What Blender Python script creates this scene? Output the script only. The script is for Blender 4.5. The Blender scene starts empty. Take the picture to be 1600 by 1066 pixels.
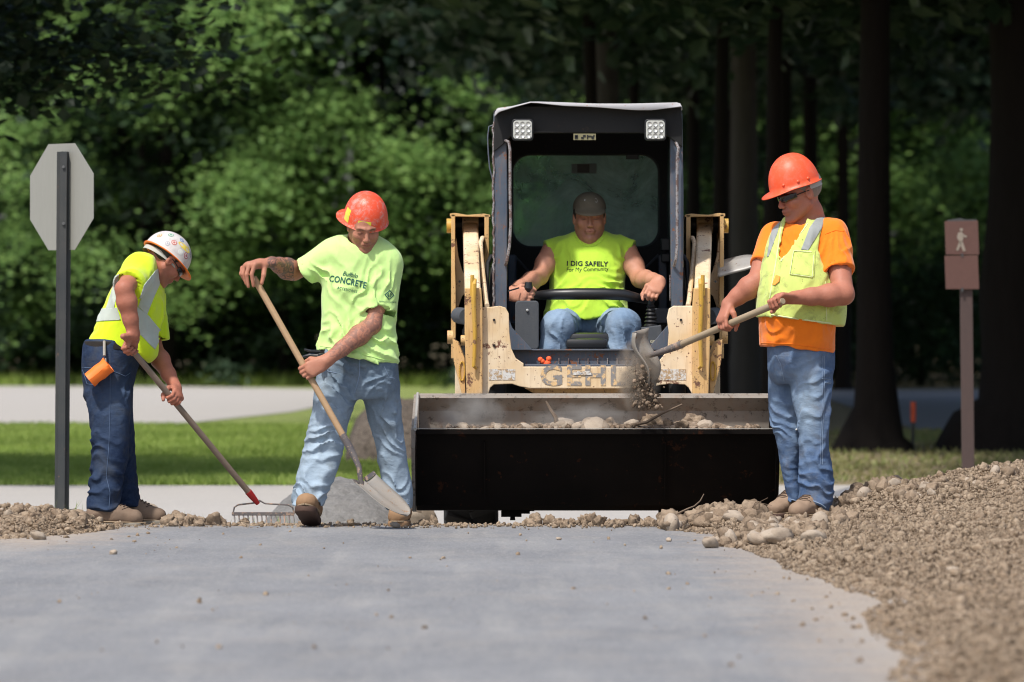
import bpy, bmesh, math, random
import numpy as np
from mathutils import Vector, Matrix, Quaternion
from mathutils.bvhtree import BVHTree
random.seed(7); np.random.seed(7)
SC = bpy.context.scene
COL = SC.collection
# ------------------------------------------------------------------ camera, sky, sun, exposure
H = 1.04                 # camera height above the asphalt
FPX = 8889.0             # 200 mm lens on a 1600 px wide picture
cam_d = bpy.data.cameras.new('camera'); cam = bpy.data.objects.new('camera', cam_d); COL.objects.link(cam)
cam.location = (0, 0, H); cam.rotation_euler = (math.radians(90) - math.atan(33.0/FPX), 0, 0)
cam_d.lens = 200; cam_d.sensor_width = 36; cam_d.clip_start = 0.5; cam_d.clip_end = 2000
cam_d.dof.use_dof = True; cam_d.dof.focus_distance = 28.85; cam_d.dof.aperture_fstop = 4.0
SC.camera = cam
SUN_EL, SUN_AZ = math.radians(58), math.radians(-148)   # azimuth from +Y towards +X: the sun stands left of and a little behind the camera
sun_dir = Vector((math.sin(SUN_AZ)*math.cos(SUN_EL), math.cos(SUN_AZ)*math.cos(SUN_EL), math.sin(SUN_EL)))
world = bpy.data.worlds.new('World'); SC.world = world; world.use_nodes = True
wn = world.node_tree; wn.nodes.clear()
wo = wn.nodes.new('ShaderNodeOutputWorld'); wb = wn.nodes.new('ShaderNodeBackground'); ws = wn.nodes.new('ShaderNodeTexSky')
ws.sky_type = 'NISHITA'; ws.sun_disc = False; ws.sun_elevation = SUN_EL; ws.sun_rotation = SUN_AZ
ws.air_density = 1.0; ws.dust_density = 3.0; ws.ozone_density = 1.0
wb.inputs[1].default_value = 0.13
wn.links.new(ws.outputs[0], wb.inputs[0]); wn.links.new(wb.outputs[0], wo.inputs[0])
sun_l = bpy.data.lights.new('sun', 'SUN'); sun_l.energy = 3.5; sun_l.angle = math.radians(2.5); sun_l.color = (1.0, 0.96, 0.9)
sun = bpy.data.objects.new('sun', sun_l); COL.objects.link(sun)
sun.rotation_euler = sun_dir.to_track_quat('Z', 'Y').to_euler()
SC.view_settings.view_transform = 'Standard'; SC.view_settings.look = 'None'
SC.view_settings.exposure = 0.22; SC.view_settings.gamma = 1.0; SC.view_settings.use_curve_mapping = False
SC.render.engine = 'CYCLES'
cy = SC.cycles
cy.use_denoising = True; cy.max_bounces = 6; cy.diffuse_bounces = 3; cy.glossy_bounces = 2; cy.transmission_bounces = 4
cy.transparent_max_bounces = 8; cy.volume_bounces = 0; cy.sample_clamp_indirect = 4; cy.caustics_reflective = False; cy.caustics_refractive = False
cy.volume_step_rate = 2.0; cy.filter_width = 1.1

# ------------------------------------------------------------------ helpers
def P(px, py, Y):
    """world point seen at pixel (px, py) of the photograph at distance Y"""
    return Vector(((px-800)/FPX*Y, Y, H-(py-500)/FPX*Y))
def tag(o, label=None, cat=None, group=None, kind=None):
    if label: o['label'] = label
    if cat: o['category'] = cat
    if group: o['group'] = group
    if kind: o['kind'] = kind
    return o
def empty(name, loc):
    o = bpy.data.objects.new(name, None); COL.objects.link(o); o.location = loc; o.empty_display_size = 0.1
    return o
def link(name, me, mat, parent=None):
    """vertices are in world coordinates; they are made local to the top-level thing"""
    o = bpy.data.objects.new(name, me); COL.objects.link(o)
    if mat is not None:
        for m in (mat if isinstance(mat, (list, tuple)) else [mat]): me.materials.append(m)
    if parent is not None:
        o.parent = parent
        p = parent; off = Vector((0, 0, 0))
        while p: off += p.location; p = p.parent
        me.transform(Matrix.Translation(-off))
    return o
def rebase(o, loc):
    o.data.transform(Matrix.Translation(-Vector(loc))); o.location = loc
    return o
def np_mesh(name, V, F, smooth=True):
    me = bpy.data.meshes.new(name)
    V = np.asarray(V, np.float32); F = np.asarray(F, np.int32); n = F.shape[1]
    me.vertices.add(len(V)); me.vertices.foreach_set('co', V.ravel())
    me.loops.add(F.size); me.loops.foreach_set('vertex_index', F.ravel())
    me.polygons.add(len(F)); me.polygons.foreach_set('loop_start', np.arange(0, F.size, n, dtype=np.int32))
    me.polygons.foreach_set('use_smooth', np.full(len(F), smooth, bool))
    me.update(calc_edges=True)
    return me
def add_attr(me, name, vals):
    a = me.attributes.new(name, 'FLOAT', 'POINT'); a.data.foreach_set('value', np.asarray(vals, np.float32))

class BM:
    """collects simple solids; build() links them as one mesh object"""
    def __init__(s): s.bm = bmesh.new()
    def _bev(s, vs, b, seg=2):
        if b:
            es = list({e for v in vs for e in v.link_edges})
            bmesh.ops.bevel(s.bm, geom=es, offset=b, segments=seg, profile=0.5, affect='EDGES')
    def box(s, c, size, rot=None, bevel=0.0):
        r = bmesh.ops.create_cube(s.bm, size=1.0); vs = r['verts']
        M = Matrix.Translation(Vector(c)) @ (rot.to_4x4() if rot else Matrix.Identity(4)) @ Matrix.Diagonal((*size, 1))
        bmesh.ops.transform(s.bm, matrix=M, verts=vs); s._bev(vs, bevel); return s
    def pxbox(s, x0, y0, x1, y1, Y0, depth, bevel=0.0):
        a = P(x0, y0, Y0); b = P(x1, y1, Y0)
        return s.box(((a.x+b.x)/2, Y0+depth/2, (a.z+b.z)/2), (abs(b.x-a.x), depth, abs(a.z-b.z)), bevel=bevel)
    def prism(s, pts, Y0, depth, bevel=0.0, px=True, dy=(0, 0)):
        """outline in the picture plane at distance Y0, extruded backwards"""
        q = [P(x, y, Y0) for x, y in pts] if px else [Vector((x, Y0, z)) for x, z in pts]
        a = [s.bm.verts.new(v) for v in q]; b = [s.bm.verts.new(v+Vector((0, depth, 0))) for v in q]
        n = len(q); fs = []
        fs.append(s.bm.faces.new(a)); fs.append(s.bm.faces.new(list(reversed(b))))
        for i in range(n): fs.append(s.bm.faces.new((a[i], b[i], b[(i+1) % n], a[(i+1) % n])))
        bmesh.ops.recalc_face_normals(s.bm, faces=fs)
        if bevel: bmesh.ops.bevel(s.bm, geom=list({e for v in a for e in v.link_edges if e.other_vert(v) in set(a)}), offset=bevel, segments=2, profile=0.5, affect='EDGES')
        return s
    def poly(s, pts, thick):
        """flat polygon from 3-D points, given thickness along its normal"""
        q = [Vector(p) for p in pts]; n = Vector((0, 0, 0))
        for i in range(len(q)): n += (q[i]-q[0]).cross(q[(i+1) % len(q)]-q[0])
        n.normalize()
        a = [s.bm.verts.new(v) for v in q]; b = [s.bm.verts.new(v-n*thick) for v in q]
        fs = [s.bm.faces.new(a), s.bm.faces.new(list(reversed(b)))]
        for i in range(len(q)): fs.append(s.bm.faces.new((a[i], b[i], b[(i+1) % len(q)], a[(i+1) % len(q)])))
        bmesh.ops.recalc_face_normals(s.bm, faces=fs); return s
    def tube(s, pts, r, seg=10, caps=True, flat=None):
        pts = [Vector(p) for p in pts]; n = len(pts)
        rs = r if isinstance(r, (list, tuple)) else [r]*n
        rings = []; prev = None
        for i, p in enumerate(pts):
            t = (pts[min(i+1, n-1)]-pts[max(i-1, 0)]).normalized()
            if prev is None:
                u = t.orthogonal().normalized() if abs(t.z) > .9 else t.cross(Vector((0, 0, 1))).normalized()
            else: u = (prev - t*prev.dot(t)).normalized()
            prev = u; w = t.cross(u)
            fl = flat or (1, 1)
            rings.append([s.bm.verts.new(p+(u*math.cos(a)*fl[0]+w*math.sin(a)*fl[1])*rs[i]) for a in [2*math.pi*k/seg for k in range(seg)]])
        for i in range(n-1):
            for k in range(seg): s.bm.faces.new((rings[i][k], rings[i][(k+1) % seg], rings[i+1][(k+1) % seg], rings[i+1][k]))
        if caps: s.bm.faces.new(list(reversed(rings[0]))); s.bm.faces.new(rings[-1])
        return s
    def grid(s, rows):
        """quad sheet from rows of points"""
        R = [[s.bm.verts.new(p) for p in r] for r in rows]
        for i in range(len(R)-1):
            for j in range(len(R[i])-1): s.bm.faces.new((R[i][j], R[i][j+1], R[i+1][j+1], R[i+1][j]))
        return s
    def build(s, name, mat, parent=None, smooth=False, sharp=35):
        bmesh.ops.recalc_face_normals(s.bm, faces=s.bm.faces)
        for f in s.bm.faces: f.smooth = smooth
        me = bpy.data.meshes.new(name); s.bm.to_mesh(me); s.bm.free()
        if smooth:
            try: me.set_sharp_from_angle(angle=math.radians(sharp))
            except Exception: pass
        return link(name, me, mat, parent)

# ---- lattice noise
_T = np.random.RandomState(3).rand(64, 64, 64).astype(np.float32)
def vnoise(Q):
    Q = np.asarray(Q, np.float32); i = np.floor(Q).astype(np.int32); f = Q-i; f = f*f*(3-2*f)
    x0, y0, z0 = (i[:, 0] & 63), (i[:, 1] & 63), (i[:, 2] & 63); x1, y1, z1 = (x0+1) & 63, (y0+1) & 63, (z0+1) & 63
    fx, fy, fz = f[:, 0], f[:, 1], f[:, 2]
    a = _T[x0, y0, z0]*(1-fx)+_T[x1, y0, z0]*fx; b = _T[x0, y1, z0]*(1-fx)+_T[x1, y1, z0]*fx
    c = _T[x0, y0, z1]*(1-fx)+_T[x1, y0, z1]*fx; d = _T[x0, y1, z1]*(1-fx)+_T[x1, y1, z1]*fx
    return (a*(1-fy)+b*fy)*(1-fz)+(c*(1-fy)+d*fy)*fz
def fbm(Q, o=3):
    s = 0; a = .5
    for k in range(o): s = s+a*vnoise(Q*(2**k)+17.3*k); a *= .5
    return s/(1-.5**o)

# ---- implicit solids on a grid, turned into a mesh by surface nets
BIG = 0.08
class Vol:
    def __init__(s, lo, hi, h):
        s.h = h; s.lo = np.array(lo, np.float32); n = np.ceil((np.array(hi)-s.lo)/h).astype(int)+1
        s.ax = [(s.lo[k]+h*np.arange(n[k])).astype(np.float32) for k in range(3)]
        s.d = np.full(n, BIG, np.float32)
    def copy(s, h=None):
        o = Vol.__new__(Vol); o.h = s.h; o.lo = s.lo; o.ax = s.ax; o.d = s.d.copy(); return o
    def reg(s, lo, hi):
        sl = []; 
        for k in range(3):
            a = int(max(0, math.floor((lo[k]-s.lo[k])/s.h))); b = int(min(len(s.ax[k]), math.ceil((hi[k]-s.lo[k])/s.h)+1))
            if b <= a: return None
            sl.append(slice(a, b))
        sl = tuple(sl)
        return sl, s.ax[0][sl[0]][:, None, None], s.ax[1][sl[1]][None, :, None], s.ax[2][sl[2]][None, None, :]
    def comb(s, sl, v, k, op):
        c = s.d[sl]
        if op == 'u':
            if k > 0: hh = np.maximum(k-np.abs(c-v), 0)/k; s.d[sl] = np.minimum(c, v)-hh*hh*k*.25
            else: s.d[sl] = np.minimum(c, v)
        else:                                   # subtract
            v = -v
            if k > 0: hh = np.maximum(k-np.abs(c-v), 0)/k; s.d[sl] = np.maximum(c, v)+hh*hh*k*.25
            else: s.d[sl] = np.maximum(c, v)
    def cap(s, a, b, ra, rb=None, k=.01, op='u', n=None, sq=1.0):
        """tapered capsule a-b; n, sq: squash along direction n"""
        rb = ra if rb is None else rb; a = np.array(a, np.float32); b = np.array(b, np.float32)
        m = max(ra, rb)*max(1, sq)+k+.02
        r = s.reg(np.minimum(a, b)-m, np.maximum(a, b)+m)
        if r is None: return s
        sl, X, Y, Z = r; ab = b-a; L = float(ab@ab)+1e-9
        px, py, pz = X-a[0], Y-a[1], Z-a[2]
        t = np.clip((px*ab[0]+py*ab[1]+pz*ab[2])/L, 0, 1)
        px = px-t*ab[0]; py = py-t*ab[1]; pz = pz-t*ab[2]
        if n is not None:
            n = np.array(n, np.float32); n = n/np.linalg.norm(n); w = (px*n[0]+py*n[1]+pz*n[2])*(1/sq-1)
            px = px+w*n[0]; py = py+w*n[1]; pz = pz+w*n[2]
            v = (np.sqrt(px*px+py*py+pz*pz)-(ra+t*(rb-ra)))*min(1, (1+sq)/2)
        else: v = np.sqrt(px*px+py*py+pz*pz)-(ra+t*(rb-ra))
        s.comb(sl, v, k, op); return s
    def chain(s, pts, rs, k=.01, op='u', n=None, sq=1.0):
        for i in range(len(pts)-1): s.cap(pts[i], pts[i+1], rs[i], rs[i+1], k, op, n, sq)
        return s
    def ell(s, c, r, R=None, k=.01, op='u'):
        """ellipsoid; R: 3 axis vectors (rows) for the radii r"""
        c = np.array(c, np.float32); r = np.array(r, np.float32); m = float(r.max())+k+.02
        g = s.reg(c-m, c+m)
        if g is None: return s
        sl, X, Y, Z = g; px, py, pz = X-c[0], Y-c[1], Z-c[2]
        if R is not None:
            R = np.array(R, np.float32)
            q = [px*R[i][0]+py*R[i][1]+pz*R[i][2] for i in range(3)]
        else: q = [px, py, pz]
        k0 = np.sqrt((q[0]/r[0])**2+(q[1]/r[1])**2+(q[2]/r[2])**2); k1 = np.sqrt((q[0]/r[0]**2)**2+(q[1]/r[1]**2)**2+(q[2]/r[2]**2)**2)+1e-6
        s.comb(sl, k0*(k0-1)/k1, k, op); return s
    def rbox(s, c, hsz, R=None, rad=.005, k=0, op='u'):
        c = np.array(c, np.float32); m = float(np.linalg.norm(hsz))+k+.02; g = s.reg(c-m, c+m)
        if g is None: return s
        sl, X, Y, Z = g; px, py, pz = X-c[0], Y-c[1], Z-c[2]; R = np.eye(3) if R is None else np.array(R)
        q = [np.abs(px*R[i][0]+py*R[i][1]+pz*R[i][2])-(hsz[i]-rad) for i in range(3)]
        out = np.sqrt(np.maximum(q[0], 0)**2+np.maximum(q[1], 0)**2+np.maximum(q[2], 0)**2); ins = np.minimum(np.maximum(np.maximum(q[0], q[1]), q[2]), 0)
        s.comb(sl, out+ins-rad, k, op); return s
    def plane(s, p, n, k=.0):
        """keep the side n points away from"""
        n = np.array(n, np.float32); n = n/np.linalg.norm(n)
        v = (s.ax[0][:, None, None]-p[0])*n[0]+(s.ax[1][None, :, None]-p[1])*n[1]+(s.ax[2][None, None, :]-p[2])*n[2]
        if k > 0: hh = np.maximum(k-np.abs(s.d-v), 0)/k; s.d = (np.maximum(s.d, v)+hh*hh*k*.25).astype(np.float32)
        else: s.d = np.maximum(s.d, v.astype(np.float32))
        return s
    def near(s, w=.035):
        m = np.abs(s.d) < w; i = np.nonzero(m)
        return i, np.stack([s.ax[0][i[0]], s.ax[1][i[1]], s.ax[2][i[2]]], 1)
    def displace(s, fn, w=.035):
        i, Q = s.near(w); s.d[i] -= fn(Q); return s
    def mesh(s, name):
        d = s.d; neg = d < 0
        nx, ny, nz = d.shape; c = np.zeros((nx-1, ny-1, nz-1), np.uint8)
        for a in (0, 1):
            for b in (0, 1):
                for e in (0, 1): c += neg[a:nx-1+a, b:ny-1+b, e:nz-1+e]
        act = (c > 0) & (c < 8); ci = np.nonzero(act); idx = np.full(c.shape, -1, np.int32); idx[ci] = np.arange(len(ci[0]))
        I, J, K = ci; acc = np.zeros((len(I), 3), np.float32); cnt = np.zeros(len(I), np.float32)
        co = {}
        for a in (0, 1):
            for b in (0, 1):
                for e in (0, 1): co[a, b, e] = d[I+a, J+b, K+e]
        for ax in range(3):
            for u in (0, 1):
                for v in (0, 1):
                    p0 = [0, 0, 0]; p0[(ax+1) % 3] = u; p0[(ax+2) % 3] = v; p1 = list(p0); p1[ax] = 1
                    d0, d1 = co[tuple(p0)], co[tuple(p1)]; m = (d0 < 0) != (d1 < 0)
                    t = np.where(m, d0/np.where(m, d0-d1, 1), 0)
                    for q in range(3): acc[:, q] += np.where(m, (t if q == ax else p0[q]), 0)
                    cnt += m
        V = acc/cnt[:, None]+np.stack([I, J, K], 1); V = V*s.h+s.lo
        F = []
        for ax in range(3):
            o1, o2 = (ax+1) % 3, (ax+2) % 3
            A = [slice(None)]*3; B = [slice(None)]*3; A[ax] = slice(0, -1); B[ax] = slice(1, None)
            for q in (o1, o2): A[q] = slice(1, -1); B[q] = slice(1, -1)
            n0, n1 = neg[tuple(A)], neg[tuple(B)]
            for flip, m in ((False, n0 & ~n1), (True, ~n0 & n1)):
                e = list(np.nonzero(m)); e[o1] = e[o1]+1; e[o2] = e[o2]+1
                def cell(a, b):
                    g = [e[0], e[1], e[2]]; g[o1] = g[o1]-a; g[o2] = g[o2]-b; return idx[g[0], g[1], g[2]]
                q = np.stack([cell(1, 1), cell(0, 1), cell(0, 0), cell(1, 0)], 1)
                F.append(q[:, ::-1] if flip else q)
        return np_mesh(name, V, np.concatenate(F))
def verts(me):
    a = np.empty(len(me.vertices)*3, np.float32); me.vertices.foreach_get('co', a); return a.reshape(-1, 3)
def drop_faces(me, keepfn):
    """remove faces whose vertices all fail keepfn"""
    V = verts(me); k = keepfn(V); bm = bmesh.new(); bm.from_mesh(me); bm.verts.ensure_lookup_table()
    bmesh.ops.delete(bm, geom=[v for v in bm.verts if not k[v.index]], context='VERTS'); bm.to_mesh(me); bm.free(); return me

# ------------------------------------------------------------------ materials
def sm(name, base, rough=.6, metal=0.0, spec=.5, **kw):
    m = bpy.data.materials.new(name); m.use_nodes = True; nt = m.node_tree; b = nt.nodes['Principled BSDF']
    b.inputs['Base Color'].default_value = (*base, 1); b.inputs['Roughness'].default_value = rough
    b.inputs['Metallic'].default_value = metal; b.inputs['Specular IOR Level'].default_value = spec
    for k, v in kw.items(): b.inputs[k.replace('_', ' ')].default_value = v
    return m
class MT:
    """small node-graph writer"""
    def __init__(s, name, rough=.6, metal=0.0, spec=.5):
        s.m = bpy.data.materials.new(name); s.m.use_nodes = True; s.nt = s.m.node_tree; s.b = s.nt.nodes['Principled BSDF']
        s.b.inputs['Roughness'].default_value = rough; s.b.inputs['Metallic'].default_value = metal; s.b.inputs['Specular IOR Level'].default_value = spec
        s.tc = s.nt.nodes.new('ShaderNodeTexCoord')
    def n(s, t, **kw):
        x = s.nt.nodes.new(t)
        for k, v in kw.items(): setattr(x, k, v)
        return x
    def l(s, a, b): s.nt.links.new(a, b)
    def coord(s, scale=(1, 1, 1), rot=(0, 0, 0)):
        mp = s.n('ShaderNodeMapping'); mp.inputs['Scale'].default_value = scale; mp.inputs['Rotation'].default_value = rot
        s.l(s.tc.outputs['Object'], mp.inputs[0]); return mp.outputs[0]
    def noise(s, sc, det=4, rough=.55, vec=None, dist=0.0):
        x = s.n('ShaderNodeTexNoise'); x.inputs['Scale'].default_value = sc; x.inputs['Detail'].default_value = det
        x.inputs['Roughness'].default_value = rough; x.inputs['Distortion'].default_value = dist
        s.l(vec if vec is not None else s.coord(), x.inputs['Vector']); return x.outputs['Fac']
    def vor(s, sc, feat='F1', vec=None, out='Distance'):
        x = s.n('ShaderNodeTexVoronoi', feature=feat); x.inputs['Scale'].default_value = sc
        s.l(vec if vec is not None else s.coord(), x.inputs['Vector']); return x.outputs[out]
    def wave(s, sc, vec=None, dist=0, axis='X'):
        x = s.n('ShaderNodeTexWave', bands_direction=axis); x.inputs['Scale'].default_value = sc; x.inputs['Distortion'].default_value = dist
        s.l(vec if vec is not None else s.coord(), x.inputs['Vector']); return x.outputs['Fac']
    def attr(s, name):
        x = s.n('ShaderNodeAttribute'); x.attribute_name = name; return x.outputs['Fac']
    def step(s, f, a, b):
        x = s.n('ShaderNodeMapRange'); x.inputs['From Min'].default_value = a; x.inputs['From Max'].default_value = b
        s.l(f, x.inputs['Value']); return x.outputs[0]
    def math(s, op, a, b=None):
        x = s.n('ShaderNodeMath', operation=op)
        for i, v in enumerate((a, b)):
            if v is None: continue
            if isinstance(v, (int, float)): x.inputs[i].default_value = v
            else: s.l(v, x.inputs[i])
        return x.outputs[0]
    def mix(s, f, a, b, mode='MIX'):
        x = s.n('ShaderNodeMix', data_type='RGBA', blend_type=mode)
        if isinstance(f, (int, float)): x.inputs[0].default_value = f
        else: s.l(f, x.inputs[0])
        for i, v in ((6, a), (7, b)):
            if isinstance(v, tuple): x.inputs[i].default_value = (*v, 1)
            else: s.l(v, x.inputs[i])
        return x.outputs[2]
    def color(s, c): s.l(c, s.b.inputs['Base Color']); return s
    def rough(s, f, lo, hi):
        x = s.n('ShaderNodeMapRange'); x.inputs['To Min'].default_value = lo; x.inputs['To Max'].default_value = hi
        s.l(f, x.inputs['Value']); s.l(x.outputs[0], s.b.inputs['Roughness']); return s
    def bump(s, f, strength=.4, dist=.01):
        x = s.n('ShaderNodeBump'); x.inputs['Strength'].default_value = strength; x.inputs['Distance'].default_value = dist
        prev = s.b.inputs['Normal'].links[0].from_socket if s.b.inputs['Normal'].links else None
        if prev: s.l(prev, x.inputs['Normal'])
        s.l(f, x.inputs['Height']); s.l(x.outputs[0], s.b.inputs['Normal']); return s

def cloth(name, base, dirt=(.3, .28, .12), dirt_amt=.0, weave=900, wr=.5, var=.06):
    t = MT(name, rough=.85, spec=.2); t.b.inputs['Sheen Weight'].default_value = .25
    c = t.mix(t.noise(9, 3), base, tuple(x*(1-var*2) for x in base))
    if dirt_amt: c = t.mix(t.math('MULTIPLY', t.step(t.noise(11, 6, .7, dist=.6), .54, .72), dirt_amt), c, dirt)
    if dirt_amt: c = t.mix(t.math('MULTIPLY', t.step(t.noise(60, 3, .7), .66, .74), dirt_amt), c, tuple(x*.3 for x in dirt))
    t.color(c)
    t.bump(t.noise(12, 3, .5, t.coord((1.6, 1, .8), (0, .5, 0))), wr*.9, .014); t.bump(t.noise(weave, 1), .15, .001)
    return t.m
def denim(name, dark, light, soil=(.2, .17, .13), soil_amt=.35):
    t = MT(name, rough=.9, spec=.15)
    f = t.attr('fade'); fz = t.math('ADD', f, t.math('MULTIPLY', t.math('SUBTRACT', t.noise(14, 5, .65, dist=.5), .5), .6))
    c = t.mix(t.step(fz, .05, .95), dark, light)
    c = t.mix(t.math('MULTIPLY', t.step(t.noise(45, 4, .7), .45, .75), .18), c, light)
    c = t.mix(t.math('MULTIPLY', t.step(t.noise(6, 5, .7, dist=.8), .5, .72), soil_amt), c, soil)
    sm_ = t.attr('seam'); c = t.mix(t.math('MULTIPLY', sm_, .6), c, (min(1, light[0]*1.5), min(1, light[1]*1.4), min(1, light[2]*1.2)))
    t.color(c)
    t.bump(t.noise(13, 4, .6, t.coord((.8, 1, 1.6))), .55, .014); t.bump(t.wave(260, t.coord(rot=(0, .8, .6))), .12, .001)
    return t.m
def paint_metal(name, base, chip=(.12, .09, .07), chip_lo=.6, rough=.5, dust=(.45, .38, .3), dust_amt=.25, chipsc=14, streak=.0, pale=None):
    t = MT(name, rough=rough)
    c = t.mix(t.noise(5, 4), base, tuple(x*.85 for x in base))
    if pale: c = t.mix(t.math('MULTIPLY', t.step(t.noise(4, 3, .6), .42, .62), .8), c, pale)
    c = t.mix(t.math('MULTIPLY', t.step(t.noise(3.2, 5, .7), .35, .75), dust_amt), c, dust)
    big = t.step(t.noise(chipsc, 8, .72), chip_lo, chip_lo+.03); small = t.step(t.noise(chipsc*6, 3, .6), chip_lo+.06, chip_lo+.09)
    ch = t.math('MAXIMUM', big, small)
    if streak: c = t.mix(t.math('MULTIPLY', t.step(t.noise(10, 4, .6, t.coord((9, 9, .8))), .52, .75), streak), c, (.32, .15, .05))
    c = t.mix(ch, c, t.mix(t.noise(30, 3), chip, (chip[0]*1.8, chip[1]*1.3, chip[2])))
    t.color(c); t.rough(ch, rough, .85); t.bump(t.math('MULTIPLY', ch, -1), .3, .002); t.bump(t.noise(40, 4), .08, .003)
    return t.m
M = {}
def leather(name, a, b):
    t = MT(name, rough=.8, spec=.25); t.color(t.mix(t.noise(18, 5, .7), a, b)); t.bump(t.noise(60, 5, .7), .4, .003); return t.m
def text_mesh(body, size, offset=0.0, xscale=1.0, spacing=1.0, shear=0.0):
    cu = bpy.data.curves.new('lettering', 'FONT'); cu.body = body; cu.size = size; cu.offset = offset; cu.align_x = 'CENTER'; cu.align_y = 'CENTER'; cu.space_character = spacing; cu.shear = shear; cu.resolution_u = 3
    o = bpy.data.objects.new('lettering', cu); COL.objects.link(o); dg = bpy.context.evaluated_depsgraph_get()
    me = bpy.data.meshes.new_from_object(o.evaluated_get(dg)); bpy.data.objects.remove(o); bpy.data.curves.remove(cu)
    bm = bmesh.new(); bm.from_mesh(me); bmesh.ops.triangulate(bm, faces=bm.faces); bmesh.ops.subdivide_edges(bm, edges=bm.edges, cuts=1)
    for v in bm.verts: v.co.x *= xscale
    bm.to_mesh(me); bm.free(); return me

# ------------------------------------------------------------------ ground, roads, soil, grass, trees
def sheet(name, fn, us, vs, mat, smooth=True):
    """surface grid; fn(U, V) -> x, y, z arrays"""
    U, Vv = np.meshgrid(us, vs, indexing='ij'); x, y, z = fn(U, Vv); V = np.stack([x, y, z], -1).reshape(-1, 3); n, m = U.shape
    i = np.arange(n*m).reshape(n, m); F = np.stack([i[:-1, :-1], i[1:, :-1], i[1:, 1:], i[:-1, 1:]], -1).reshape(-1, 4)
    me = np_mesh(name, V, F, smooth); return link(name, me, mat)
GZ = -.25                                                # level of the old ground just behind the new asphalt
def G(y): return float(np.interp(y, [28, 38, 45, 52, 62], [GZ, GZ, -.205, -.14, -.085]))
Gv = lambda y: np.interp(y, [28, 38, 45, 52, 62], [GZ, GZ, -.205, -.14, -.085])
def mat_asphalt():
    t = MT('new_asphalt', rough=.85, spec=.25)
    c = t.mix(t.step(t.noise(1.3, 7, .68, t.coord((1, .5, 1))), .3, .7), (.158, .164, .177), (.250, .254, .264))
    c = t.mix(t.math('MULTIPLY', t.step(t.noise(2.3, 6, .7, t.coord((1, .5, 1))), .5, .72), .4), c, (.33, .30, .265))
    c = t.mix(t.math('MULTIPLY', t.step(t.noise(11, 5, .75), .52, .75), .5), c, (.14, .145, .16))
    sx = t.n('ShaderNodeSeparateXYZ'); t.l(t.tc.outputs['Object'], sx.inputs[0]); ed = t.math('MAXIMUM', t.step(sx.outputs[0], .35, 1.25), t.math('MULTIPLY', t.step(sx.outputs[0], -1.35, -2.2), t.step(sx.outputs[1], 23.5, 27)))
    ed = t.math('MAXIMUM', ed, t.math('MULTIPLY', t.step(sx.outputs[1], 27.6, 28.7), .55))
    c = t.mix(t.math('MULTIPLY', t.step(t.math('ADD', t.math('MULTIPLY', ed, .62), t.math('MULTIPLY', t.noise(4, 6, .75), .7)), .62, .95), .85), c, (.38, .31, .245))
    v = t.vor(85); c = t.mix(t.math('MULTIPLY', t.step(v, .6, .25), .6), c, t.mix(t.vor(70, out='Color'), (.06, .06, .07), (.50, .485, .45)))
    c = t.mix(t.math('MULTIPLY', t.step(t.noise(1.6, 6, .65, t.coord((3.2, .22, 1), (0, 0, .05))), .50, .72), .35), c, (.37, .355, .33))
    t.color(c); t.bump(v, .5, .005); t.bump(t.noise(9, 4), .4, .02); return t.m
def mat_gravel():
    t = MT('pale_gravel', rough=.95, spec=.15); c = t.mix(t.noise(1.2, 5, .6), (.42, .40, .38), (.34, .325, .31)); c = t.mix(t.step(t.noise(30, 5, .7), .4, .7), c, (.46, .44, .41)); t.color(c); t.bump(t.noise(40, 4), .5, .01); return t.m
def mat_soil(name, a, b, c3, cs=45, bs=1.0, bn=1.0, dk=.75):
    t = MT(name, rough=.95, spec=.12); c = t.mix(t.step(t.noise(3, 6, .7), .35, .65), a, b); c = t.mix(t.math('MULTIPLY', t.step(t.noise(26, 6, .75), .5, .7), .7), c, c3)
    cell = t.n('ShaderNodeSeparateColor'); t.l(t.vor(cs, out='Color'), cell.inputs[0]); c = t.mix(t.math('MULTIPLY', cell.outputs[0], .6), c, tuple(min(1, x*1.12) for x in c3)); c = t.mix(t.math('MULTIPLY', t.step(cell.outputs[1], .55, .95), dk), c, tuple(x*.42 for x in b))
    t.color(c); t.bump(t.noise(38*bs, 6, .75), .9*bn, .02); t.bump(t.noise(130*bs, 4, .7), .5*bn, .005); return t.m
M['asphalt'] = mat_asphalt(); M['gravel'] = mat_gravel()
M['soil'] = mat_soil('dry_soil', (.37, .275, .19), (.24, .17, .113), (.48, .385, .285)); M['soil2'] = mat_soil('clod_soil', (.30, .215, .15), (.20, .14, .095), (.42, .33, .25))
M['stone'] = mat_soil('pale_stone', (.42, .36, .30), (.34, .28, .225), (.50, .45, .39)); M['stone_grey'] = mat_soil('grey_rubble', (.24, .235, .23), (.17, .165, .16), (.26, .255, .245), dk=.15)
M['clod'] = mat_soil('clod_surface', (.27, .20, .14), (.19, .135, .092), (.38, .30, .22), .8, .08, .5); M['pebble'] = mat_soil('pebble_surface', (.35, .28, .21), (.26, .20, .15), (.44, .38, .31), .6, .05, .3); M['turf'] = mat_soil('turf_ground', (.24, .31, .085), (.17, .24, .06), (.34, .37, .15)); M['litter'] = mat_soil('needle_litter', (.32, .25, .17), (.20, .20, .09), (.40, .31, .22)); M['bank'] = mat_soil('brown_bank', (.15, .12, .10), (.11, .09, .075), (.19, .16, .13))
M['root'] = sm('root_bark', (.16, .115, .08), .9)
def nz(x, y, s, o=3): 
    Q = np.stack([x.ravel()*s, y.ravel()*s, np.full(x.size, 4.2)], 1); return fbm(Q, o).reshape(x.shape)
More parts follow.
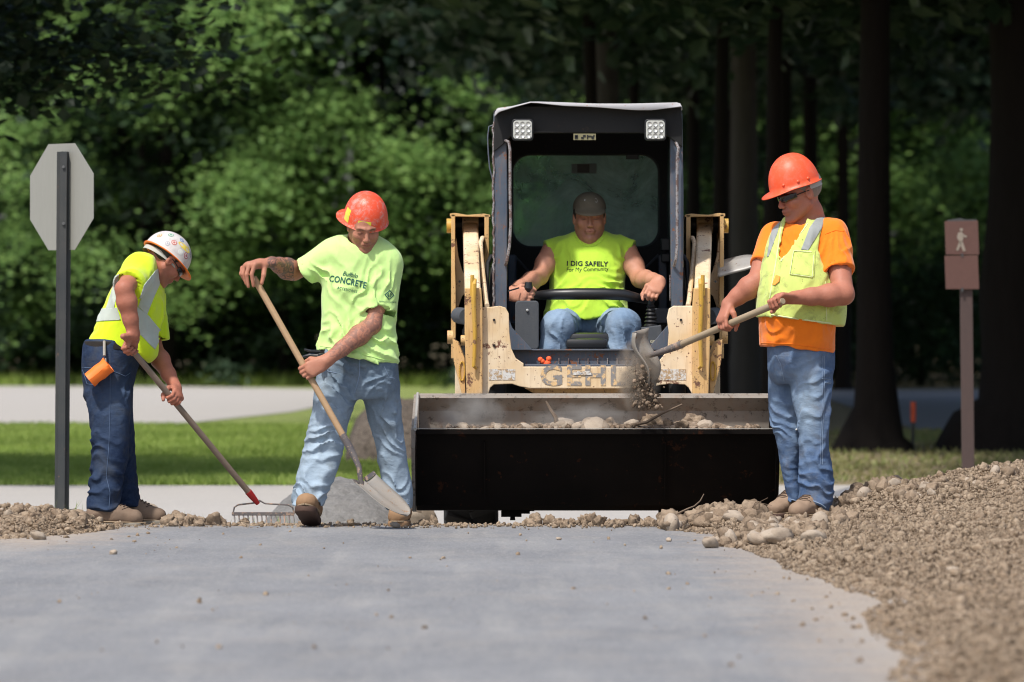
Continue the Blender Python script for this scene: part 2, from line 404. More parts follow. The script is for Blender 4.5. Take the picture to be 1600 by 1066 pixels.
# base ground
g = sheet('ground', lambda u, v: (u, v, np.full(u.shape, -.50)), np.linspace(-400, 400, 9), np.linspace(-60, 700, 9), M['litter']); tag(g, kind='structure')
def flat_poly(name, pts, z, mat):
    bm = bmesh.new(); bm.faces.new([bm.verts.new((x, y, 0)) for x, y in pts])
    for yy in (38, 45, 52, 62): bmesh.ops.bisect_plane(bm, geom=bm.verts[:]+bm.edges[:]+bm.faces[:], plane_co=(0, yy, 0), plane_no=(0, 1, 0))
    for v in bm.verts: v.co.z = G(v.co.y)+z
    bmesh.ops.triangulate(bm, faces=bm.faces); me = bpy.data.meshes.new(name); bm.to_mesh(me); bm.free()
    o = link(name, me, mat); return tag(o, kind='structure')
flat_poly('wood_floor', [(-60, 28.0), (60, 28.0), (60, 260), (-60, 260)], -.020, M['litter'])
flat_poly('verge', [(-40, 43.4), (-1.6, 43.2), (-.9, 60), (.6, 112), (-40, 112)], -.012, M['turf'])
flat_poly('crossing_road', [(-40, 28.6), (40, 28.6), (40, 43.6), (14, 43.4), (4, 43.4), (-2, 43.3), (-40, 43.9)], -.004, M['gravel'])
flat_poly('far_track', [(-40, 61), (-5.0, 60.5), (-3.6, 62), (-2.7, 70), (-2.2, 82), (-2.6, 92), (-6, 97), (-40, 97)], -.004, M['gravel'])
blue = MT('side_road', .9); blue.color(blue.mix(blue.noise(3, 3), (.17, .175, .195), (.22, .22, .235)))
flat_poly('side_road', [(4.2, 59.5), (4.6, 88), (5.2, 92), (30, 96), (30, 59)], -.004, blue.m)
flat_poly('side_verge', [(3.4, 55), (40, 54.0), (40, 58.8), (4.1, 59.2)], -.006, M['turf'])
flat_poly('road_patch', [(2.2, 41.0), (9, 40.6), (9, 43.2), (2.6, 43.2)], 0, blue.m)
# new asphalt: a slab whose far end is broken off a little unevenly
def asph(u, v):
    y = v.copy(); end = 28.95+.08*(nz(u, u*0, 1.6)-.5)+.04*(nz(u, u*0, 9)-.5)
    y = 2+(v-2)*(end-2)/(28.72-2)
    z = .012*(nz(u, y, .7)-.5)+.003*(nz(u, y, 6)-.5)
    last = v > 28.719; z = np.where(last, GZ-.06, z); y = np.where(last, y+.03, y); return u, y, z
vs_ = np.concatenate([np.linspace(2, 20, 60), np.linspace(20.2, 28.70, 110), [28.719, 28.72]])
a = sheet('asphalt_road', asph, np.linspace(-9, 3.0, 160), vs_, M['asphalt']); tag(a, kind='structure')
# banks of dug soil
def h_right(x, y):
    edge = np.interp(y, [15, 17, 19.5, 21.5, 23, 25, 26.5], [1.22, 1.27, 1.37, 1.42, 1.33, 1.22, 1.2])+.13*(nz(x*0+1, y, 1.1)-.5)*2; lean = np.clip((y-26.4)/2.0, 0, 1); edge = edge-.10*lean-.35*np.clip((y-27.4)/1.2, 0, 1)
    d = x-edge; h = np.interp(d, [-.25, 0, .15, .55, 1.0, 1.6, 3.5], [-.03, .0, .03, .075, .16, .285, .42])
    hp = np.maximum(.115*np.exp(-((x-1.14)/.20)**2-((y-28.45)/.30)**2), .062*np.exp(-((x-1.22)/.24)**2-((y-26.5)/.55)**2))-.012; h = np.maximum(h, np.where(hp > 0, hp, -1))
    h = h*(1-.95*np.exp(-((x-1.40)/.27)**2-((y-28.25)/.5)**2)); h = h*np.interp(y, [8, 26, 28.9, 29.6, 30.4], [.85, .95, 1.0, .55, 0])-np.interp(y, [28.8, 29.2, 30.6], [0, .02, .2])
    return h
def h_left(x, y):
    d = -1.98-x+.08*np.sin(y*3); e = np.interp(y, [25.4, 26.6, 27.6, 28.6, 29.2, 29.8], [-.02, .02, .06, .115, .06, -.10]); near = np.interp(x+2.0, [-.9, -.35, 0, .35], [1, .75, .25, 0])
    return e*near-(1-near)*.02-np.clip(.15-d, 0, .2)*.1-np.clip(26.9+(x+2.6)*2.2-y, 0, 1)*.08
def bank(name, hf, x0, x1, y0, y1, n, m, lab):
    def f(u, v):
        h = hf(u, v); k = np.clip(h*40+.5, .0, 1); h = h+k*((nz(u, v, 6, 4)-.5)*.06+(np.abs(nz(u, v, 22, 3)-.5))*.035); return u, v, h
    o = sheet(name, f, np.linspace(x0, x1, n), np.linspace(y0, y1, m), M['soil']); tag(o, kind='structure'); return o
bR = bank('soil_bank', h_right, .55, 3.3, 13, 30.5, 175, 640, '')
bL = bank('soil_verge', h_left, -3.9, -1.75, 24.8, 30.0, 110, 220, '')
# clods and stones
def lump(seed, sub, rough, flat=.75):
    bm = bmesh.new(); bmesh.ops.create_icosphere(bm, subdivisions=sub, radius=1.0); rr = np.random.RandomState(seed); o = rr.rand(3)*50
    V = np.array([v.co[:] for v in bm.verts]); n = fbm(V*1.3+o, 3)-.5; n2 = vnoise(V*4+o)-.5; sc = np.array([1, .8+.3*rr.rand(), flat])
    V = V*(1+n[:, None]*rough*1.6+n2[:, None]*rough*.6)*sc
    for v, c in zip(bm.verts, V): v.co = c
    me = bpy.data.meshes.new('lump'); bm.to_mesh(me); bm.free(); return me
def arrays(me):
    V = verts(me); n = len(me.polygons); F = np.empty(n*3, np.int32); me.polygons.foreach_get('vertices', F); return V, F.reshape(-1, 3)
def rotm(rr):
    q = rr.randn(4); q /= np.linalg.norm(q); w, x, y, z = q
    return np.array([[1-2*(y*y+z*z), 2*(x*y-z*w), 2*(x*z+y*w)], [2*(x*y+z*w), 1-2*(x*x+z*z), 2*(y*z-x*w)], [2*(x*z-y*w), 2*(y*z+x*w), 1-2*(x*x+y*y)]])
def octa(seed):
    rr = np.random.RandomState(seed); V = np.array([(1, 0, 0), (-1, 0, 0), (0, 1, 0), (0, -1, 0), (0, 0, .8), (0, 0, -.8)])*(.6+.8*rr.rand(6, 1))+rr.randn(6, 3)*.15
    return np_mesh('crumb', V, [(0, 2, 4), (2, 1, 4), (1, 3, 4), (3, 0, 4), (2, 0, 5), (1, 2, 5), (3, 1, 5), (0, 3, 5)], False)
def scatter(name, pts, sizes, protos, mat, label, cat='soil'):
    rr = np.random.RandomState(11); VV = []; FF = []; base = 0; A = [arrays(p) for p in protos]
    for p, s_ in zip(pts, sizes):
        V, F = A[rr.randint(len(A))]; V = (V@rotm(rr).T)*s_+p; VV.append(V); FF.append(F+base); base += len(V)
    me = np_mesh(name, np.concatenate(VV), np.concatenate(FF), True); o = link(name, me, mat); tag(o, label, cat, kind='stuff'); return o
tiny = [lump(i, 1, .75, .7) for i in range(10)]; rough_l = [lump(20+i, 3, 1.0) for i in range(8)]; smooth_l = [lump(40+i, 3, .30, .62) for i in range(6)]
for m_ in smooth_l: m_.polygons.foreach_set('use_smooth', [True]*len(m_.polygons))
for m_ in rough_l: m_.polygons.foreach_set('use_smooth', [True]*len(m_.polygons))
for m_ in rough_l: m_.materials.append(M['clod'])
for m_ in smooth_l: m_.materials.append(M['pebble'])
rr = np.random.RandomState(4)
def clodset(hf, x0, x1, y0, y1, n, pw=4.5, lo=.0035, hi=.034):
    x = rr.uniform(x0, x1, n); y = y0+(y1-y0)*rr.rand(n)**.8; h = hf(x, y); k = (h > -.012) & (np.abs(x) < y*.0935+.05); x, y, h = x[k], y[k], h[k]
    s_ = lo+(hi-lo)*rr.rand(len(x))**pw; return np.stack([x, y, np.maximum(h, 0)*1.0+s_*.35+(h > .01)*.012], 1), s_
p1, s1 = clodset(h_right, .8, 2.9, 14.0, 29.6, 6500, 5, .006, .032); p2, s2 = clodset(h_left, -3.0, -1.8, 25.4, 29.3, 1400, 4, .006, .028)
q1, t1 = clodset(h_right, .8, 2.9, 14.0, 29.6, 75000, 2.6, .003, .013); q2, t2 = clodset(h_left, -3.0, -1.8, 25.4, 29.3, 9000, 2.6, .003, .012)
fine = [octa(70+i) for i in range(8)]; scatter('fine_soil', np.concatenate([q1, q2]), np.concatenate([t1, t2]), fine, M['soil'], 'fine loose grains of dry soil covering the banks')
# loose crumbs along the broken end of the asphalt and on it
n = 1800; x = rr.uniform(-3.0, 1.4, n); y = 28.90-.22*np.abs(rr.randn(n)); p3 = np.stack([x, y, np.full(n, .004)], 1); s3 = .004+.012*rr.rand(n)**3
n = 1100; x = rr.uniform(-3.2, 2.2, n); y = rr.uniform(17, 28.6, n); w_ = np.exp(-np.abs(x-1.15)/.25)+np.exp(-np.abs(x+2.0)/.3)*(y > 25.5)+.12; k = rr.rand(n) < w_; p4 = np.stack([x[k], y[k], np.full(k.sum(), .003)], 1); s4 = .003+.012*rr.rand(k.sum())**3
scatter('soil_crumbs', np.concatenate([p1, p2, p3, p4]), np.concatenate([s1, s2, s3, s4]), tiny, M['soil'], 'small crumbs of dry soil over the banks and road edge')
def place(name, me, loc, s_, rot, lab, cat, grp):
    o = bpy.data.objects.new(name, me); COL.objects.link(o); o.location = loc; o.scale = s_ if isinstance(s_, tuple) else (s_,)*3; o.rotation_euler = rot; tag(o, lab, cat, grp); return o
def hz(x, y, hf):
    return float(hf(np.array([x]), np.array([y]))[0])
RND = random.Random(9)
def clod_row(pxs, y0, y1, Y, n, smin, smax, lab, grp, hf=None, stone=0.0, name='soil_clod'):
    for i in range(n):
        px = RND.uniform(*pxs); Yc = Y+RND.uniform(-.22, .22); X = (px-800)/FPX*Yc; s_ = RND.uniform(smin, smax)
        Yc = min(Yc, 28.88) if not hf else Yc; X = (px-800)/FPX*Yc; z = max(hz(X, Yc, hf), 0) if hf else 0
        st = RND.random() < stone; me = RND.choice(smooth_l if st else rough_l)
        top = RND.uniform(y0, y1); zz = max(z+s_*.45, 0)
        place('stone' if st else name, me, (X, Yc, zz), s_, (RND.uniform(0, 6), RND.uniform(0, 6), RND.uniform(0, 6)), ('pale stone among the clods ' if st else 'rough brown clod of soil ')+lab, 'stone' if st else 'clod', ('stones ' if st else 'clods ')+grp)
clod_row((262, 345), 800, 820, 28.75, 22, .016, .045, 'in the low row beside the raking worker', 'beside the raking worker')
clod_row((345, 470), 810, 822, 28.75, 8, .010, .022, 'under the rake tines', 'under the rake')
clod_row((660, 685), 800, 820, 28.8, 5, .018, .030, 'beside the left tyre', 'beside the left tyre')
clod_row((815, 1050), 806, 820, 28.8, 40, .012, .040, 'in the row under the bucket', 'under the bucket')
clod_row((1045, 1215), 790, 830, 28.3, 60, .022, .062, 'in the heap at the right end of the bucket', 'at the bucket end', hf=h_right, stone=.15)
clod_row((1115, 1285), 840, 875, 26.3, 42, .016, .050, 'in the near heap at the road edge', 'in the near heap', hf=h_right, stone=.3)
clod_row((1170, 1330), 820, 870, 27.2, 34, .020, .055, 'in the heap in front of the older worker', 'before the older worker', hf=h_right, stone=.3)
clod_row((1290, 1420), 770, 800, 28.7, 30, .020, .050, 'on the bank right of the older worker', 'on the right bank', hf=h_right, stone=.1)
clod_row((1400, 1600), 745, 900, 28.0, 40, .014, .040, 'on the upper part of the right bank', 'high on the right bank', hf=h_right, stone=.25)
clod_row((0, 140), 795, 850, 28.2, 34, .014, .040, 'on the soil verge by the sign post', 'by the sign post', hf=h_left, stone=.25)
# stones one can point at
for px, Yc, s_, lab, me in ((1272, 25.62, .064, 'large rounded tan stone at the near edge of the heap, right', 0), (1212, 26.0, .085, 'broad brown stone low in the middle of the heap', 1), (1185, 26.0, .060, 'flat brown stone left of the broad one', 2), (1235, 27.7, .045, 'pale flat stone just below the older worker boots', 3), (1065, 28.2, .052, 'pale chunk at the left foot of the heap', 4), (1150, 28.1, .075, 'large tan slab of stone on top of the heap', 5),
                            (1190, 28.4, .03, 'small whitish stone left of the older worker boots', 0), (177, 25.2, .024, 'lone brown stone on the asphalt at the left', 1), (873, 26.9, .014, 'small dark stone alone in the middle of the road', 2), (1045, 26.7, .018, 'small stone alone left of the heap', 3), (60, 26.9, .045, 'round brown stone on the left verge', 4), (618, 28.45, .030, 'tan lump at the toe of the young worker back boot', 5), (1110, 26.0, .05, 'dark flat clod at the left tip of the heap', 1), (1490, 22.2, .030, 'whitish stone low on the right bank', 2)):
    X = (px-800)/FPX*Yc; z = max(0, hz(X, Yc, h_right) if X > .8 else (hz(X, Yc, h_left) if X < -1.9 else 0))
    place('stone', smooth_l[me], (X, Yc, z+s_*.42), (s_, s_*.9, s_*.85), (RND.uniform(-.4, .4), RND.uniform(-.4, .4), RND.uniform(0, 6)), lab, 'stone', 'stones one can point at')
place('bark_chip', rough_l[2], P(548, 817, 28.6), .018, (.3, 1, 2), 'dark reddish bark scrap at the end of the asphalt between the boots', 'bark', None)
# roots and twigs in the soil
def twig(pts, r, lab, Yb):
    b = BM(); b.tube([P(x, y, Yb+d) for x, y, d in pts], [r*(1-.6*i/(len(pts)-1)) for i in range(len(pts))], 6); o = b.build('twig', M['root'], None, smooth=True); rebase(o, P(pts[0][0], pts[0][1], Yb)); tag(o, lab, 'twig')
twig([(1058, 803, 0), (1075, 795, 0), (1085, 791, .02), (1094, 783, .02), (1100, 772, .03)], .006, 'bent root sticking up at the left of the heap under the bucket', 28.3)
twig([(1170, 805, 0), (1176, 792, 0), (1184, 786, .02), (1200, 778, 0)], .003, 'thin forked root left of the older worker boots', 28.3); twig([(1173, 800, 0), (1180, 785, 0), (1192, 787, .02), (1206, 790, 0)], .0025, 'hair-thin root lying across the heap top', 28.35)
twig([(60, 795, 0), (78, 792, 0), (100, 798, 0), (118, 795, .1)], .004, 'crooked twig on the soil by the sign post', 28.6); twig([(1426, 772, 0), (1424, 760, 0), (1425, 750, .02)], .010, 'short brown stub standing on the right bank', 28.6); twig([(1300, 818, 0), (1325, 817, 0), (1350, 820, .05)], .004, 'pale root lying on the soil beside the older worker', 28.1)
twig([(1510, 835, 0), (1535, 822, 0), (1560, 815, .1)], .005, 'dark twig low on the right bank', 25.5)
# rubble heap and bank behind the young worker
def mound(name, px0, px1, ytop, Y, depth, mat, lab, cat, zg=GZ, pw=1.2, seed=1.0, kind=None):
    x0, x1 = P(px0, 0, Y).x, P(px1, 0, Y).x; ht = P(0, ytop, Y).z-zg
    def f(u, v):
        r = np.clip(1-np.abs((u-(x0+x1)/2)/((x1-x0)/2))**2.2, 0, 1)*np.clip(1-np.abs((v-Y)/depth)**2, 0, 1); h = ht*r**(1/pw); h = h*(.85+.3*nz(u+seed, v, 2.2))+(nz(u, v, 14)-.5)*.05*(r > .02); return u, v, zg+h-.02
    o = sheet(name, f, np.linspace(x0, x1, 90), np.linspace(Y-depth, Y+depth, 70), mat); rebase(o, ((x0+x1)/2, Y, zg)); return tag(o, lab, cat, kind=kind)
mound('rubble_heap', 395, 672, 748, 33.2, 1.0, M['stone_grey'], 'grey heap of road millings behind the young worker', 'heap', seed=3)
mound('earth_bank', 545, 700, 622, 50, 1.6, M['bank'], 'brown earth bank beyond the crossing road, left of the bucket', 'earth bank', pw=3.5)
place('boulder', smooth_l[0], P(655, 803, 31.5), .10, (0, .2, .5), 'grey boulder at the right foot of the millings heap', 'boulder', None)
place('boulder', smooth_l[2], P(228, 800, 32.0), .09, (0, .2, .9), 'grey rock beyond the raking worker boots', 'boulder', None)
for m_ in (smooth_l[0], smooth_l[2]): pass
# grass
def grass(name, n, xf, yf, hh, cols, lab, keep=None, seed=1):
    rr = np.random.RandomState(seed); y = yf[0]+(yf[1]-yf[0])*rr.rand(n); x = rr.uniform(0, 1, n)*(xf[1]-xf[0])+xf[0]
    if keep is not None: k = keep(x, y); x, y = x[k], y[k]
    n = len(x); cl = nz(x, y, .8); h = hh*(.35+1.0*cl)*(.6+.8*rr.rand(n)); a = rr.rand(n)*6.28; w = .007+.008*rr.rand(n); g0 = Gv(y)-.012; lx, ly = rr.randn(n)*.4*h, rr.randn(n)*.4*h
    b0 = np.stack([x-np.cos(a)*w, y-np.sin(a)*w, g0], 1); b1 = np.stack([x+np.cos(a)*w, y+np.sin(a)*w, g0], 1); tp = np.stack([x+lx, y+ly, g0+h], 1)
    V = np.stack([b0, b1, tp], 1).reshape(-1, 3); F = np.arange(3*n).reshape(-1, 3); me = np_mesh(name, V, F, True); o = link(name, me, cols); return tag(o, lab, 'grass', kind='stuff')
def leafmat(name, a, b, trans=.35, sc=1.2, tr_col=None):
    t = MT(name, rough=.55, spec=.3); rnd = t.vor(9, out='Color'); sep = t.n('ShaderNodeSeparateColor'); t.l(rnd, sep.inputs[0])
    c = t.mix(sep.outputs[0], a, b); c = t.mix(t.math('MULTIPLY', t.step(t.noise(sc, 3), .4, .65), .5), c, tuple(x*.6 for x in a)); t.color(c)
    tl = t.n('ShaderNodeBsdfTranslucent'); mx = t.n('ShaderNodeMixShader'); mx.inputs[0].default_value = trans
    if tr_col: tl.inputs[0].default_value = (*tr_col, 1)
    else: t.l(c, tl.inputs[0])
    t.l(t.b.outputs[0], mx.inputs[1]); t.l(tl.outputs[0], mx.inputs[2]); out = [n for n in t.nt.nodes if n.type == 'OUTPUT_MATERIAL'][0]; t.l(mx.outputs[0], out.inputs[0]); return t.m
M['grass'] = leafmat('grass_blades', (.26, .38, .07), (.44, .54, .15), .45, .4); M['grass_dry'] = leafmat('dry_grass', (.34, .29, .14), (.22, .29, .08), .3, .5)
grass('grass_field', 150000, (-7, -.5), (43.3, 61), .055, M['grass'], 'mown green grass between the crossing road and the gravel track', keep=lambda x, y: (x > -y*.098) & (x < -.02*y+.3), seed=2)
grass('grass_strip', 12000, (-11, 2), (97, 108), .25, M['grass'], 'strip of grass at the foot of the trees', keep=lambda x, y: x > -y*.1, seed=3)
grass('grass_right', 16000, (1.5, 8), (44, 59), .05, M['grass_dry'], 'thin dry grass and needles under the pines', seed=4)
grass('verge_tufts', 900, (-3.6, -1.1), (29.3, 30.6), .24, M['grass'], 'green tufts at the road edge behind the soil row', seed=5)
# ---------------- trees
M['maple'] = leafmat('maple_leaves', (.125, .255, .065), (.26, .40, .11), .35); M['maple_dark'] = leafmat('dark_maple_leaves', (.017, .042, .016), (.036, .075, .026), .3); M['hemlock'] = leafmat('hemlock_needles', (.025, .055, .028), (.055, .09, .045), .2)  # darker maple copy holds the wood's shade in its leaf colour
def bark(name, a, b):
    t = MT(name, rough=.95, spec=.1); c = t.mix(t.noise(9, 6, .7, t.coord((1, 1, .18))), a, b); t.color(c); t.bump(t.noise(12, 5, .7, t.coord((1, 1, .15))), 1.0, .03); return t.m
M['bark'] = bark('dark_bark', (.010, .0085, .0075), (.022, .018, .016)); M['bark_grey'] = bark('grey_bark', (.10, .09, .08), (.05, .045, .04))  # near-black bark carries the canopy shade in its colour
def crown_mesh(seed, R, z0, z1, nspray, per, leaf, flat=.28, drop=.25, shape='round', hollow=.35, big=1.0, sunny=.3):
    sun_w = (0, 0, 1)
    rr = np.random.RandomState(seed); VV = []
    for i in range(nspray):
        t = rr.rand(); z = z0+(z1-z0)*t
        prof = (math.sin(math.pi*min(1, .12+.88*t))**.55 if shape == 'round' else (1-t)**.75+.06)
        a = rr.rand()*6.283; rad = R*prof*(hollow+(1-hollow)*math.sqrt(rr.rand()))*(.85+.3*vnoise(np.array([[a*1.5, t*4, seed]]))[0])
        c = np.array([math.cos(a)*rad, math.sin(a)*rad, z-drop*(rad/R)*R*.4]); sun_w = (.25, -.45, .86) if sunny > .5 else sun_w; sx = rr.uniform(.45, .95)*(R/4)**.5*big
        out = np.array([math.cos(a), math.sin(a), -.25-rr.rand()*.35 if shape != 'round' else -.15+.3*rr.rand()-(.55*rr.rand() if sunny > .5 else 0)]); out /= np.linalg.norm(out); side = np.array([-math.sin(a), math.cos(a), 0]); up = np.cross(out, side)
        n = int(per*rr.uniform(.6, 1.4)); q = rr.randn(n, 3)*np.array([sx*.62, sx*.42, sx*flat*.5]); q[:, 2] -= (q[:, 0]/sx)**2*.18*sx
        pos = c+q[:, :1]*out+q[:, 1:2]*side+q[:, 2:]*up
        nm = up*.5+np.array(sun_w)*sunny+rr.randn(n, 3)*.38; nm[:, 2] = np.abs(nm[:, 2]); nm /= np.linalg.norm(nm, axis=1)[:, None]; ang = rr.rand(n)*6.283
        u = np.cross(nm, [0.3, .2, 1.0]); u /= np.linalg.norm(u, axis=1)[:, None]+1e-6; v = np.cross(nm, u); u2 = u*np.cos(ang)[:, None]+v*np.sin(ang)[:, None]; v2 = np.cross(nm, u2)
        L_ = leaf*rr.uniform(.65, 1.35, n)[:, None]; W_ = L_*(.75 if shape == 'round' else .28)
        VV.append(np.stack([pos-u2*L_*.5, pos+v2*W_*.5-nm*L_*.06, pos+u2*L_*.5, pos-v2*W_*.5-nm*L_*.06], 1))
    V = np.concatenate(VV).reshape(-1, 3); F = np.arange(len(V)).reshape(-1, 4); return np_mesh('crown', V, F, False)
def trunk_mesh(seed, r, h, flare=1.5, limbs=0, reach=2.5, z_limb=3, sweep=.0, mat=None):
    rr = random.Random(seed); b = BM(); n = 14; pts = []; rs = []
    for i in range(n):
        t = (i/(n-1))**2.4; pts.append((rr.uniform(-.12, .12)*r+sweep*t*t, rr.uniform(-.12, .12)*r, h*t)); rs.append(r*(1-.75*t)*(1+(flare-1)*math.exp(-t*h/.22)))
    pts[0] = (0, 0, -.3); b.tube(pts, rs, 16)
    for k in range(limbs):
        z = z_limb+(h*.9-z_limb)*k/max(1, limbs); a = rr.uniform(0, 6.28); L_ = reach*(1-.5*k/limbs); up_ = rr.uniform(.0, .5)
        b.tube([(0, 0, z), (math.cos(a)*L_*.5, math.sin(a)*L_*.5, z+up_*L_*.4), (math.cos(a)*L_, math.sin(a)*L_, z+up_*L_*.5)], [r*.28, r*.16, r*.05], 6)
    for f in b.bm.faces: f.smooth = True
    me = bpy.data.meshes.new('trunk'); b.bm.to_mesh(me); b.bm.free(); me.materials.append(mat or M['bark']); return me
CR = {}
CR['maple'] = [crown_mesh(s_, 4.2, 1.9, 9, 74, 360, .125, flat=.42, hollow=.3, big=1.45, sunny=.8) for s_ in (1, 2)]
CR['dark'] = [crown_mesh(s_+10, 4.0, .2, 13, 130, 120, .20, flat=.5) for s_ in (1, 2)]
CR['hemlock'] = [crown_mesh(s_+20, 3.2, .8, 15, 190, 95, .26, flat=.35, drop=.5, shape='cone', hollow=.15) for s_ in (1,)]
CR['pine'] = [crown_mesh(31, 4.8, 4.9, 13, 210, 150, .26, flat=.4, shape='round', hollow=.05)]
CR['bush'] = [crown_mesh(41, 1.5, .05, 2.2, 40, 110, .11, flat=.8, hollow=.05)]
TRK = dict(maple=trunk_mesh(1, .10, 10, limbs=9, reach=3, z_limb=2), dark=trunk_mesh(2, .2, 11, limbs=6, z_limb=3), hemlock=trunk_mesh(3, .2, 14, limbs=12, reach=2, z_limb=2), pine=trunk_mesh(4, .18, 13, flare=1.9, limbs=10, reach=3.5, z_limb=5.2), bush=trunk_mesh(5, .05, 1.5, limbs=5, reach=.8, z_limb=.4))
for k, m_ in (('maple', 'maple'), ('dark', 'maple_dark'), ('hemlock', 'hemlock'), ('pine', 'hemlock'), ('bush', 'maple_dark')):
    for c in CR[k]: c.materials.append(M[m_])
CR['over'] = [crown_mesh(51, 3.3, 3.1, 6.6, 170, 130, .13, hollow=.35, drop=.2)]; M['over'] = leafmat('shaded_leaves', (.008, .020, .008), (.018, .038, .014), .25); CR['over'][0].materials.append(M['over']); TRK['over'] = trunk_mesh(6, .16, 6, limbs=0); NT_ = 'broadleaf_tree'  # overhanging leaves coloured near black to stand for their shade
NT = {'maple': 'maple_tree', 'dark': 'broadleaf_tree', 'hemlock': 'hemlock_tree', 'pine': 'pine_tree', 'bush': 'shrub', 'over': 'broadleaf_tree'}
TR = random.Random(21)
def tree(kind, x, y, lab, grp=None, s_=1.0, rot=None, tk=None, crown=True, sz=1.0, tz=None):
    r = empty(NT[kind], (x, y, G(y))); tag(r, lab, 'shrub' if kind == 'bush' else 'tree', grp)
    o = bpy.data.objects.new('trunk', tk or TRK[kind]); COL.objects.link(o); o.parent = r; o.scale = (1, 1, 1) if tk else (s_, s_, s_*sz)
    if crown:
        c = bpy.data.objects.new('crown', TR.choice(CR[kind])); COL.objects.link(c); c.parent = r; c.rotation_euler = (0, 0, TR.uniform(0, 6.28) if rot is None else rot); c.scale = (s_, s_, s_*sz)
    return r
# near and middle trees one can point at
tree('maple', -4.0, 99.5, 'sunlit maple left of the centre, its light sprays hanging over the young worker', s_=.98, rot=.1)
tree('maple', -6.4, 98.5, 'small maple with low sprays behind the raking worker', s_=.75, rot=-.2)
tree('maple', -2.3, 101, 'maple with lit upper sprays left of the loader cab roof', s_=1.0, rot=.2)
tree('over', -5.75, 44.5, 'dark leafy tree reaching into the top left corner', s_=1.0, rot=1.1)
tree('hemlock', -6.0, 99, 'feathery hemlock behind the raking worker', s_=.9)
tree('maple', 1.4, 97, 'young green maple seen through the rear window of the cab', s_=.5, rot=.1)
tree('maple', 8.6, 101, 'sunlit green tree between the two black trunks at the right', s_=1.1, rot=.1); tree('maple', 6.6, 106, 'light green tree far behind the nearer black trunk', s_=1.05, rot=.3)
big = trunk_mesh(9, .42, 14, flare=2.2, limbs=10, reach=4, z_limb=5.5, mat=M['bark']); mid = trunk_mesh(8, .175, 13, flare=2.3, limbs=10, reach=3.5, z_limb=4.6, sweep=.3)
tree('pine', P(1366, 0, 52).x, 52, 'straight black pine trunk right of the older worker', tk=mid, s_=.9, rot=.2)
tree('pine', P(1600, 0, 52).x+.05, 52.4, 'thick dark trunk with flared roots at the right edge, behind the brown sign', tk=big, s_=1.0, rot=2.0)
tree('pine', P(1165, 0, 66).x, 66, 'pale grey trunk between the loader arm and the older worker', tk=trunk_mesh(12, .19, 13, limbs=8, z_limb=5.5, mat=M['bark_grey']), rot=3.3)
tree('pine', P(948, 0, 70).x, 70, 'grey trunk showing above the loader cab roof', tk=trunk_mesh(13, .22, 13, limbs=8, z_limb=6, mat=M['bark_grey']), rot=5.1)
for i, (px, Y_, r_) in enumerate(((1228, 72, .10), (1266, 80, .13), (1084, 78, .11), (1140, 90, .12), (1318, 92, .12))):
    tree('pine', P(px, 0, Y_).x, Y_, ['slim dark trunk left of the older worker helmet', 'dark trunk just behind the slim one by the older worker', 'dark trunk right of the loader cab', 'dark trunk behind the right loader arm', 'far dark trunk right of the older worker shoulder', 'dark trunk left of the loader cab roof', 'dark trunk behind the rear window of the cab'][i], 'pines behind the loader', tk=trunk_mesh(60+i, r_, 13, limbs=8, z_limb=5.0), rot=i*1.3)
for i, (x, y) in enumerate(((5.9, 47), (7.2, 56), (8.9, 66), (9.8, 75), (6.0, 42.5), (9.0, 52), (8.0, 44), (6.0, 51.5), (8.0, 48))):  # pines added out of view to shade the trunks and ground
    tree('pine', x, y, 'pine standing just outside the right edge, its branches over the dark trunks', 'pines at the right edge', rot=i*.9)
for i, (x, y) in enumerate(((2.45, 54), (2.2, 60), (1.6, 74), (.9, 62))):  # pines added for canopy shade, thin trunks kept mostly hidden
    tree('pine', x, y, ['dark pine trunk hidden behind the older worker', 'dark pine behind the right loader arm, nearer one', 'dark pine behind the right loader arm, farther one', 'dark pine hidden behind the loader cab'][i], 'pines behind the loader', tk=trunk_mesh(80+i, .09, 12, limbs=6, z_limb=5.0, sweep=.5-.3*i), rot=i*1.7)
for i, (px, Y_, s_) in enumerate(((300, 103, 1.0), (225, 105, .8), (60, 104, 1.1), (560, 104, .9), (1440, 99, 1.0), (1510, 97, 1.1), (700, 100, 1.0), (140, 108, 1.2), (1240, 96, .8), (430, 106, 1.0))):
    tree('bush', P(px, 0, Y_).x, Y_, ['lit shrub behind the raking worker hips', 'small shrub left of the raking worker', 'shrub at the far left edge behind the grass', 'shrub behind the young worker thighs', 'shrub beyond the side road, right of the black trunk', 'shrub beyond the side road, next to the brown sign', 'dark shrub left of the loader', 'shrub behind the sign post', 'low shrub left of the older worker', 'shrub between the raking and the young worker'][i], 'shrubs at the edge of the wood', s_=s_)
k = 0
for row, Y_ in enumerate((92, 101, 111, 122, 134)):
    w = Y_*.09+5; nn = int(2*w/3.6)
    for i in range(nn+1):
        x = -w+2*w*i/nn+TR.uniform(-1, 1); y = Y_+TR.uniform(-2.5, 2.5)
        if row == 0 and (x < -1 or x > 5.2): continue
        if row <= 1 and x > 5.0: continue
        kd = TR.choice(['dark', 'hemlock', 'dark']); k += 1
        tree(kd, x, y, 'tree in the dark wood that closes the view', 'trees of the wood', s_=TR.uniform(.9, 1.25))
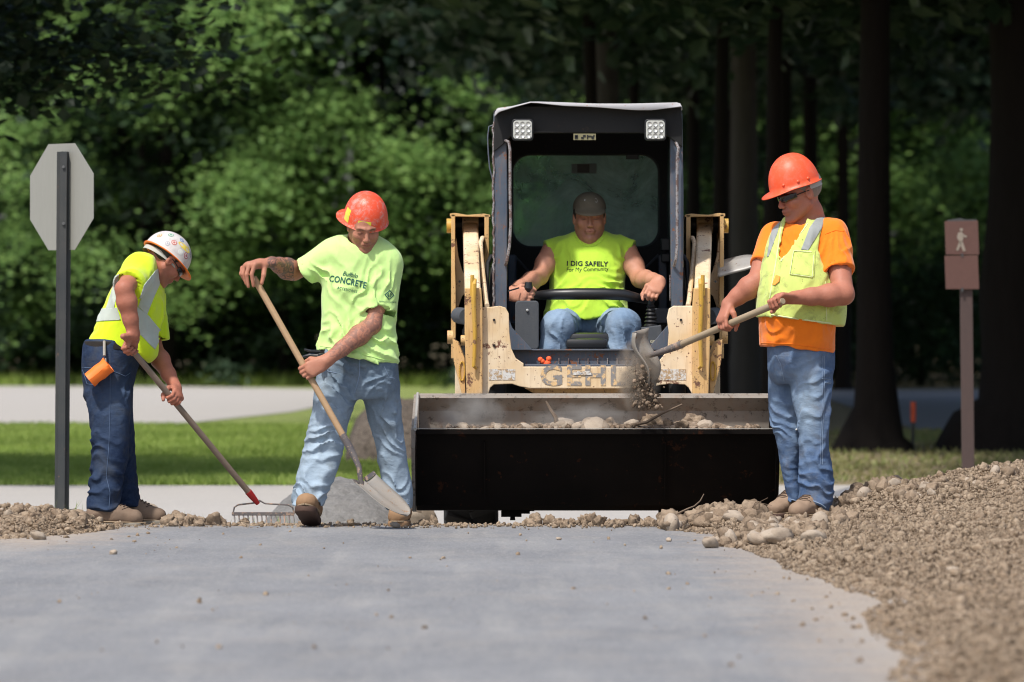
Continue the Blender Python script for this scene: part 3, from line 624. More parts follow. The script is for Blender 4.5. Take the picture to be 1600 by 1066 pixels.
# ---------------- signs
M['galv'] = MT('sign_back', .5); M['galv'].color(M['galv'].mix(M['galv'].noise(14, 3, .6, M['galv'].coord((9, 1, .5))), (.30, .30, .27), (.25, .25, .225))); M['galv'] = M['galv'].m
M['postm'] = paint_metal('dark_sign_post', (.035, .042, .045), (.09, .08, .07), .64, .6, (.10, .09, .08), .4, 20)
def octagon():
    Ys = 32.4; root = empty('octagonal_sign', P(98, 800, Ys)); tag(root, 'back of an octagonal road sign on a dark steel post at the left', 'road sign')
    cx, cz, R = P(97, 308, Ys).x, P(97, 308, Ys).z, (P(0, 225, Ys).z-P(0, 391, Ys).z)/2/math.cos(math.pi/8); yaw = math.radians(-49); b = BM()
    q = [(R*math.cos(math.pi/8+k*math.pi/4), R*math.sin(math.pi/8+k*math.pi/4)) for k in range(8)]; b.poly([(cx+u*math.cos(yaw), Ys-.035+u*math.sin(yaw)*1.0, cz+w_) for u, w_ in q], .003); b.build('sign_plate', M['galv'], root)
    b = BM(); x0, x1 = P(91, 0, Ys).x, P(113.5, 0, Ys).x; zt, zb = P(0, 238, Ys).z, -.35; xm = (x0+x1)/2; w2 = (x1-x0)/2; Yp = Ys-.11
    pr = [(-w2, .02), (-w2*.55, .02), (-w2*.45, -.025), (w2*.45, -.025), (w2*.55, .02), (w2, .02), (w2, .026), (w2*.48, .026), (w2*.38, -.018), (-w2*.38, -.018), (-w2*.48, .026), (-w2, .026)]
    T = [b.bm.verts.new((xm+u, Yp+v, zt)) for u, v in pr]; B_ = [b.bm.verts.new((xm+u+(P(86.5, 0, Ys).x-P(91, 0, Ys).x), Yp+v, zb)) for u, v in pr]; n = len(pr)
    for i in range(n): b.bm.faces.new((T[i], T[(i+1) % n], B_[(i+1) % n], B_[i]))
    b.bm.faces.new(T); b.build('post', M['postm'], root)
    for zz in (P(0, 262, Ys).z, P(0, 350, Ys).z):
        b = BM(); bmesh.ops.create_cone(b.bm, cap_ends=True, segments=6, radius1=.009, radius2=.009, depth=.012, matrix=Matrix.Translation((xm, Yp-.03, zz)) @ Matrix.Rotation(math.pi/2, 4, 'X')); b.build('bolt', M['steel_b'], root)
M['steel_b'] = sm('bolt_steel', (.2, .2, .2), .4, .8)
octagon()
def brown_sign():
    Ys = 39.5; root = empty('brown_trail_sign', P(1512, 745, Ys)); tag(root, 'two brown square trail signs with a pale hiker mark on a brown post, right', 'trail sign')
    bw = leather('brown_sign_face', (.125, .066, .054), (.09, .048, .04)); pw = leather('brown_post', (.085, .055, .048), (.06, .045, .042))
    b = BM(); b.prism([(1500, 400), (1519, 400), (1523, 745), (1504, 745)], Ys, .06, .004); b.build('post', pw, root)
    for y0, y1 in ((346, 398), (400, 452)):
        b = BM(); b.prism([(1476, y0), (1528, y0-1), (1530, y1), (1478, y1)], Ys-.03, .015, .002); f = b.build('sign_face', bw, root)
        b = BM(); b.pxbox(1502, y1-2, 1505, y1+4, Ys-.034, .006); b.build('bolt', M['postm'], root)
    b = BM(); pm = sm('pale_mark', (.24, .20, .16), .8)
    for pl in ([(1497, 364), (1502, 362), (1506, 366), (1504, 378), (1499, 378), (1495, 371)], [(1499, 377), (1504, 377), (1509, 392), (1505, 393), (1501, 384)], [(1499, 377), (1502, 382), (1497, 392), (1494, 391)], [(1505, 366), (1511, 369), (1510, 372), (1505, 370)]): b.prism(pl, Ys-.034, .003)
    b.build('hiker_mark', pm, root); b = BM(); bmesh.ops.create_cone(b.bm, cap_ends=True, segments=12, radius1=.012, radius2=.012, depth=.003, matrix=Matrix.Translation(P(1502, 359, Ys-.033)) @ Matrix.Rotation(math.pi/2, 4, 'X')); b.build('hiker_mark', pm, root)
    b = BM(); b.prism([(1480, 344), (1500, 341), (1508, 343), (1526, 343), (1526, 347), (1480, 348)], Ys-.02, .03); b.build('top_strip', M['postm'], root)
brown_sign()
def marker():
    Ys = 52.0; root = empty('marker_stake', P(1426, 702, Ys)); tag(root, 'thin marker stake with an orange top beyond the black trunk', 'marker stake')
    b = BM(); b.tube([P(1426, 702, Ys), P(1427, 655, Ys)], .016, 8); b.build('stake', M['postm'], root); b = BM(); b.tube([P(1427, 660, Ys), P(1427, 628, Ys)], .026, 8); b.build('reflector', sm('orange_reflector', (.65, .10, .04), .5), root)
marker()
# ------------------------------------------------------------------ compact loader
M['cream'] = paint_metal('faded_cream_paint', (.80, .59, .34), (.14, .08, .06), .60, .5, (.60, .46, .32), .35, 9, .3, pale=(.88, .74, .54))
M['cream2'] = paint_metal('yellow_loader_paint', (.74, .46, .18), (.12, .07, .05), .58, .5, (.62, .46, .30), .4, 12, .5)
M['amber'] = paint_metal('amber_line_paint', (.62, .36, .04), (.15, .10, .06), .60, .45, dust_amt=.2, chipsc=20)
M['cab'] = paint_metal('slate_blue_paint', (.062, .092, .14), (.16, .08, .045), .60, .5, (.30, .26, .22), .3, 12, .25)
M['cab_dark'] = paint_metal('black_cab_paint', (.005, .0055, .006), (.03, .026, .022), .64, .7, (.02, .018, .016), .25)  # black paint deepened to stand for shade under the visor
M['rubber'] = leather('tyre_rubber', (.018, .018, .018), (.07, .063, .055)); M['blackp'] = sm('black_moulding', (.014, .015, .017), .38)
M['greyp'] = leather('grey_console', (.055, .065, .08), (.10, .105, .11)); M['roofw'] = paint_metal('dented_white_roof', (.40, .40, .42), (.25, .11, .07), .60, .5, (.4, .35, .3), .3, 10)
M['barep'] = paint_metal('grab_rail_steel', (.30, .29, .30), (.10, .08, .08), .50, .4, dust_amt=.2, chipsc=20); M['hose'] = sm('black_hose', (.012, .012, .012), .5)
M['lampglass'] = sm('lamp_lens', (.55, .56, .52), .25, spec=.7); M['chrome'] = sm('chrome', (.50, .51, .50), .45, .4)
M['under'] = paint_metal('black_bucket_paint', (.006, .005, .0045), (.022, .011, .007), .62, .8, (.014, .010, .008), .5, 4); M['lip'] = paint_metal('scoured_steel', (.42, .41, .38), (.16, .12, .09), .62, .35, (.34, .28, .22), .4, 20)  # underside colour blackened to stand for shade under the curled bucket
def bucket_mat():
    t = MT('dusty_bucket_steel', rough=.75); c = t.mix(t.noise(6, 6, .7), (.30, .265, .23), (.20, .175, .15)); c = t.mix(t.step(t.noise(24, 6, .75), .56, .62), c, (.10, .085, .07))
    c = t.mix(t.math('MULTIPLY', t.step(t.noise(5, 5, .7, t.coord((5, 5, .6))), .5, .7), .5), c, (.24, .15, .10)); t.color(c); t.bump(t.step(t.noise(24, 6, .75), .50, .66), -.5, .006); return t.m
M['bucket'] = bucket_mat()
def glass_mat():
    t = MT('dusty_green_glass', rough=.25, spec=.5); b = t.b
    c = t.mix(t.noise(5, 5, .65, dist=.8), (.30, .50, .44), (.50, .64, .58)); c = t.mix(t.step(t.noise(50, 6, .8, t.coord((1, 1, .35))), .55, .78), c, (.36, .40, .38)); t.color(c)  # pale green mottling over the dusty pane stands in for reflections
    tr = t.n('ShaderNodeBsdfTransparent'); tr.inputs[0].default_value = (.62, .80, .74, 1); mx = t.n('ShaderNodeMixShader')
    f = t.math('ADD', t.math('MULTIPLY', t.step(t.noise(3, 6, .7, dist=1.0), .3, .7), .55), .2); t.l(f, mx.inputs[0]); t.l(tr.outputs[0], mx.inputs[1]); t.l(b.outputs[0], mx.inputs[2])
    out = [n for n in t.nt.nodes if n.type == 'OUTPUT_MATERIAL'][0]; t.l(mx.outputs[0], out.inputs[0]); return t.m
M['glass'] = glass_mat()
def rounded(x0, y0, x1, y1, r, n=6):
    o = []
    for cx, cy, a0 in ((x1-r, y0+r, -90), (x1-r, y1-r, 0), (x0+r, y1-r, 90), (x0+r, y0+r, 180)):
        for i in range(n+1):
            a = math.radians(a0+90*i/n); o.append((cx+r*math.cos(a), cy+r*math.sin(a)))
    return o
def flip(pts, c=918): return [(2*c-x, y) for x, y in reversed(pts)]
def loader():
    root = empty('compact_loader', (P(918, 0, 31).x, 31.0, GZ)); tag(root, 'worn cream skid steer loader with open black cab and wide bucket', 'loader')
    def part(name, mat, smooth=False, par=None): return lambda b: b.build(name, mat, par or root, smooth=smooth)
    YF = 30.15
    # ---- cab
    cabY = 30.35
    def post(x0, x1, name='cab_post'):
        b = BM(); b.prism([(x0, 178), (x1, 178), (x1+2, 300), (x1+1, 575), (x0+3, 575), (x0, 300)], cabY, .10, .006); return b.build(name, M['cab'], root)
    post(771, 791); post(1047, 1066)
    for q in (0, 1):       # rear posts and side panels: the cab is a box
        x = 776 if q == 0 else 1056
        b = BM(); p = P(x, 180, cabY); z1 = P(x, 180, cabY).z; z0 = P(x, 560, cabY).z
        b.box((p.x, cabY+.65, (z0+z1)/2), (.03, 1.1, z1-z0), bevel=.005); b.build('side_screen', M['cab_dark'], root)
    b = BM(); b.pxbox(771, 172, 1066, 186, cabY+.1, 1.2, .01); b.build('cab_roof', M['cab_dark'], root)
    b = BM(); b.prism([(773, 172), (800, 166), (1064, 168), (1066, 190), (1066, 230), (1050, 218), (1042, 212), (1000, 208), (840, 208), (797, 214), (786, 226), (771, 238)], cabY-.02, .05, .004); b.build('front_header', M['cab_dark'], root)
    # bent white visor sheet: top edge runs back and up
    b = BM(); n = 30; rows = []; top = [(773, 176), (777, 169), (800, 166), (830, 158.5), (880, 160), (930, 162), (990, 162), (1062, 160), (1066, 168)]; low = [(772, 182), (779, 175), (803, 167), (831, 159.5), (880, 165), (930, 167), (990, 172), (1020, 172), (1064, 166)]
    def ln(L_, t):
        k = t*(len(L_)-1); i = min(int(k), len(L_)-2); f = k-i; return (L_[i][0]*(1-f)+L_[i+1][0]*f, L_[i][1]*(1-f)+L_[i+1][1]*f)
    rows.append([P(*ln(low, i/n), cabY-.10) for i in range(n+1)])
    rows.append([P(*ln(top, i/n), cabY-.08) for i in range(n+1)])
    rows.append([P(ln(top, i/n)[0], ln(top, i/n)[1]+1, cabY+.2) for i in range(n+1)])
    rows.append([P(ln(top, i/n)[0], 172, cabY+1.2) for i in range(n+1)])
    b.grid(rows); o = b.build('visor', M['roofw'], root, smooth=True, sharp=20); md = o.modifiers.new('t', 'SOLIDIFY'); md.thickness = .004
    # lamps
    for cx in (816.5, 1024):
        b = BM(); b.prism(rounded(cx-17, 186, cx+17, 220, 6), cabY-.09, .05, .003); lp = b.build('work_lamp', M['blackp'], root)
        b = BM(); b.prism(rounded(cx-14.5, 188.5, cx+14.5, 217.5, 5), cabY-.094, .008, .001); b.build('lens', M['lampglass'], lp)
        for i in range(3):
            for k in range(3):
                b = BM(); c = P(cx-9+9*i, 194+9*k, cabY-.097); N = 8; b.grid([[c+Vector((math.cos(2*math.pi*a/N)*r_, y_, math.sin(2*math.pi*a/N)*r_)) for a in range(N+1)] for r_, y_ in ((.013, -.001), (.010, .001), (.003, .004))]); b.build('reflector', M['chrome'], lp, smooth=True)
    # small yellow plate with dark marks
    b = BM(); b.pxbox(896, 209, 931, 219, cabY-.026, .004); pl = b.build('notice_plate', sm('plate_yellow', (.24, .22, .12), .6), root)
    for x0, x1, y0, y1 in ((898, 903, 211, 217), (899, 902, 213, 215), (911, 915, 211, 214), (908, 912, 214, 217), (917, 919, 211, 217), (919, 924, 212, 214), (924, 928, 213, 217), (927, 929, 211, 213)):
        b = BM(); b.pxbox(x0, y0, x1, y1, cabY-.029, .002); b.build('mark', M['blackp'], pl)
    # grab rails on the posts
    for pts in ([(788, 219), (795, 222), (797, 235), (797, 300), (798, 350), (796, 385), (792, 408), (790, 414)], [(1056, 222), (1060, 232), (1058, 250), (1058, 330), (1058, 385), (1056, 405), (1053, 416)]):
        b = BM(); b.tube([P(x, y, cabY-(.008 if i in (0, len(pts)-1) else .05)) for i, (x, y) in enumerate(pts)], .008, 10); b.build('grab_rail', M['barep'], root, smooth=True)
    # weld bead down the left post, cable beside it
    b = BM(); rr = random.Random(2); b.tube([P(771+rr.uniform(-1.2, 1.2), y, cabY-.004) for y in range(190, 572, 5)], .006, 6); b.build('weld_bead', M['barep'], root, smooth=True)
    b = BM(); b.tube([P(x, y, cabY+.05) for x, y in ((772, 195), (764, 198), (762, 215), (763, 240), (765, 262), (770, 282))], .004, 6); b.build('cable', M['cab'], root, smooth=True)
    # cab inside: rear wall with window opening, floor, side consoles
    RY = cabY+1.15
    def win(x0, y0, x1, y1, r): return [(x*1.0, y*1.0) for x, y in rounded(x0, y0, x1, y1, r, 8)]
    W_ = win(799, 240, 1031, 388, 30); b = BM(); vo = [b.bm.verts.new(P(x, y, RY)) for x, y in rounded(774, 180, 1062, 560, 2, 8)]; vi = [b.bm.verts.new(P(x, y, RY)) for x, y in W_]
    N = len(vi)
    for i in range(N): b.bm.faces.new((vo[i], vo[(i+1) % N], vi[(i+1) % N], vi[i]))
    o = b.build('rear_wall', M['cab_dark'], root); md = o.modifiers.new('t', 'SOLIDIFY'); md.thickness = .03
    b = BM(); b.prism(W_, RY+.004, .006); b.build('rear_window', M['glass'], root)
    b = BM(); rim = [P(x, y, RY-.012) for x, y in W_]; b.tube(rim+[rim[0]], .012, 8, caps=False); b.build('window_seal', M['blackp'], root, smooth=True)
    b = BM(); b.pxbox(978, 238, 998, 249, RY-.02, .02, .002); b.build('latch', M['blackp'], root)
    b = BM(); b.pxbox(893, 256, 932, 271, RY-.004, .003); w = b.build('sticker', sm('faded_sticker', (.20, .23, .21), .6), root); b = BM(); b.pxbox(902, 257, 921, 270, RY-.007, .002); b.build('sticker_print', sm('brown_print', (.07, .06, .05), .6), w)
    b = BM(); b.box((P(918, 0, cabY).x, cabY+.6, P(0, 600, cabY).z), (.9, 1.1, .02)); b.build('cab_floor', M['cab_dark'], root)
    # braces beside the window
    for pts in ([(802, 398), (826, 424)], [(1029, 398), (1003, 424)]):
        b = BM(); b.tube([P(x, y, RY-.15) for x, y in pts], .008, 6); b.build('brace', M['greyp'], root, smooth=True)
    for x in (800, 1036):
        b = BM(); b.pxbox(x-7, 398, x+7, 560, RY-.25, .06, .01); b.build('inner_post', M['cab'], root)
    for y0, y1 in ((372, 392), (396, 410)):
        b = BM(); b.pxbox(1033, y0, 1050, y1, RY-.35, .05, .006); b.build('hinge', M['blackp'], root)
    # seat
    b = BM(); b.pxbox(868, 390, 972, 520, 31.02, .12, .03); b.build('seat_back', M['blackp'], root, smooth=True)
    b = BM(); b.pxbox(866, 520, 974, 549, 30.28, .75, .025); b.build('seat_cushion', M['blackp'], root, smooth=True)
    b = BM(); b.pxbox(884, 529, 950, 545, 30.18, .10, .02); b.build('seat_front', M['blackp'], root, smooth=True)
    # lap bar
    b = BM(); pts = [(828, 464, .1), (838, 462, -.1), (850, 461, -.20), (868, 460, -.26), (900, 459.5, -.28), (945, 459.5, -.28), (975, 461, -.26), (993, 465, -.22), (1008, 469, -.1), (1020, 470, .1)]
    b.tube([P(x, y, 30.5+d*.55) for x, y, d in pts], [.018, .022, .026, .030, .032, .032, .030, .026, .02, .016], 14, flat=(1, 1)); b.build('lap_bar', M['blackp'], root, smooth=True)
    # left console and lever, right console with bellows lever and pad plate
    b = BM(); b.prism(rounded(805, 470, 842, 546, 6), 30.22, .5, .006); lc = b.build('left_console', M['greyp'], root)
    b = BM(); c = P(824, 485, 30.215); bmesh.ops.create_uvsphere(b.bm, u_segments=8, v_segments=6, radius=.008, matrix=Matrix.Translation(c)); b.build('screw', M['chrome'], lc)
    b = BM(); b.tube([P(822, 472, 30.36), P(823, 460, 30.33), P(826, 448, 30.30), P(826, 441, 30.30)], [.012, .017, .024, .018], 10); b.build('left_lever', M['blackp'], root, smooth=True)
    b = BM(); b.tube([P(794, 455, 30.25), P(811, 450, 30.28)], .0045, 6); b.build('switch_stalk', M['blackp'], root, smooth=True)
    b = BM()
    for i in range(6): b.tube([P(1017, 512-6*i, 30.36), P(1017, 509-6*i, 30.36), P(1017, 506-6*i, 30.36)], [.030-.0025*i, .040-.003*i, .030-.0025*i], 14)
    b.build('bellows', M['blackp'], root, smooth=True)
    b = BM(); b.tube([P(1017, 480, 30.36), P(1018, 468, 30.34), P(1019, 455, 30.32)], [.012, .018, .022], 10); b.build('right_lever', M['blackp'], root, smooth=True)
    b = BM(); b.prism([(1002, 512), (1033, 508), (1038, 552), (998, 552)], 30.26, .4, .006); rc = b.build('right_console', M['greyp'], root)
    b = BM(); b.pxbox(1014, 482, 1047, 505, 30.45, .3, .004); b.build('switch_panel', M['greyp'], root)
    me = text_mesh('GEHL', .020, .0006)
    for v in me.vertices: v.co = Vector((v.co.x, 0, v.co.y))+P(1023, 534, 30.255)
    link('lettering', me, sm('cream_print', (.45, .42, .3), .6), root).parent = rc
    for v in me.vertices: pass
    b = BM(); b.tube([P(1047, 430, 30.4), P(1047, 470, 30.4)], .004, 6); b.build('cable', M['barep'], root, smooth=True)
    # sill with grille, gussets
    b = BM(); b.prism([(796, 547), (1040, 547), (1040, 575), (796, 575)], 30.12, .10, .003); b.pxbox(796, 545.5, 1040, 548, 30.09, .16, .002); b.build('sill', M['cab'], root)
    for i in range(11):
        b = BM(); b.pxbox(842+i*15.2, 560, 843.6+i*15.2, 570, 30.10, .02); b.build('grille_bar', M['barep'], root)
    b = BM(); b.pxbox(820, 569, 1040, 577, 30.06, .12, .003); b.build('step_plate', M['cab'], root)
    for pts in ([(796, 500), (800, 512), (832, 547), (796, 547)], [(1052, 498), (1052, 547), (1008, 547), (1020, 536)]):
        b = BM(); b.prism(pts, 30.06, .03, .002); b.build('gusset', M['cab'], root)
    b = BM(); rr = random.Random(5)
    for i in range(7): bmesh.ops.create_icosphere(b.bm, subdivisions=2, radius=rr.uniform(.010, .018), matrix=Matrix.Translation(P(851+rr.uniform(-7, 8), 565+rr.uniform(-5, 4), 30.08)))
    o = b.build('orange_rag', sm('orange_rag', (.85, .13, .04), .8), None, smooth=False); tag(rebase(o, P(851, 570, 30.08)), 'crumpled orange red rag lying on the cab sill', 'rag')
    # ---- loader arms: front members, crossmember
    FY = 29.86
    L1 = [(765, 480), (781, 478), (790, 481), (795, 490), (796, 520), (799, 545), (806, 560), (818, 568), (818, 573), (1020, 573), (1028, 566), (1035, 558), (1043, 547), (1045, 520), (1042, 497), (1045, 483), (1052, 478), (1074, 478),
          (1090, 478), (1090, 617), (1082, 617), (1076, 606), (1070, 601), (1046, 600), (1030, 602), (1012, 607), (828, 607), (812, 604), (800, 600), (772, 601), (766, 606), (762, 618), (748, 618), (748, 480)]
    b = BM(); b.prism(L1, FY, .03, .004); b.build('crossmember', M['cream'], root)
    b = BM(); b.prism([(820, 607), (1018, 607), (1000, 618), (840, 618)], FY+.08, .2, .003); b.build('lower_beam', M['cream2'], root)
    for sd in (0, 1):
        F_ = (lambda p: p) if sd == 0 else (lambda p: flip(p))
        X = (lambda x: x) if sd == 0 else (lambda x: 2*918-x)
        # front upright (wider box), outer flange, with lines on it
        b = BM(); b.prism(F_([(726, 450), (752, 450), (754, 480), (754, 618), (729, 618), (726, 520)]), FY-.05, .07, .006); b.build('front_upright', M['cream2'], root)
        b = BM(); b.prism(F_([(707, 530), (716, 535), (726, 560), (727, 618), (722, 618), (709, 565)]), FY+.02, .5, .003); b.build('side_plate', M['cream2'], root)
        # arm beam from rear pivot forward and down
        b = BM()
        for (xa, xb, ya, Ya, xc, xd, yc, Yc) in ((723, 747, 346, 31.25, 727, 752, 470, FY-.02),):
            a0, a1 = P(X(xa), ya, Ya), P(X(xb), ya, Ya); c0, c1 = P(X(xc), yc, Yc), P(X(xd), yc, Yc); dz = .11
            if a0.x > a1.x: a0, a1, c0, c1 = a1, a0, c1, c0
            vs = [a0, a1, c1, c0]; T = [b.bm.verts.new(v) for v in vs]; Bv = [b.bm.verts.new(v+Vector((0, .12, -dz))) for v in vs]
            b.bm.faces.new(T); b.bm.faces.new(list(reversed(Bv)))
            for i in range(4): b.bm.faces.new((T[i], Bv[i], Bv[(i+1) % 4], T[(i+1) % 4]))
            bmesh.ops.recalc_face_normals(b.bm, faces=b.bm.faces); bmesh.ops.bevel(b.bm, geom=b.bm.edges[:], offset=.012, segments=2, profile=.5, affect='EDGES')
        b.build('lift_arm', M['cream'], root)
        b = BM(); c = P(X(735), 352, 31.27); bmesh.ops.create_cone(b.bm, cap_ends=True, segments=16, radius1=.046, radius2=.046, depth=.09, matrix=Matrix.Translation(c) @ Matrix.Rotation(math.pi/2, 4, 'Y')); b.build('arm_boss', M['cream'], root, smooth=True)
        # rear tower: outer cheek with cut-outs, inner cheek, top plate, pivot pin
        b = BM(); b.prism(F_([(705, 335), (711, 335), (711, 420), (712, 450), (712, 560), (705, 560)]), 31.0, .6, .002); b.build('tower_cheek', M['cream2'], root)
        b = BM(); b.prism(F_([(757, 336), (764, 336), (764, 520), (757, 520)]), 31.0, .6, .002); b.build('tower_cheek', M['cream2'], root)
        b = BM(); pts = [(711, 338), (757, 338), (757, 350), (750, 352), (750, 470), (711, 470)]; b.prism(F_([(711, 380), (713, 372), (716, 400), (722, 422), (730, 440), (730, 455), (722, 463), (716, 480), (711, 490)]), 31.1, .03, .002); b.prism(F_([(711, 540), (724, 545), (730, 530), (730, 618), (711, 618)]), 31.15, .03, .002); b.build('tower_web', M['cream'], root)
        b = BM(); b.prism(F_([(711, 352), (757, 352), (757, 560), (711, 560)]), 31.5, .02); b.build('tower_back', M['cream2'] if False else M['cab_dark'], root)
        b = BM(); b.prism(F_([(703, 334), (712, 333), (730, 336), (757, 334), (766, 336), (766, 339), (703, 338)]), 31.0, .6, .001); b.build('tower_cap', M['cream2'], root)
        c0, c1 = P(X(712), 351, 31.3), P(X(757), 351, 31.3); b = BM(); b.tube([c0, c1], .046, 18); b.build('pivot_sleeve', M['hose'], root, smooth=True)
        c0, c1 = P(X(698), 353, 31.3), P(X(706), 353, 31.3); b = BM(); b.tube([c0, c1], .040, 16); b.build('pivot_pin', M['amber'], root, smooth=True)
        for yy, x0_, r_ in ((527, 699, .036), (532, 720, .028)):
            b = BM(); b.tube([P(X(x0_), yy, 30.6), P(X(x0_+9), yy, 30.6)], r_, 16); b.build('pin_boss', M['cream2'], root, smooth=True)
        # hydraulic lines
        b = BM(); b.tube([P(X(x), y, Y_) for x, y, Y_ in ((742, 437, FY-.06), (741, 444, FY-.08), (740, 470, FY-.08), (742, 520, FY-.08), (741, 560, FY-.08), (740, 572, FY-.08), (744, 576, FY-.06))], [.010, .013, .013, .011, .010, .010, .007], 10); b.build('oil_line', M['amber'], root, smooth=True)
        b = BM(); b.tube([P(X(738), y, FY-.07) for y in (462, 430)], [.013, .010], 8); b.build('oil_line', M['amber'], root, smooth=True)
        b = BM(); b.tube([P(X(x), y, Y_) for x, y, Y_ in ((754, 372, 31.0), (751, 380, 30.9), (752, 400, 30.8), (755, 430, 30.5), (759, 468, 30.2), (761, 478, 30.05))], .013, 10); b.build('steel_pipe', M['cream'], root, smooth=True)
        b = BM(); b.tube([P(X(x), y, Y_) for x, y, Y_ in ((768, 400, 30.75), (762, 412, 30.7), (761, 440, 30.6), (763, 478, 30.5))], .012, 8); b.tube([P(X(770), 420, 30.8), P(X(767), 480, 30.6)], .014, 8); b.build('hose', M['hose'], root, smooth=True)
        b = BM(); b.tube([P(X(717), 493, 30.9), P(X(730), 495, 30.7)], .045, 14); b.build('cylinder_end', M['greyp'], root, smooth=True)
        b = BM(); pts = []; 
        for k in range(13): a = 2*math.pi*k/12; pts.append(P(X(722+4*math.sin(a)), 580-15*math.cos(a), FY+.015))
        b.tube(pts, .005, 6, caps=False); b.build('lifting_eye', M['amber'], root, smooth=True)
        b = BM(); b.tube([P(X(763), 610, FY+.2), P(X(790), 610, FY+.2)], .05, 14); b.tube([P(X(778), 600, FY+.16), P(X(777), 625, FY+.1)], .045, 12); b.build('tilt_cylinder', M['cab_dark'], root, smooth=True)
        # weathered white labels
        for x0, x1 in ((764, 784), (785, 805)):
            t_ = BM(); t_.pxbox(min(X(x0), X(x1)), 577, max(X(x0), X(x1)), 594, FY-.002, .0015); t_.build('worn_label', M['label'], root)
        # bolts on the plate
        for x, y in ((772, 500), (772, 540), (718, 440)):
            b = BM(); bmesh.ops.create_cone(b.bm, cap_ends=True, segments=6, radius1=.007, radius2=.007, depth=.01, matrix=Matrix.Translation(P(X(x), y, FY-.003)) @ Matrix.Rotation(math.pi/2, 4, 'X')); b.build('bolt', M['cab_dark'], root)
        # tyres
        for Yt in (30.45, 31.75):
            tyre(root, P(X(736), 0, 30.45).x, Yt)
    # crossmember lettering, worn
    me = text_mesh('GEHL', .150, .0045, 1.12, 1.14)
    for v in me.vertices: v.co = Vector((v.co.x, -.0, v.co.y*.95))+P(910, 588.5, FY-.003)
    link('lettering', me, M['worn_print'], root)
    b = BM(); b.prism([(896, 580), (924, 580), (924, 586), (896, 586)], FY-.006, .002); b.build('worn_label', M['label'], root)
    # grey bent deflector on the right side
    b = BM(); rows = []
    for t in [i/14 for i in range(15)]:
        x = 1122+(1186-1122)*t; yc = 423-.0*t-9*math.sin(t*1.5)+(-3)*t; hw = 11*(1-.0*t)*math.sqrt(max(.02, 1-max(0, (t-.55)/.46)**2)); rows.append([P(x, yc+hw*q-2*t, 31.0-.12*q) for q in (-1, -.5, 0, .5, 1)])
    b.grid(rows); o = b.build('deflector', M['lip'], root, smooth=True); md = o.modifiers.new('t', 'SOLIDIFY'); md.thickness = .012
    # machine body behind the cab and engine cover
    b = BM(); b.pxbox(722, 505, 1114, 640, 30.9, 2.2, .04); b.build('hull', M['cab_dark'], root)
    b = BM(); b.pxbox(775, 470, 1060, 520, 31.75, 1.3, .05); b.build('engine_cover', M['cream2'], root)
    bucket(root)
def tyre(root, cx, Yt):
    b = BM(); R, w = .432, .14; zc = GZ+R; N = 44; prof = [(-w, R*.72), (-w*1.02, R*.82), (-w*.92, R*.93), (-w*.6, R*.965), (0, R*.97), (w*.6, R*.965), (w*.92, R*.93), (w*1.02, R*.82), (w, R*.72), (w*.6, R*.6), (-w*.6, R*.6), (-w, R*.72)]
    rows = [[Vector((cx+x, Yt+math.cos(2*math.pi*k/N)*r, zc+math.sin(2*math.pi*k/N)*r)) for k in range(N+1)] for x, r in prof]
    b.grid(rows); bmesh.ops.remove_doubles(b.bm, verts=b.bm.verts, dist=.0005)
    ty = b.build('tyre', M['rubber'], root, smooth=True)
    g = BM()
    for k in range(26):
        for sg in (-1, 1):
            a = 2*math.pi*(k+(.5 if sg > 0 else 0))/26; c = Vector((cx+sg*w*.47, Yt+math.cos(a)*R*.975, zc+math.sin(a)*R*.975))
            g.box(c, (w*1.02, .042, .045), Matrix.Rotation(a-math.pi/2, 3, 'X') @ Matrix.Rotation(sg*.35, 3, 'Z'), .006)
    o = g.build('tread', M['rubber'], root); o.parent = ty
    h = BM(); bmesh.ops.create_cone(h.bm, cap_ends=True, segments=24, radius1=R*.6, radius2=R*.6, depth=w*1.1, matrix=Matrix.Translation((cx, Yt, zc)) @ Matrix.Rotation(math.pi/2, 4, 'Y')); o = h.build('rim', M['cream2'], root); o.parent = ty
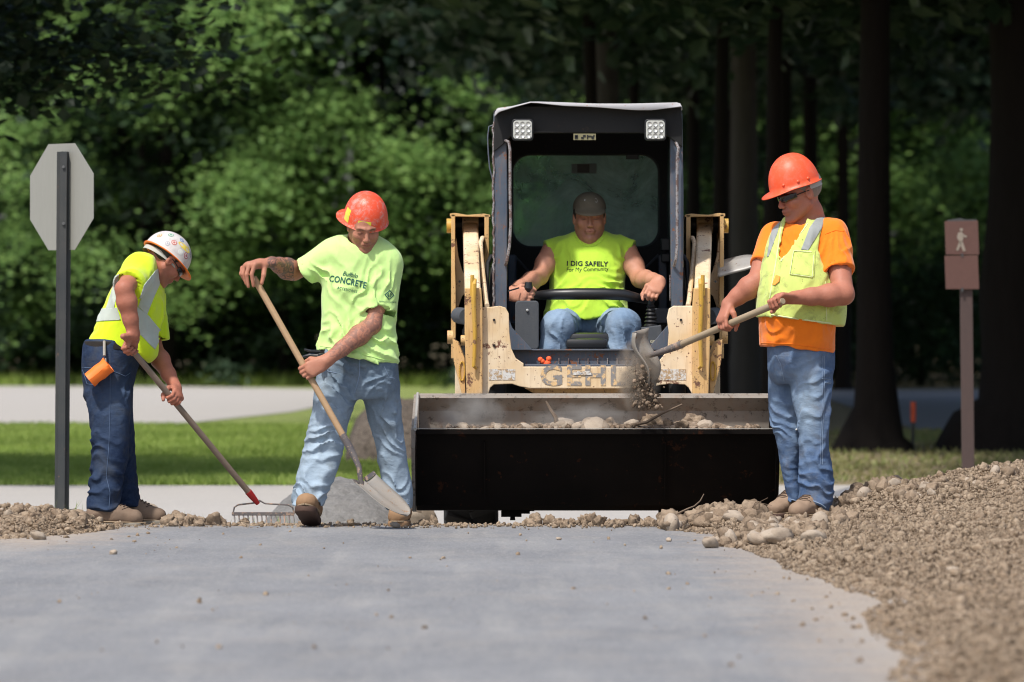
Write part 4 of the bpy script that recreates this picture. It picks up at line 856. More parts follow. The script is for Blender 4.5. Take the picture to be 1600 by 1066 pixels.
def bucket(root):
    LY, HY, RYb = 28.98, 29.30, 29.85
    xl, xr = P(650, 0, LY).x, P(1213, 0, LY).x
    z = lambda y, Y: P(0, y, Y).z
    # profile (Y, z) outer side: lip -> sloping floor -> heel -> back -> rim
    out = [(LY, z(672.5, LY)), (LY+.03, z(690, LY+.03)), (LY+.20, z(790, LY+.2)), (LY+.24, z(797, LY+.24)), (HY+.18, z(798, HY+.18)), (RYb-.12, z(770, RYb-.12)), (RYb+.06, z(700, RYb)), (RYb+.03, z(640, RYb)), (RYb-.02, z(620, RYb)), (RYb-.10, z(618, RYb-.1))]
    inn = [(RYb-.11, z(622, RYb-.1)), (RYb-.05, z(642, RYb)), (RYb-.02, z(700, RYb)), (RYb-.15, z(764, RYb-.12)), (HY+.17, z(785, HY+.18)), (LY+.26, z(785, LY+.24)), (LY+.05, z(690, LY+.03)), (LY+.012, z(672.5, LY))]
    pr = out+inn; b = BM(); A_ = [b.bm.verts.new((xl, y, zz)) for y, zz in pr]; n = len(pr)
    segs = 24; cols = [A_]
    for i in range(1, segs+1): cols.append([b.bm.verts.new((xl+(xr-xl)*i/segs, y, zz+.002*math.sin(i*1.7)*(1 if k < 1 or k == n-1 else 0))) for k, (y, zz) in enumerate(pr)])
    for i in range(segs):
        for k in range(n):
            f = b.bm.faces.new((cols[i][k], cols[i+1][k], cols[i+1][(k+1) % n], cols[i][(k+1) % n])); f.material_index = 1 if k in (0, 1, 2, 3) else 0  # lip-to-heel faces get the blackened colour that stands for shade
    b.bm.faces.new(cols[0]); b.bm.faces.new(list(reversed(cols[-1])))
    bk = b.build('bucket', [M['bucket'], M['under']], root)
    # cutting edge, bright worn strip on top of the lip
    b = BM(); b.box(((xl+xr)/2, LY-.008, z(672.5, LY)-.008), (xr-xl+.004, .020, .026), bevel=.003); o = b.build('cutting_edge', M['under'], root); o.parent = bk
    b = BM(); b.box(((xl+xr)/2, LY+.004, z(672, LY)+.0065), (xr-xl, .022, .003), bevel=.001); o = b.build('worn_edge', M['lip'], root); o.parent = bk
    # side plates
    for x0, sg in ((xl, -1), (xr, 1)):
        pl = [(LY-.02, z(672, LY)), (LY-.015, z(700, LY)), (LY+.18, z(798, LY+.2)), (HY+.2, z(800, HY+.2)), (RYb+.04, z(720, RYb)), (RYb+.04, z(618, RYb)), (RYb-.1, z(616, RYb)), (RYb-.25, z(630, RYb-.2)), (LY+.25, z(655, LY+.25))]
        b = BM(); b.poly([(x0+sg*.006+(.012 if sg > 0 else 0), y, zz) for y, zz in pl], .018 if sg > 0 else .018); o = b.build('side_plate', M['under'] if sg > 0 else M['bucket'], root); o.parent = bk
        b = BM(); ed = [(LY-.024, z(672, LY)), (LY+.25, z(655, LY+.25)), (RYb-.25, z(630, RYb-.2)), (RYb-.1, z(616, RYb))]; b.tube([(x0+sg*.004, y, zz+.004) for y, zz in ed], .009, 6); o = b.build('side_edge', M['lip'], root, smooth=True); o.parent = bk
    # rim roll and ribs, wear plates below
    b = BM(); b.tube([(xl, RYb-.06, z(620, RYb-.06)), (xr, RYb-.06, z(620, RYb-.06))], .018, 10); o = b.build('rim_roll', M['bucket'], root, smooth=True); o.parent = bk
    b = BM(); n = 24; b.grid([[Vector((P(860+160*i/n, 0, 29.8).x, 29.82+dy, z(618.5, 29.82)+.012*math.sin(math.pi*i/n)**.5*q)) for i in range(n+1)] for dy, q in ((-.05, 0), (-.03, 1), (.03, 1), (.05, 0))]); o = b.build('spill_guard', M['lip'], root, smooth=True); o.parent = bk
    for pts in ([(783, 790), (835, 790), (835, 799), (828, 799), (828, 803), (815, 803), (815, 808), (783, 808)], [(1020, 790), (1075, 790), (1075, 809), (1037, 809), (1037, 805), (1030, 805), (1030, 798), (1020, 798)]):
        b = BM(); b.prism(pts, LY+.30, .18, .002); o = b.build('mounting_hook', M['under'], root); o.parent = bk
    b = BM(); c = P(801, 810, LY+.31); bmesh.ops.create_cone(b.bm, cap_ends=True, segments=8, radius1=.014, radius2=.012, depth=.02, matrix=Matrix.Translation(c)); o = b.build('bolt', M['under'], root); o.parent = bk
    for x in (757, 1040):
        b = BM(); b.box((P(x, 0, LY).x, LY+.09, z(735, LY+.1)), (.006, .012, .33), Matrix.Rotation(math.radians(26), 3, 'X')); o = b.build('seam_bead', M['under'], root); o.parent = bk
M['under'].node_tree.nodes['Principled BSDF'].inputs['Specular IOR Level'].default_value = .08
def label_mat():
    t = MT('weathered_label', rough=.6); c = t.mix(t.step(t.noise(38, 7, .8), .46, .54), (.66, .66, .64), (.42, .28, .15)); c = t.mix(t.step(t.noise(50, 3, .6, t.coord((1, 1, 2.5))), .60, .64), c, (.25, .26, .28)); t.color(c); return t.m
M['label'] = label_mat()
def worn_print_mat():
    t = MT('worn_grey_print', rough=.6); c = t.mix(t.step(t.noise(22, 6, .75), .49, .56), (.25, .24, .235), (.74, .50, .25)); t.color(c); return t.m
M['worn_print'] = worn_print_mat()
loader()
# ------------------------------------------------------------------ people
def poly_sdf(X, Z, pts):
    """signed distance to a polygon in the x-z plane (negative inside)"""
    d = np.full(np.broadcast(X, Z).shape, 1e9, np.float32); sgn = np.ones_like(d); n = len(pts)
    for i in range(n):
        ax, az = pts[i]; bx, bz = pts[i-1]; ex, ez = bx-ax, bz-az; wx, wz = X-ax, Z-az
        t = np.clip((wx*ex+wz*ez)/(ex*ex+ez*ez+1e-12), 0, 1); qx, qz = wx-ex*t, wz-ez*t
        d = np.minimum(d, qx*qx+qz*qz)
        c1, c2, c3 = Z >= az, Z < bz, ex*wz > ez*wx
        flip = (c1 & c2 & c3) | (~c1 & ~c2 & ~c3); sgn = np.where(flip, -sgn, sgn)
    return sgn*np.sqrt(d)
def _loft(s, rows, Y0, p=2.4, k=.03, op='u', grow=0.0, ends=True):
    """rows: (py, xl, xr, dY, half depth) read off the photograph, horizontal elliptic slices"""
    rows = sorted(rows, key=lambda r: -r[0])           # bottom to top
    R = []
    for (py, xl, xr, dy, hb) in rows:
        a = P(xl, py, Y0+dy); b = P(xr, py, Y0+dy); R.append((a.z, (a.x+b.x)/2, Y0+dy, abs(b.x-a.x)/2+grow, hb+grow))
    R = np.array(R, np.float64)
    zz = np.linspace(R[0, 0], R[-1, 0], 160)
    T = []
    for c in range(1, 5):                               # monotone-ish cubic through the rows
        m = np.gradient(R[:, c], R[:, 0]) if len(R) > 2 else np.full(len(R), (R[-1, c]-R[0, c])/(R[-1, 0]-R[0, 0]))
        i = np.clip(np.searchsorted(R[:, 0], zz)-1, 0, len(R)-2); h = R[i+1, 0]-R[i, 0]; t = (zz-R[i, 0])/h
        T.append((2*t**3-3*t*t+1)*R[i, c]+(t**3-2*t*t+t)*h*m[i]+(-2*t**3+3*t*t)*R[i+1, c]+(t**3-t*t)*h*m[i+1])
    mg = .05+k
    lo = ((T[0]-T[2]).min()-mg, (T[1]-T[3]).min()-mg, R[0, 0]-mg); hi = ((T[0]+T[2]).max()+mg, (T[1]+T[3]).max()+mg, R[-1, 0]+mg)
    g = s.reg(lo, hi)
    if g is None: return s
    sl, X, Y, Z = g; zf = Z.ravel()
    cx, cyy, a, b = [np.interp(zf, zz, t).astype(np.float32)[None, None, :] for t in T]
    qx = np.abs(X-cx)/a; qy = np.abs(Y-cyy)/b
    rho = (qx**p+qy**p)**(1/p)+1e-6
    gr = np.sqrt((qx**(p-1)/a)**2+(qy**(p-1)/b)**2)/rho**(p-1)
    v = (rho-1)/np.maximum(gr, 1/np.maximum(a, b))
    e = np.maximum(R[0, 0]-Z-grow, Z-R[-1, 0]-grow); kk = .02 if ends else .001
    hh = np.maximum(kk-np.abs(v-e), 0)/kk; v = np.maximum(v, e)+hh*hh*kk*.25
    s.comb(sl, v, k, op); return s
Vol.loft = _loft
def _sleeve(s, a, b, ra, rb, k=.04, n=None, sq=1.0, hollow=.008):
    a = np.array(a, np.float32); b = np.array(b, np.float32); dr = b-a; L = np.linalg.norm(dr); dr = dr/L
    m = max(ra, rb)+k+.02; g = s.reg(np.minimum(a, b)-m, np.maximum(a, b)+m)
    sl, X, Y, Z = g; px, py, pz = X-a[0], Y-a[1], Z-a[2]; al = px*dr[0]+py*dr[1]+pz*dr[2]
    t = np.clip(al/L, 0, 1.3); px = px-t*L*dr[0]; py = py-t*L*dr[1]; pz = pz-t*L*dr[2]
    if n is not None:
        n = np.array(n, np.float32); n = n/np.linalg.norm(n); w = (px*n[0]+py*n[1]+pz*n[2])*(1/sq-1); px = px+w*n[0]; py = py+w*n[1]; pz = pz+w*n[2]
    v = np.sqrt(px*px+py*py+pz*pz)-(ra+t*(rb-ra)); v = np.maximum(v, al-L)
    s.comb(sl, v, k, 'u')
    if hollow:
        vh = np.sqrt(px*px+py*py+pz*pz)-(rb-hollow); vh = np.maximum(vh, np.maximum(al-L-.004, L-.018-al)); s.comb(sl, vh, 0, 's')
    return s
Vol.sleeve = _sleeve
def _poly(s, pts, Y0, y0=None, y1=None, op='s', k=.0):
    """subtract / keep the prism over a picture-plane polygon (seen at distance Y0)"""
    q = [(P(x, y, Y0).x, P(x, y, Y0).z) for x, y in pts]
    d2 = poly_sdf(s.ax[0][:, None], s.ax[2][None, :], q)[:, None, :]
    Y = s.ax[1][None, :, None]
    v = d2
    if y0 is not None: v = np.maximum(v, y0-Y)
    if y1 is not None: v = np.maximum(v, Y-y1)
    v = np.broadcast_to(v, s.d.shape).astype(np.float32)
    s.comb((slice(None),)*3, v, k, 's') if op == 's' else s.__setattr__('d', np.maximum(s.d, v))
    return s
Vol.poly = _poly
def folds(items):
    """cloth creases: (centre, reach, crease direction, wavelength, height)"""
    def f(Q):
        o = np.zeros(len(Q), np.float32); wob = vnoise(Q*9)-.5; wob2 = vnoise(Q*21+5)-.5
        for (c, rad, dr, lam, amp) in items:
            c = np.array(c, np.float32); dr = np.array(dr, np.float32); dr /= np.linalg.norm(dr)
            rel = Q-c; al = rel@dr; ac = np.array([dr[2], 0, -dr[0]], np.float32); ac /= (np.linalg.norm(ac)+1e-6)
            t = rel@ac/(lam*1.3)+wob*2.6+wob2*.7
            s_ = 1-np.abs(np.sin(math.pi*t)); r = np.sqrt((rel**2).sum(1)); w = np.exp(-(r/rad)**2)
            gate = .15+1.1*vnoise(np.stack([al*7, t*1.0, np.full(len(Q), c[0]*7)], 1))
            o += 2.0*amp*w*(s_**1.2-.4)*gate
        return o
    return f
def drape(amp, scale_across, scale_along, dr):
    """overall folds running along direction dr"""
    dr = np.array(dr, np.float32); dr /= np.linalg.norm(dr); ac = np.array([dr[2], 0, -dr[0]], np.float32); ac /= np.linalg.norm(ac); th = np.cross(dr, ac)
    def f(Q):
        W = (fbm(Q*5, 2)-.5)*.5
        U = np.stack([(Q@ac)*scale_across+W*3, (Q@th)*scale_across*.8, (Q@dr)*scale_along], 1)
        n = vnoise(U); r = 1-np.abs(2*n-1); return 1.7*amp*(r**2-.45)
    return f
V3 = lambda *a: Vector(a)
def frame(f, up=(0, 0, 1)):
    f = Vector(f).normalized(); r = f.cross(Vector(up)).normalized(); return f, r, r.cross(f)
def head(v, C, f, up=(0, 0, 1), s=1.0, ears=True):
    """skull, jaw, nose, lips, ears; C = point between the ears. returns a map (lateral, forward, up) -> world"""
    F, Rr, W = frame(f, up); C = Vector(C)
    L = lambda a, b, c: C+(Rr*a+F*b+W*c)*s
    fr = [tuple(Rr), tuple(F), tuple(W)]
    E = lambda c, r, k=.02, op='u': v.ell(L(*c), [x*s for x in r], fr, k, op)
    K = lambda a, b, ra, rb, k=.01, op='u': v.cap(L(*a), L(*b), ra*s, rb*s, k, op)
    E((0, -.012, .035), (.077, .097, .088), 0)
    E((0, .03, -.02), (.062, .064, .082), .03)
    for q in (-1, 1):
        K((q*.056, .005, -.05), (q*.022, .075, -.096), .018, .016, .035)
        E((q*.042, .062, -.022), (.021, .022, .021), .022)
        K((q*.012, .093, .026), (q*.044, .078, .024), .009, .007, .014)
        E((q*.031, .096, .004), (.017, .012, .011), .014, 's')
        E((q*.031, .079, .003), (.0145, .0125, .0125), .004)
        E((q*.0125, .104, -.033), (.0075, .009, .0075), .0068)
        if ears:
            v.ell(L(q*.080, -.006, -.002), [.009*s, .019*s, .031*s], fr, .008)
            v.ell(L(q*.0865, .000, -.000), [.006*s, .009*s, .016*s], fr, .004, 's')
    K((0, .088, -.098), (0, .084, -.102), .017, .017, .02)
    K((0, .09, .014), (0, .112, -.028), .0075, .0105, .012)
    E((0, .088, -.060), (.026, .018, .020), .012)
    K((-.018, .099, -.0555), (.018, .099, -.0555), .0045, .0045, .005); K((0, .104, -.0545), (0, .104, -.0545), .0045, .0045, .006)
    K((-.015, .099, -.0670), (.015, .099, -.0670), .0052, .0052, .005)
    K((-.024, .104, -.061), (.024, .104, -.061), .0018, .0018, .003, 's')
    return L
def paint_head(me, L, s=1.0, stub=.3):
    V = verts(me); C = np.array(L(0, 0, 0)); Rr = np.array(L(1, 0, 0))-C; F = np.array(L(0, 1, 0))-C; W = np.array(L(0, 0, 1))-C
    nn = s*s; q = V-C; a = q@Rr/nn; b = q@F/nn; c = q@W/nn
    near = (np.abs(a) < .1) & (b > .02) & (b < .14) & (np.abs(c) < .13)
    g = lambda x0, c0, sx, sc: np.exp(-((np.abs(a)-x0)/sx)**2-((c-c0)/sc)**2)*near
    dark = np.clip(g(.030, .0255, .016, .0045)*1.3, 0, 1)*.8+g(.031, .001, .013, .003)*.9+g(.009, -.0385, .004, .003)*.7+g(0, -.061, .024, .0022)*.7
    lip = g(0, -.061, .02, .009)
    stubble = np.clip(g(0, -.075, .06, .03)-g(0, -.061, .021, .008), 0, 1)*(b > .01)
    add_attr(me, 'dark', np.clip(dark, 0, 1)); add_attr(me, 'lip', lip); add_attr(me, 'stubble', stubble*stub)
def hand(v, c, a, u, right=True, s=1.0, curls=(30, 80, 65), off=.036, thumb='wrap', k=.006, spread=0, wrist=None):
    """hand closed on a shaft through c along a (little finger -> index); u = out of the back of the hand. returns the wrist"""
    c = Vector(c); a = Vector(a).normalized(); u = Vector(u); u = (u-a*u.dot(a)).normalized()
    w = a.cross(u) if right else u.cross(a)
    W = c+u*off*s-w*.100*s
    M = [W+w*.088*s+a*o*s for o in (.030, .010, -.010, -.029)]; mc = W+w*.075*s
    if wrist is not None: W = Vector(wrist); M[3] -= w*.010*s; M[2] -= w*.003*s
    v.chain([W.lerp(mc, -.06), W.lerp(mc, .45), mc], [.027*s, .036*s, .040*s], .015, 'u', u, .42)
    for i in range(4):
        v.cap(W.lerp(mc, .4)+a*(.020-.013*i)*s, M[i], .012*s, .0118*s, .010)
        ph = 0; p = M[i]; ln = [(.044, .028, .022), (.048, .031, .023), (.045, .029, .022), (.036, .022, .020)][i]
        r0 = (.0105, .0108, .0102, .009)[i]
        for j in range(3):
            ph += math.radians(curls[j]*(1+.06*(i-1.5)*(1 if j == 0 else 0)))
            q = p+(w*math.cos(ph)-u*math.sin(ph)+a*(spread*(1.5-i)))*ln[j]*s
            v.cap(p, q, (r0-.0008*j)*s, (r0-.0008*(j+1))*s, .003); p = q
    if thumb == 'wrap':
        T = [W+w*.022*s+a*.020*s-u*.010*s, W+w*.056*s+a*.046*s-u*.022*s, c+a*.048*s-u*.024*s-w*.006*s, c+a*.034*s-u*.036*s+w*.016*s]
    elif thumb == 'along':
        T = [W+w*.022*s+a*.020*s-u*.010*s, W+w*.052*s+a*.048*s-u*.016*s, W+w*.080*s+a*.064*s-u*.022*s, W+w*.098*s+a*.078*s-u*.026*s]
    else: T = [W+w*.022*s+a*.020*s-u*.010*s]+[Vector(t) for t in thumb]
    v.chain(T, [.016*s, .0135*s, .0115*s, .009*s], .006)
    return W
def arm(v, S, E, W, r=(.055, .046, .050, .029), k=.02, flat=None):
    S, E, W = Vector(S), Vector(E), Vector(W)
    v.chain([S, S.lerp(E, .5), E], [r[0], r[0]*.97, r[1]*.92], k)
    v.chain([E, E.lerp(W, .28), E.lerp(W, .65), W], [r[1]*.95, r[2], (r[2]+r[3])*.47, r[3]], k)
    return v
def boot(parent, heel, toe, mat_u, mat_s, up=(0, 0, 1), s=1.0, shaft=None, h=.0045, heelblock=.0, name='boot', lace=None):
    heel = Vector(heel); toe = Vector(toe); f = (toe-heel).normalized(); up = Vector(up); up = (up-f*up.dot(f)).normalized(); r = f.cross(up); L = (toe-heel).length
    pt = lambda x, z, y=0: heel+f*(x*L)+up*z*s+r*y*s
    lo = [min(heel[i], toe[i])-.13 for i in range(3)]; hi = [max(heel[i], toe[i])+.13 for i in range(3)]
    if shaft is not None: hi = [max(hi[i], shaft[i]+.08) for i in range(3)]; lo = [min(lo[i], shaft[i]-.08) for i in range(3)]
    v = Vol(lo, hi, h)
    v.chain([pt(.15, .062), pt(.5, .060), pt(.85, .052)], [.040*s, .043*s, .042*s], .02, 'u', up, .95)
    v.chain([pt(.17, .07), pt(.22, .15) if shaft is None else shaft], [.044*s, .046*s], .03)
    v.chain([pt(.3, .12), pt(.62, .075)], [.032*s, .034*s], .04)
    v.ell(pt(.80, .055), (.055*s, .047*s, .036*s), [tuple(f), tuple(r), tuple(up)], .012); v.plane(pt(0, .026), -up, .004)
    v.displace(lambda Q: .004*(vnoise(Q*38)-.5)+.0035*(1-np.abs(2*vnoise(Q*22+3)-1)))
    o = link(name, v.mesh(name), mat_u, parent)
    w = Vol(lo, hi, h)
    w.chain([pt(.13, .018), pt(.45, .018), pt(.84, .018)], [.046*s, .043*s, .051*s], .02, 'u', up, .9)
    w.plane(pt(0, .031), up, .003); w.plane(pt(0, 0), -up, .003)
    if heelblock:
        w.ell(pt(.40, -.004), (.045*s, .07, .018*s), [tuple(f), tuple(r), tuple(up)], .004, 's')
    so = link('sole', w.mesh('sole'), mat_s, parent); so.parent = o
    wl = BM(); wl.tube([pt(.5+.56*math.cos(a_), .031, (.049+.006*math.cos(a_))*math.sin(a_)) for a_ in [2*math.pi*k/28 for k in range(29)]], .0042*s, 6, caps=False); wo_ = wl.build('welt', M['welt'], parent, smooth=True); wo_.parent = o
    tc_ = BM(); bv_ = bvh_of([o]); q_ = [bv_.ray_cast(pt(.74-.10*abs(k/6)**2, .3, k/6*.04), -up, .4)[0] for k in range(-6, 7)]; q_ = [p_+up*.001 for p_ in q_ if p_ is not None]
    if len(q_) > 2: tc_.tube(q_, .0022*s, 5); to_ = tc_.build('toe_seam', M['welt_dark'], parent, smooth=True); to_.parent = o  # dark stitching line across the toe cap
    if lace:
        b = BM(); bvh = bvh_of([o])
        for t in (.42, .48, .54, .60, .66):
            hit = bvh.ray_cast(pt(t, .3), -up, .4)[0]
            if hit is None: continue
            b.tube([p+up*.0025 for p in (bvh.ray_cast(pt(t+dx*(1-abs(q)), .3, q*.026), -up, .4)[0] for q in (-1, -.5, 0, .5, 1) for dx in (.03,)) if p is not None], .0032*s, 6)
        b.build('lace', lace, parent).parent = o
    return o
def hat(parent, C, f, up, mats, s=1.0, ra=.108, rf=.128, hz=.132, brim=.010, visor=.048, droop=.012, vis_w=1.0, name='hard_hat', drop=0.0, ridge=True, ang0=0.0, vexp=2.2, rim_rows=2):
    """domed shell with a rim that widens to a peak; C = centre of the opening"""
    F, Rr, W = frame(f, up); C = Vector(C); bm = bmesh.new(); N = 72; prof = 12
    def pt(th, ph):                       # ph 0 apex .. 1 rim
        a = ph*math.pi/2; sx = math.sin(a)**.92; cz = math.cos(a)**.95
        rr = 1.0
        if ridge:
            lat = math.sin(th)*sx
            rr += .022*math.exp(-(lat/.13)**2)*(1-ph**4)
        return (Rr*math.sin(th)*ra*sx+F*math.cos(th)*rf*sx)*s*rr+W*hz*cz*s*rr
    rings = []
    for i in range(1, prof+1):
        rings.append([C+pt(2*math.pi*j/N, i/prof) for j in range(N)])
    def ext(th):
        q = (((th-ang0+math.pi) % (2*math.pi))-math.pi)/vis_w
        c = math.cos(q) if abs(q) < math.pi/2 else 0
        return c**vexp
    for (fr_, dz) in ((.5, .003), (1.0, .0), (1.0, -.004)):
        ring = []
        for j in range(N):
            th = 2*math.pi*j/N; e = brim+visor*ext(th); d = Rr*math.sin(th)*ra+F*math.cos(th)*rf; d.normalize()
            ring.append(C+pt(th, 1)+d*e*fr_*s+W*((-droop*ext(th)-drop)*fr_+dz*0)*s+W*(dz if fr_ == 1.0 else 0)*s)
        rings.append(ring)
    nout = len(rings)
    rings.append([C+pt(2*math.pi*j/N, 1)*.965-W*.004*s for j in range(N)])
    for i in range(prof-1, 0, -3): rings.append([C+pt(2*math.pi*j/N, i/prof)*.955 for j in range(N)])
    R = [[bm.verts.new(p) for p in r] for r in rings]; top = bm.verts.new(C+pt(0, 0)*1.0); bot = bm.verts.new(C+pt(0, 0)*.955)
    for j in range(N): bm.faces.new((top, R[0][j], R[0][(j+1) % N])).smooth = True
    for i in range(len(R)-1):
        for j in range(N):
            q = bm.faces.new((R[i][j], R[i+1][j], R[i+1][(j+1) % N], R[i][(j+1) % N])); q.smooth = True; q.material_index = 1 if i >= nout-rim_rows else 0
    for j in range(N): q = bm.faces.new((bot, R[-1][(j+1) % N], R[-1][j])); q.material_index = 1
    bmesh.ops.recalc_face_normals(bm, faces=bm.faces)
    me = bpy.data.meshes.new(name); bm.to_mesh(me); bm.free()
    o = link(name, me, mats if isinstance(mats, list) else [mats, mats], parent)
    surf = lambda th, ph, out=0: C+pt(th, ph)*(1+out)
    return o, surf, (F, Rr, W)
def to_child(o, part):
    o.parent = part; return o
def band(part, C, f, up, ra, rf, z, hgt, a0, a1, mat, name, thick=.002):
    F, Rr, W = frame(f, up); C = Vector(C); b = BM(); n = 24
    for r_, flip in ((0, 0), (thick, 1)):
        rows = []
        for zz in (z, z+hgt): rows.append([C+Rr*math.sin(t)*(ra+r_)+F*math.cos(t)*(rf+r_)+W*zz for t in [a0+(a1-a0)*i/n for i in range(n+1)]])
        b.grid(rows)
    return b.build(name, mat, part, smooth=True)
def glasses(parent, L, s, mat_l, mat_f):
    b = BM(); n = 20
    for sg in (-1, 1):
        rows = []
        for zz in (1, .5, 0, -.5, -1):
            row = []
            for i in range(n+1):
                t = i/n; a = (.10+1.05*t)*sg; hh = .0185*(1-.45*t**2.2)*(.75+.25*min(1, t*5))
                row.append(L(math.sin(a)*.079, .020+math.cos(a)*.088-.0025*zz*zz, .004+zz*hh+.004*t))
            rows.append(row)
        b.grid(rows)
    g = b.build('sunglasses', mat_l, parent, smooth=True)
    so = g.modifiers.new('thick', 'SOLIDIFY'); so.thickness = .0022
    c = BM()
    for sg in (-1, 1):
        c.tube([L(sg*.070, .052, .008), L(sg*.078, .03, .010), L(sg*.084, -.01, .012)], .0028*s, 6)
    c.tube([L(-.014, .107, .012), L(0, .110, .014), L(.014, .107, .012)], .0022*s, 6)
    c.build('temple', mat_f, g); c_ = g.children[0]; 
    return g
def bvh_of(objs):
    V = []; F = []
    for o in objs:
        off = Vector((0, 0, 0)); p = o
        while p: off += p.location; p = p.parent
        base = len(V); V += [tuple(v.co+off) for v in o.data.vertices]; F += [[base+i for i in f.vertices] for f in o.data.polygons]
    return BVHTree.FromPolygons(V, F)
def onto(bvh, px, py, Y0, lift=.002, d=Vector((0, 1, 0))):
    p = P(px, py, Y0); o = Vector((0, 0, H)); dr = (p-o).normalized()
    h = bvh.ray_cast(p-dr*1.2, dr, 3.0)
    return (h[0]-dr*lift) if h[0] is not None else None
def stitch(bvh, pts, Y0, r, mat, name, parent, lift=.001, step=4):
    """a seam laid on the cloth along points read off the photograph"""
    out = []
    for (x0, y0), (x1, y1) in zip(pts[:-1], pts[1:]):
        n = max(1, int(math.hypot(x1-x0, y1-y0)/step))
        for i in range(n): 
            q = onto(bvh, x0+(x1-x0)*i/n, y0+(y1-y0)*i/n, Y0, lift)
            if q is not None and (not out or abs(q.y-out[-1].y) < .06): out.append(q)
    if len(out) < 2: return None
    b = BM(); b.tube(out, r, 5); return b.build(name, mat, parent, smooth=True)
def print_on(bvh, body, cx, cy, Y0, hpx, mat, parent, name='lettering', rot=0, bold=.0, xs=1.0, arc=None, spacing=1.0, shear=0, mesh=None, lift=.0025, fade=0):
    """text printed on cloth: every vertex is laid on the surface it is seen against"""
    me = mesh if mesh is not None else text_mesh(body, hpx*1.4, bold*hpx*1.4, xs, spacing, shear)
    c, s_ = math.cos(math.radians(rot)), math.sin(math.radians(rot)); last = None
    for v in me.vertices:
        x, y = v.co.x, v.co.y
        if arc: y += arc(x)
        X = cx+c*x-s_*y; Yp = cy-(s_*x+c*y)
        q = onto(bvh, X, Yp, Y0, lift)
        if q is None: q = last if last is not None else P(X, Yp, Y0)
        v.co = q; last = q
    o = bpy.data.objects.new(name, me); COL.objects.link(o); me.materials.append(mat)
    off = Vector((0, 0, 0)); p = parent; o.parent = parent
    while p: off += p.location; p = p.parent
    me.transform(Matrix.Translation(-off)); return o
def shape_mesh(polys):
    bm = bmesh.new()
    for pl in polys: bm.faces.new([bm.verts.new((x, y, 0)) for x, y in pl])
    bmesh.ops.triangulate(bm, faces=bm.faces); bmesh.ops.subdivide_edges(bm, edges=bm.edges, cuts=2, use_grid_fill=True)
    me = bpy.data.meshes.new('print'); bm.to_mesh(me); bm.free(); return me

def skin(name, base, tat=False, dust=.15):
    t = MT(name, rough=.58, spec=.35); t.b.inputs['Subsurface Weight'].default_value = .05; t.b.inputs['Subsurface Radius'].default_value = (.02, .008, .004); t.b.inputs['Subsurface Scale'].default_value = .5
    c = t.mix(t.noise(16, 4, .6), base, (base[0]*.92, base[1]*.72, base[2]*.65))
    c = t.mix(t.math('MULTIPLY', t.step(t.noise(60, 3, .6), .45, .75), .3), c, (base[0]*.8, base[1]*.62, base[2]*.55))
    c = t.mix(t.math('MULTIPLY', t.attr('lip'), .6), c, (base[0]*.75, base[1]*.42, base[2]*.42))
    c = t.mix(t.attr('stubble'), c, (.12, .08, .06)); c = t.mix(t.attr('dark'), c, (.03, .02, .015))
    if tat:
        n = t.math('MULTIPLY', t.step(t.noise(26, 3, .5, dist=2.2), .46, .54), t.step(t.attr('tat'), .1, .3))
        c = t.mix(t.math('MULTIPLY', n, t.math('MULTIPLY', t.attr('tat'), .95)), c, (.07, .065, .065))
        n2 = t.math('MULTIPLY', t.attr('tat'), .25); c = t.mix(n2, c, (.06, .06, .065))
    c = t.mix(t.math('MULTIPLY', t.step(t.noise(9, 4, .6), .45, .7), .35), c, (base[0]*.72, base[1]*.6, base[2]*.55)); t.color(c); t.bump(t.noise(90, 4, .6), .35, .003); t.bump(t.noise(22, 4), .45, .006); return t.m

M['skin1'] = skin('skin_ruddy', (.43, .185, .125)); M['skin2'] = skin('skin_tanned', (.46, .225, .15), tat=True)
M['skin3'] = skin('skin_sunburnt', (.45, .20, .135)); M['skin4'] = skin('skin_olive', (.56, .30, .205))
M['hair_dark'] = sm('hair_dark', (.03, .022, .018), .7); M['hair_grey'] = sm('hair_grey', (.22, .19, .165), .7)
M['lime'] = cloth('lime_shirt_cloth', (.60, .88, .30), (.4, .5, .2), .12); M['yellow'] = cloth('yellow_shirt_cloth', (.66, .88, .02), (.4, .45, .1), .1)
M['lime2'] = cloth('bright_lime_cloth', (.55, .86, .07), (.3, .4, .1), .12); M['orange'] = cloth('orange_shirt_cloth', (1.0, .23, .012), (.3, .12, .04), .15)
M['vest'] = cloth('vest_mesh_cloth', (.62, .74, .20), (.22, .22, .08), .75, wr=.45); M['vest_edge'] = sm('vest_binding', (.72, .80, .42), .8)
M['reflect'] = cloth('reflective_tape', (.34, .36, .35), (.2, .2, .18), .3, wr=.3); M['reflect_w'] = cloth('reflective_tape_pale', (.50, .56, .50), (.3, .3, .25), .3, wr=.3)
M['jeans1'] = denim('dark_denim', (.011, .022, .055), (.07, .105, .175), (.09, .085, .06), .35)
M['jeans2'] = denim('washed_denim', (.10, .145, .20), (.35, .44, .53), (.13, .135, .12), .5)
M['jeans3'] = denim('mid_denim', (.045, .09, .20), (.26, .35, .46), (.16, .13, .09), .45)
M['jeans4'] = denim('faded_denim', (.10, .17, .28), (.30, .40, .52), (.15, .14, .13), .3)
M['thread'] = sm('seam_thread', (.30, .30, .28), .9); M['thread_blue'] = sm('seam_denim', (.20, .27, .38), .9); M['thread_dark'] = sm('seam_dark', (.07, .11, .19), .9)

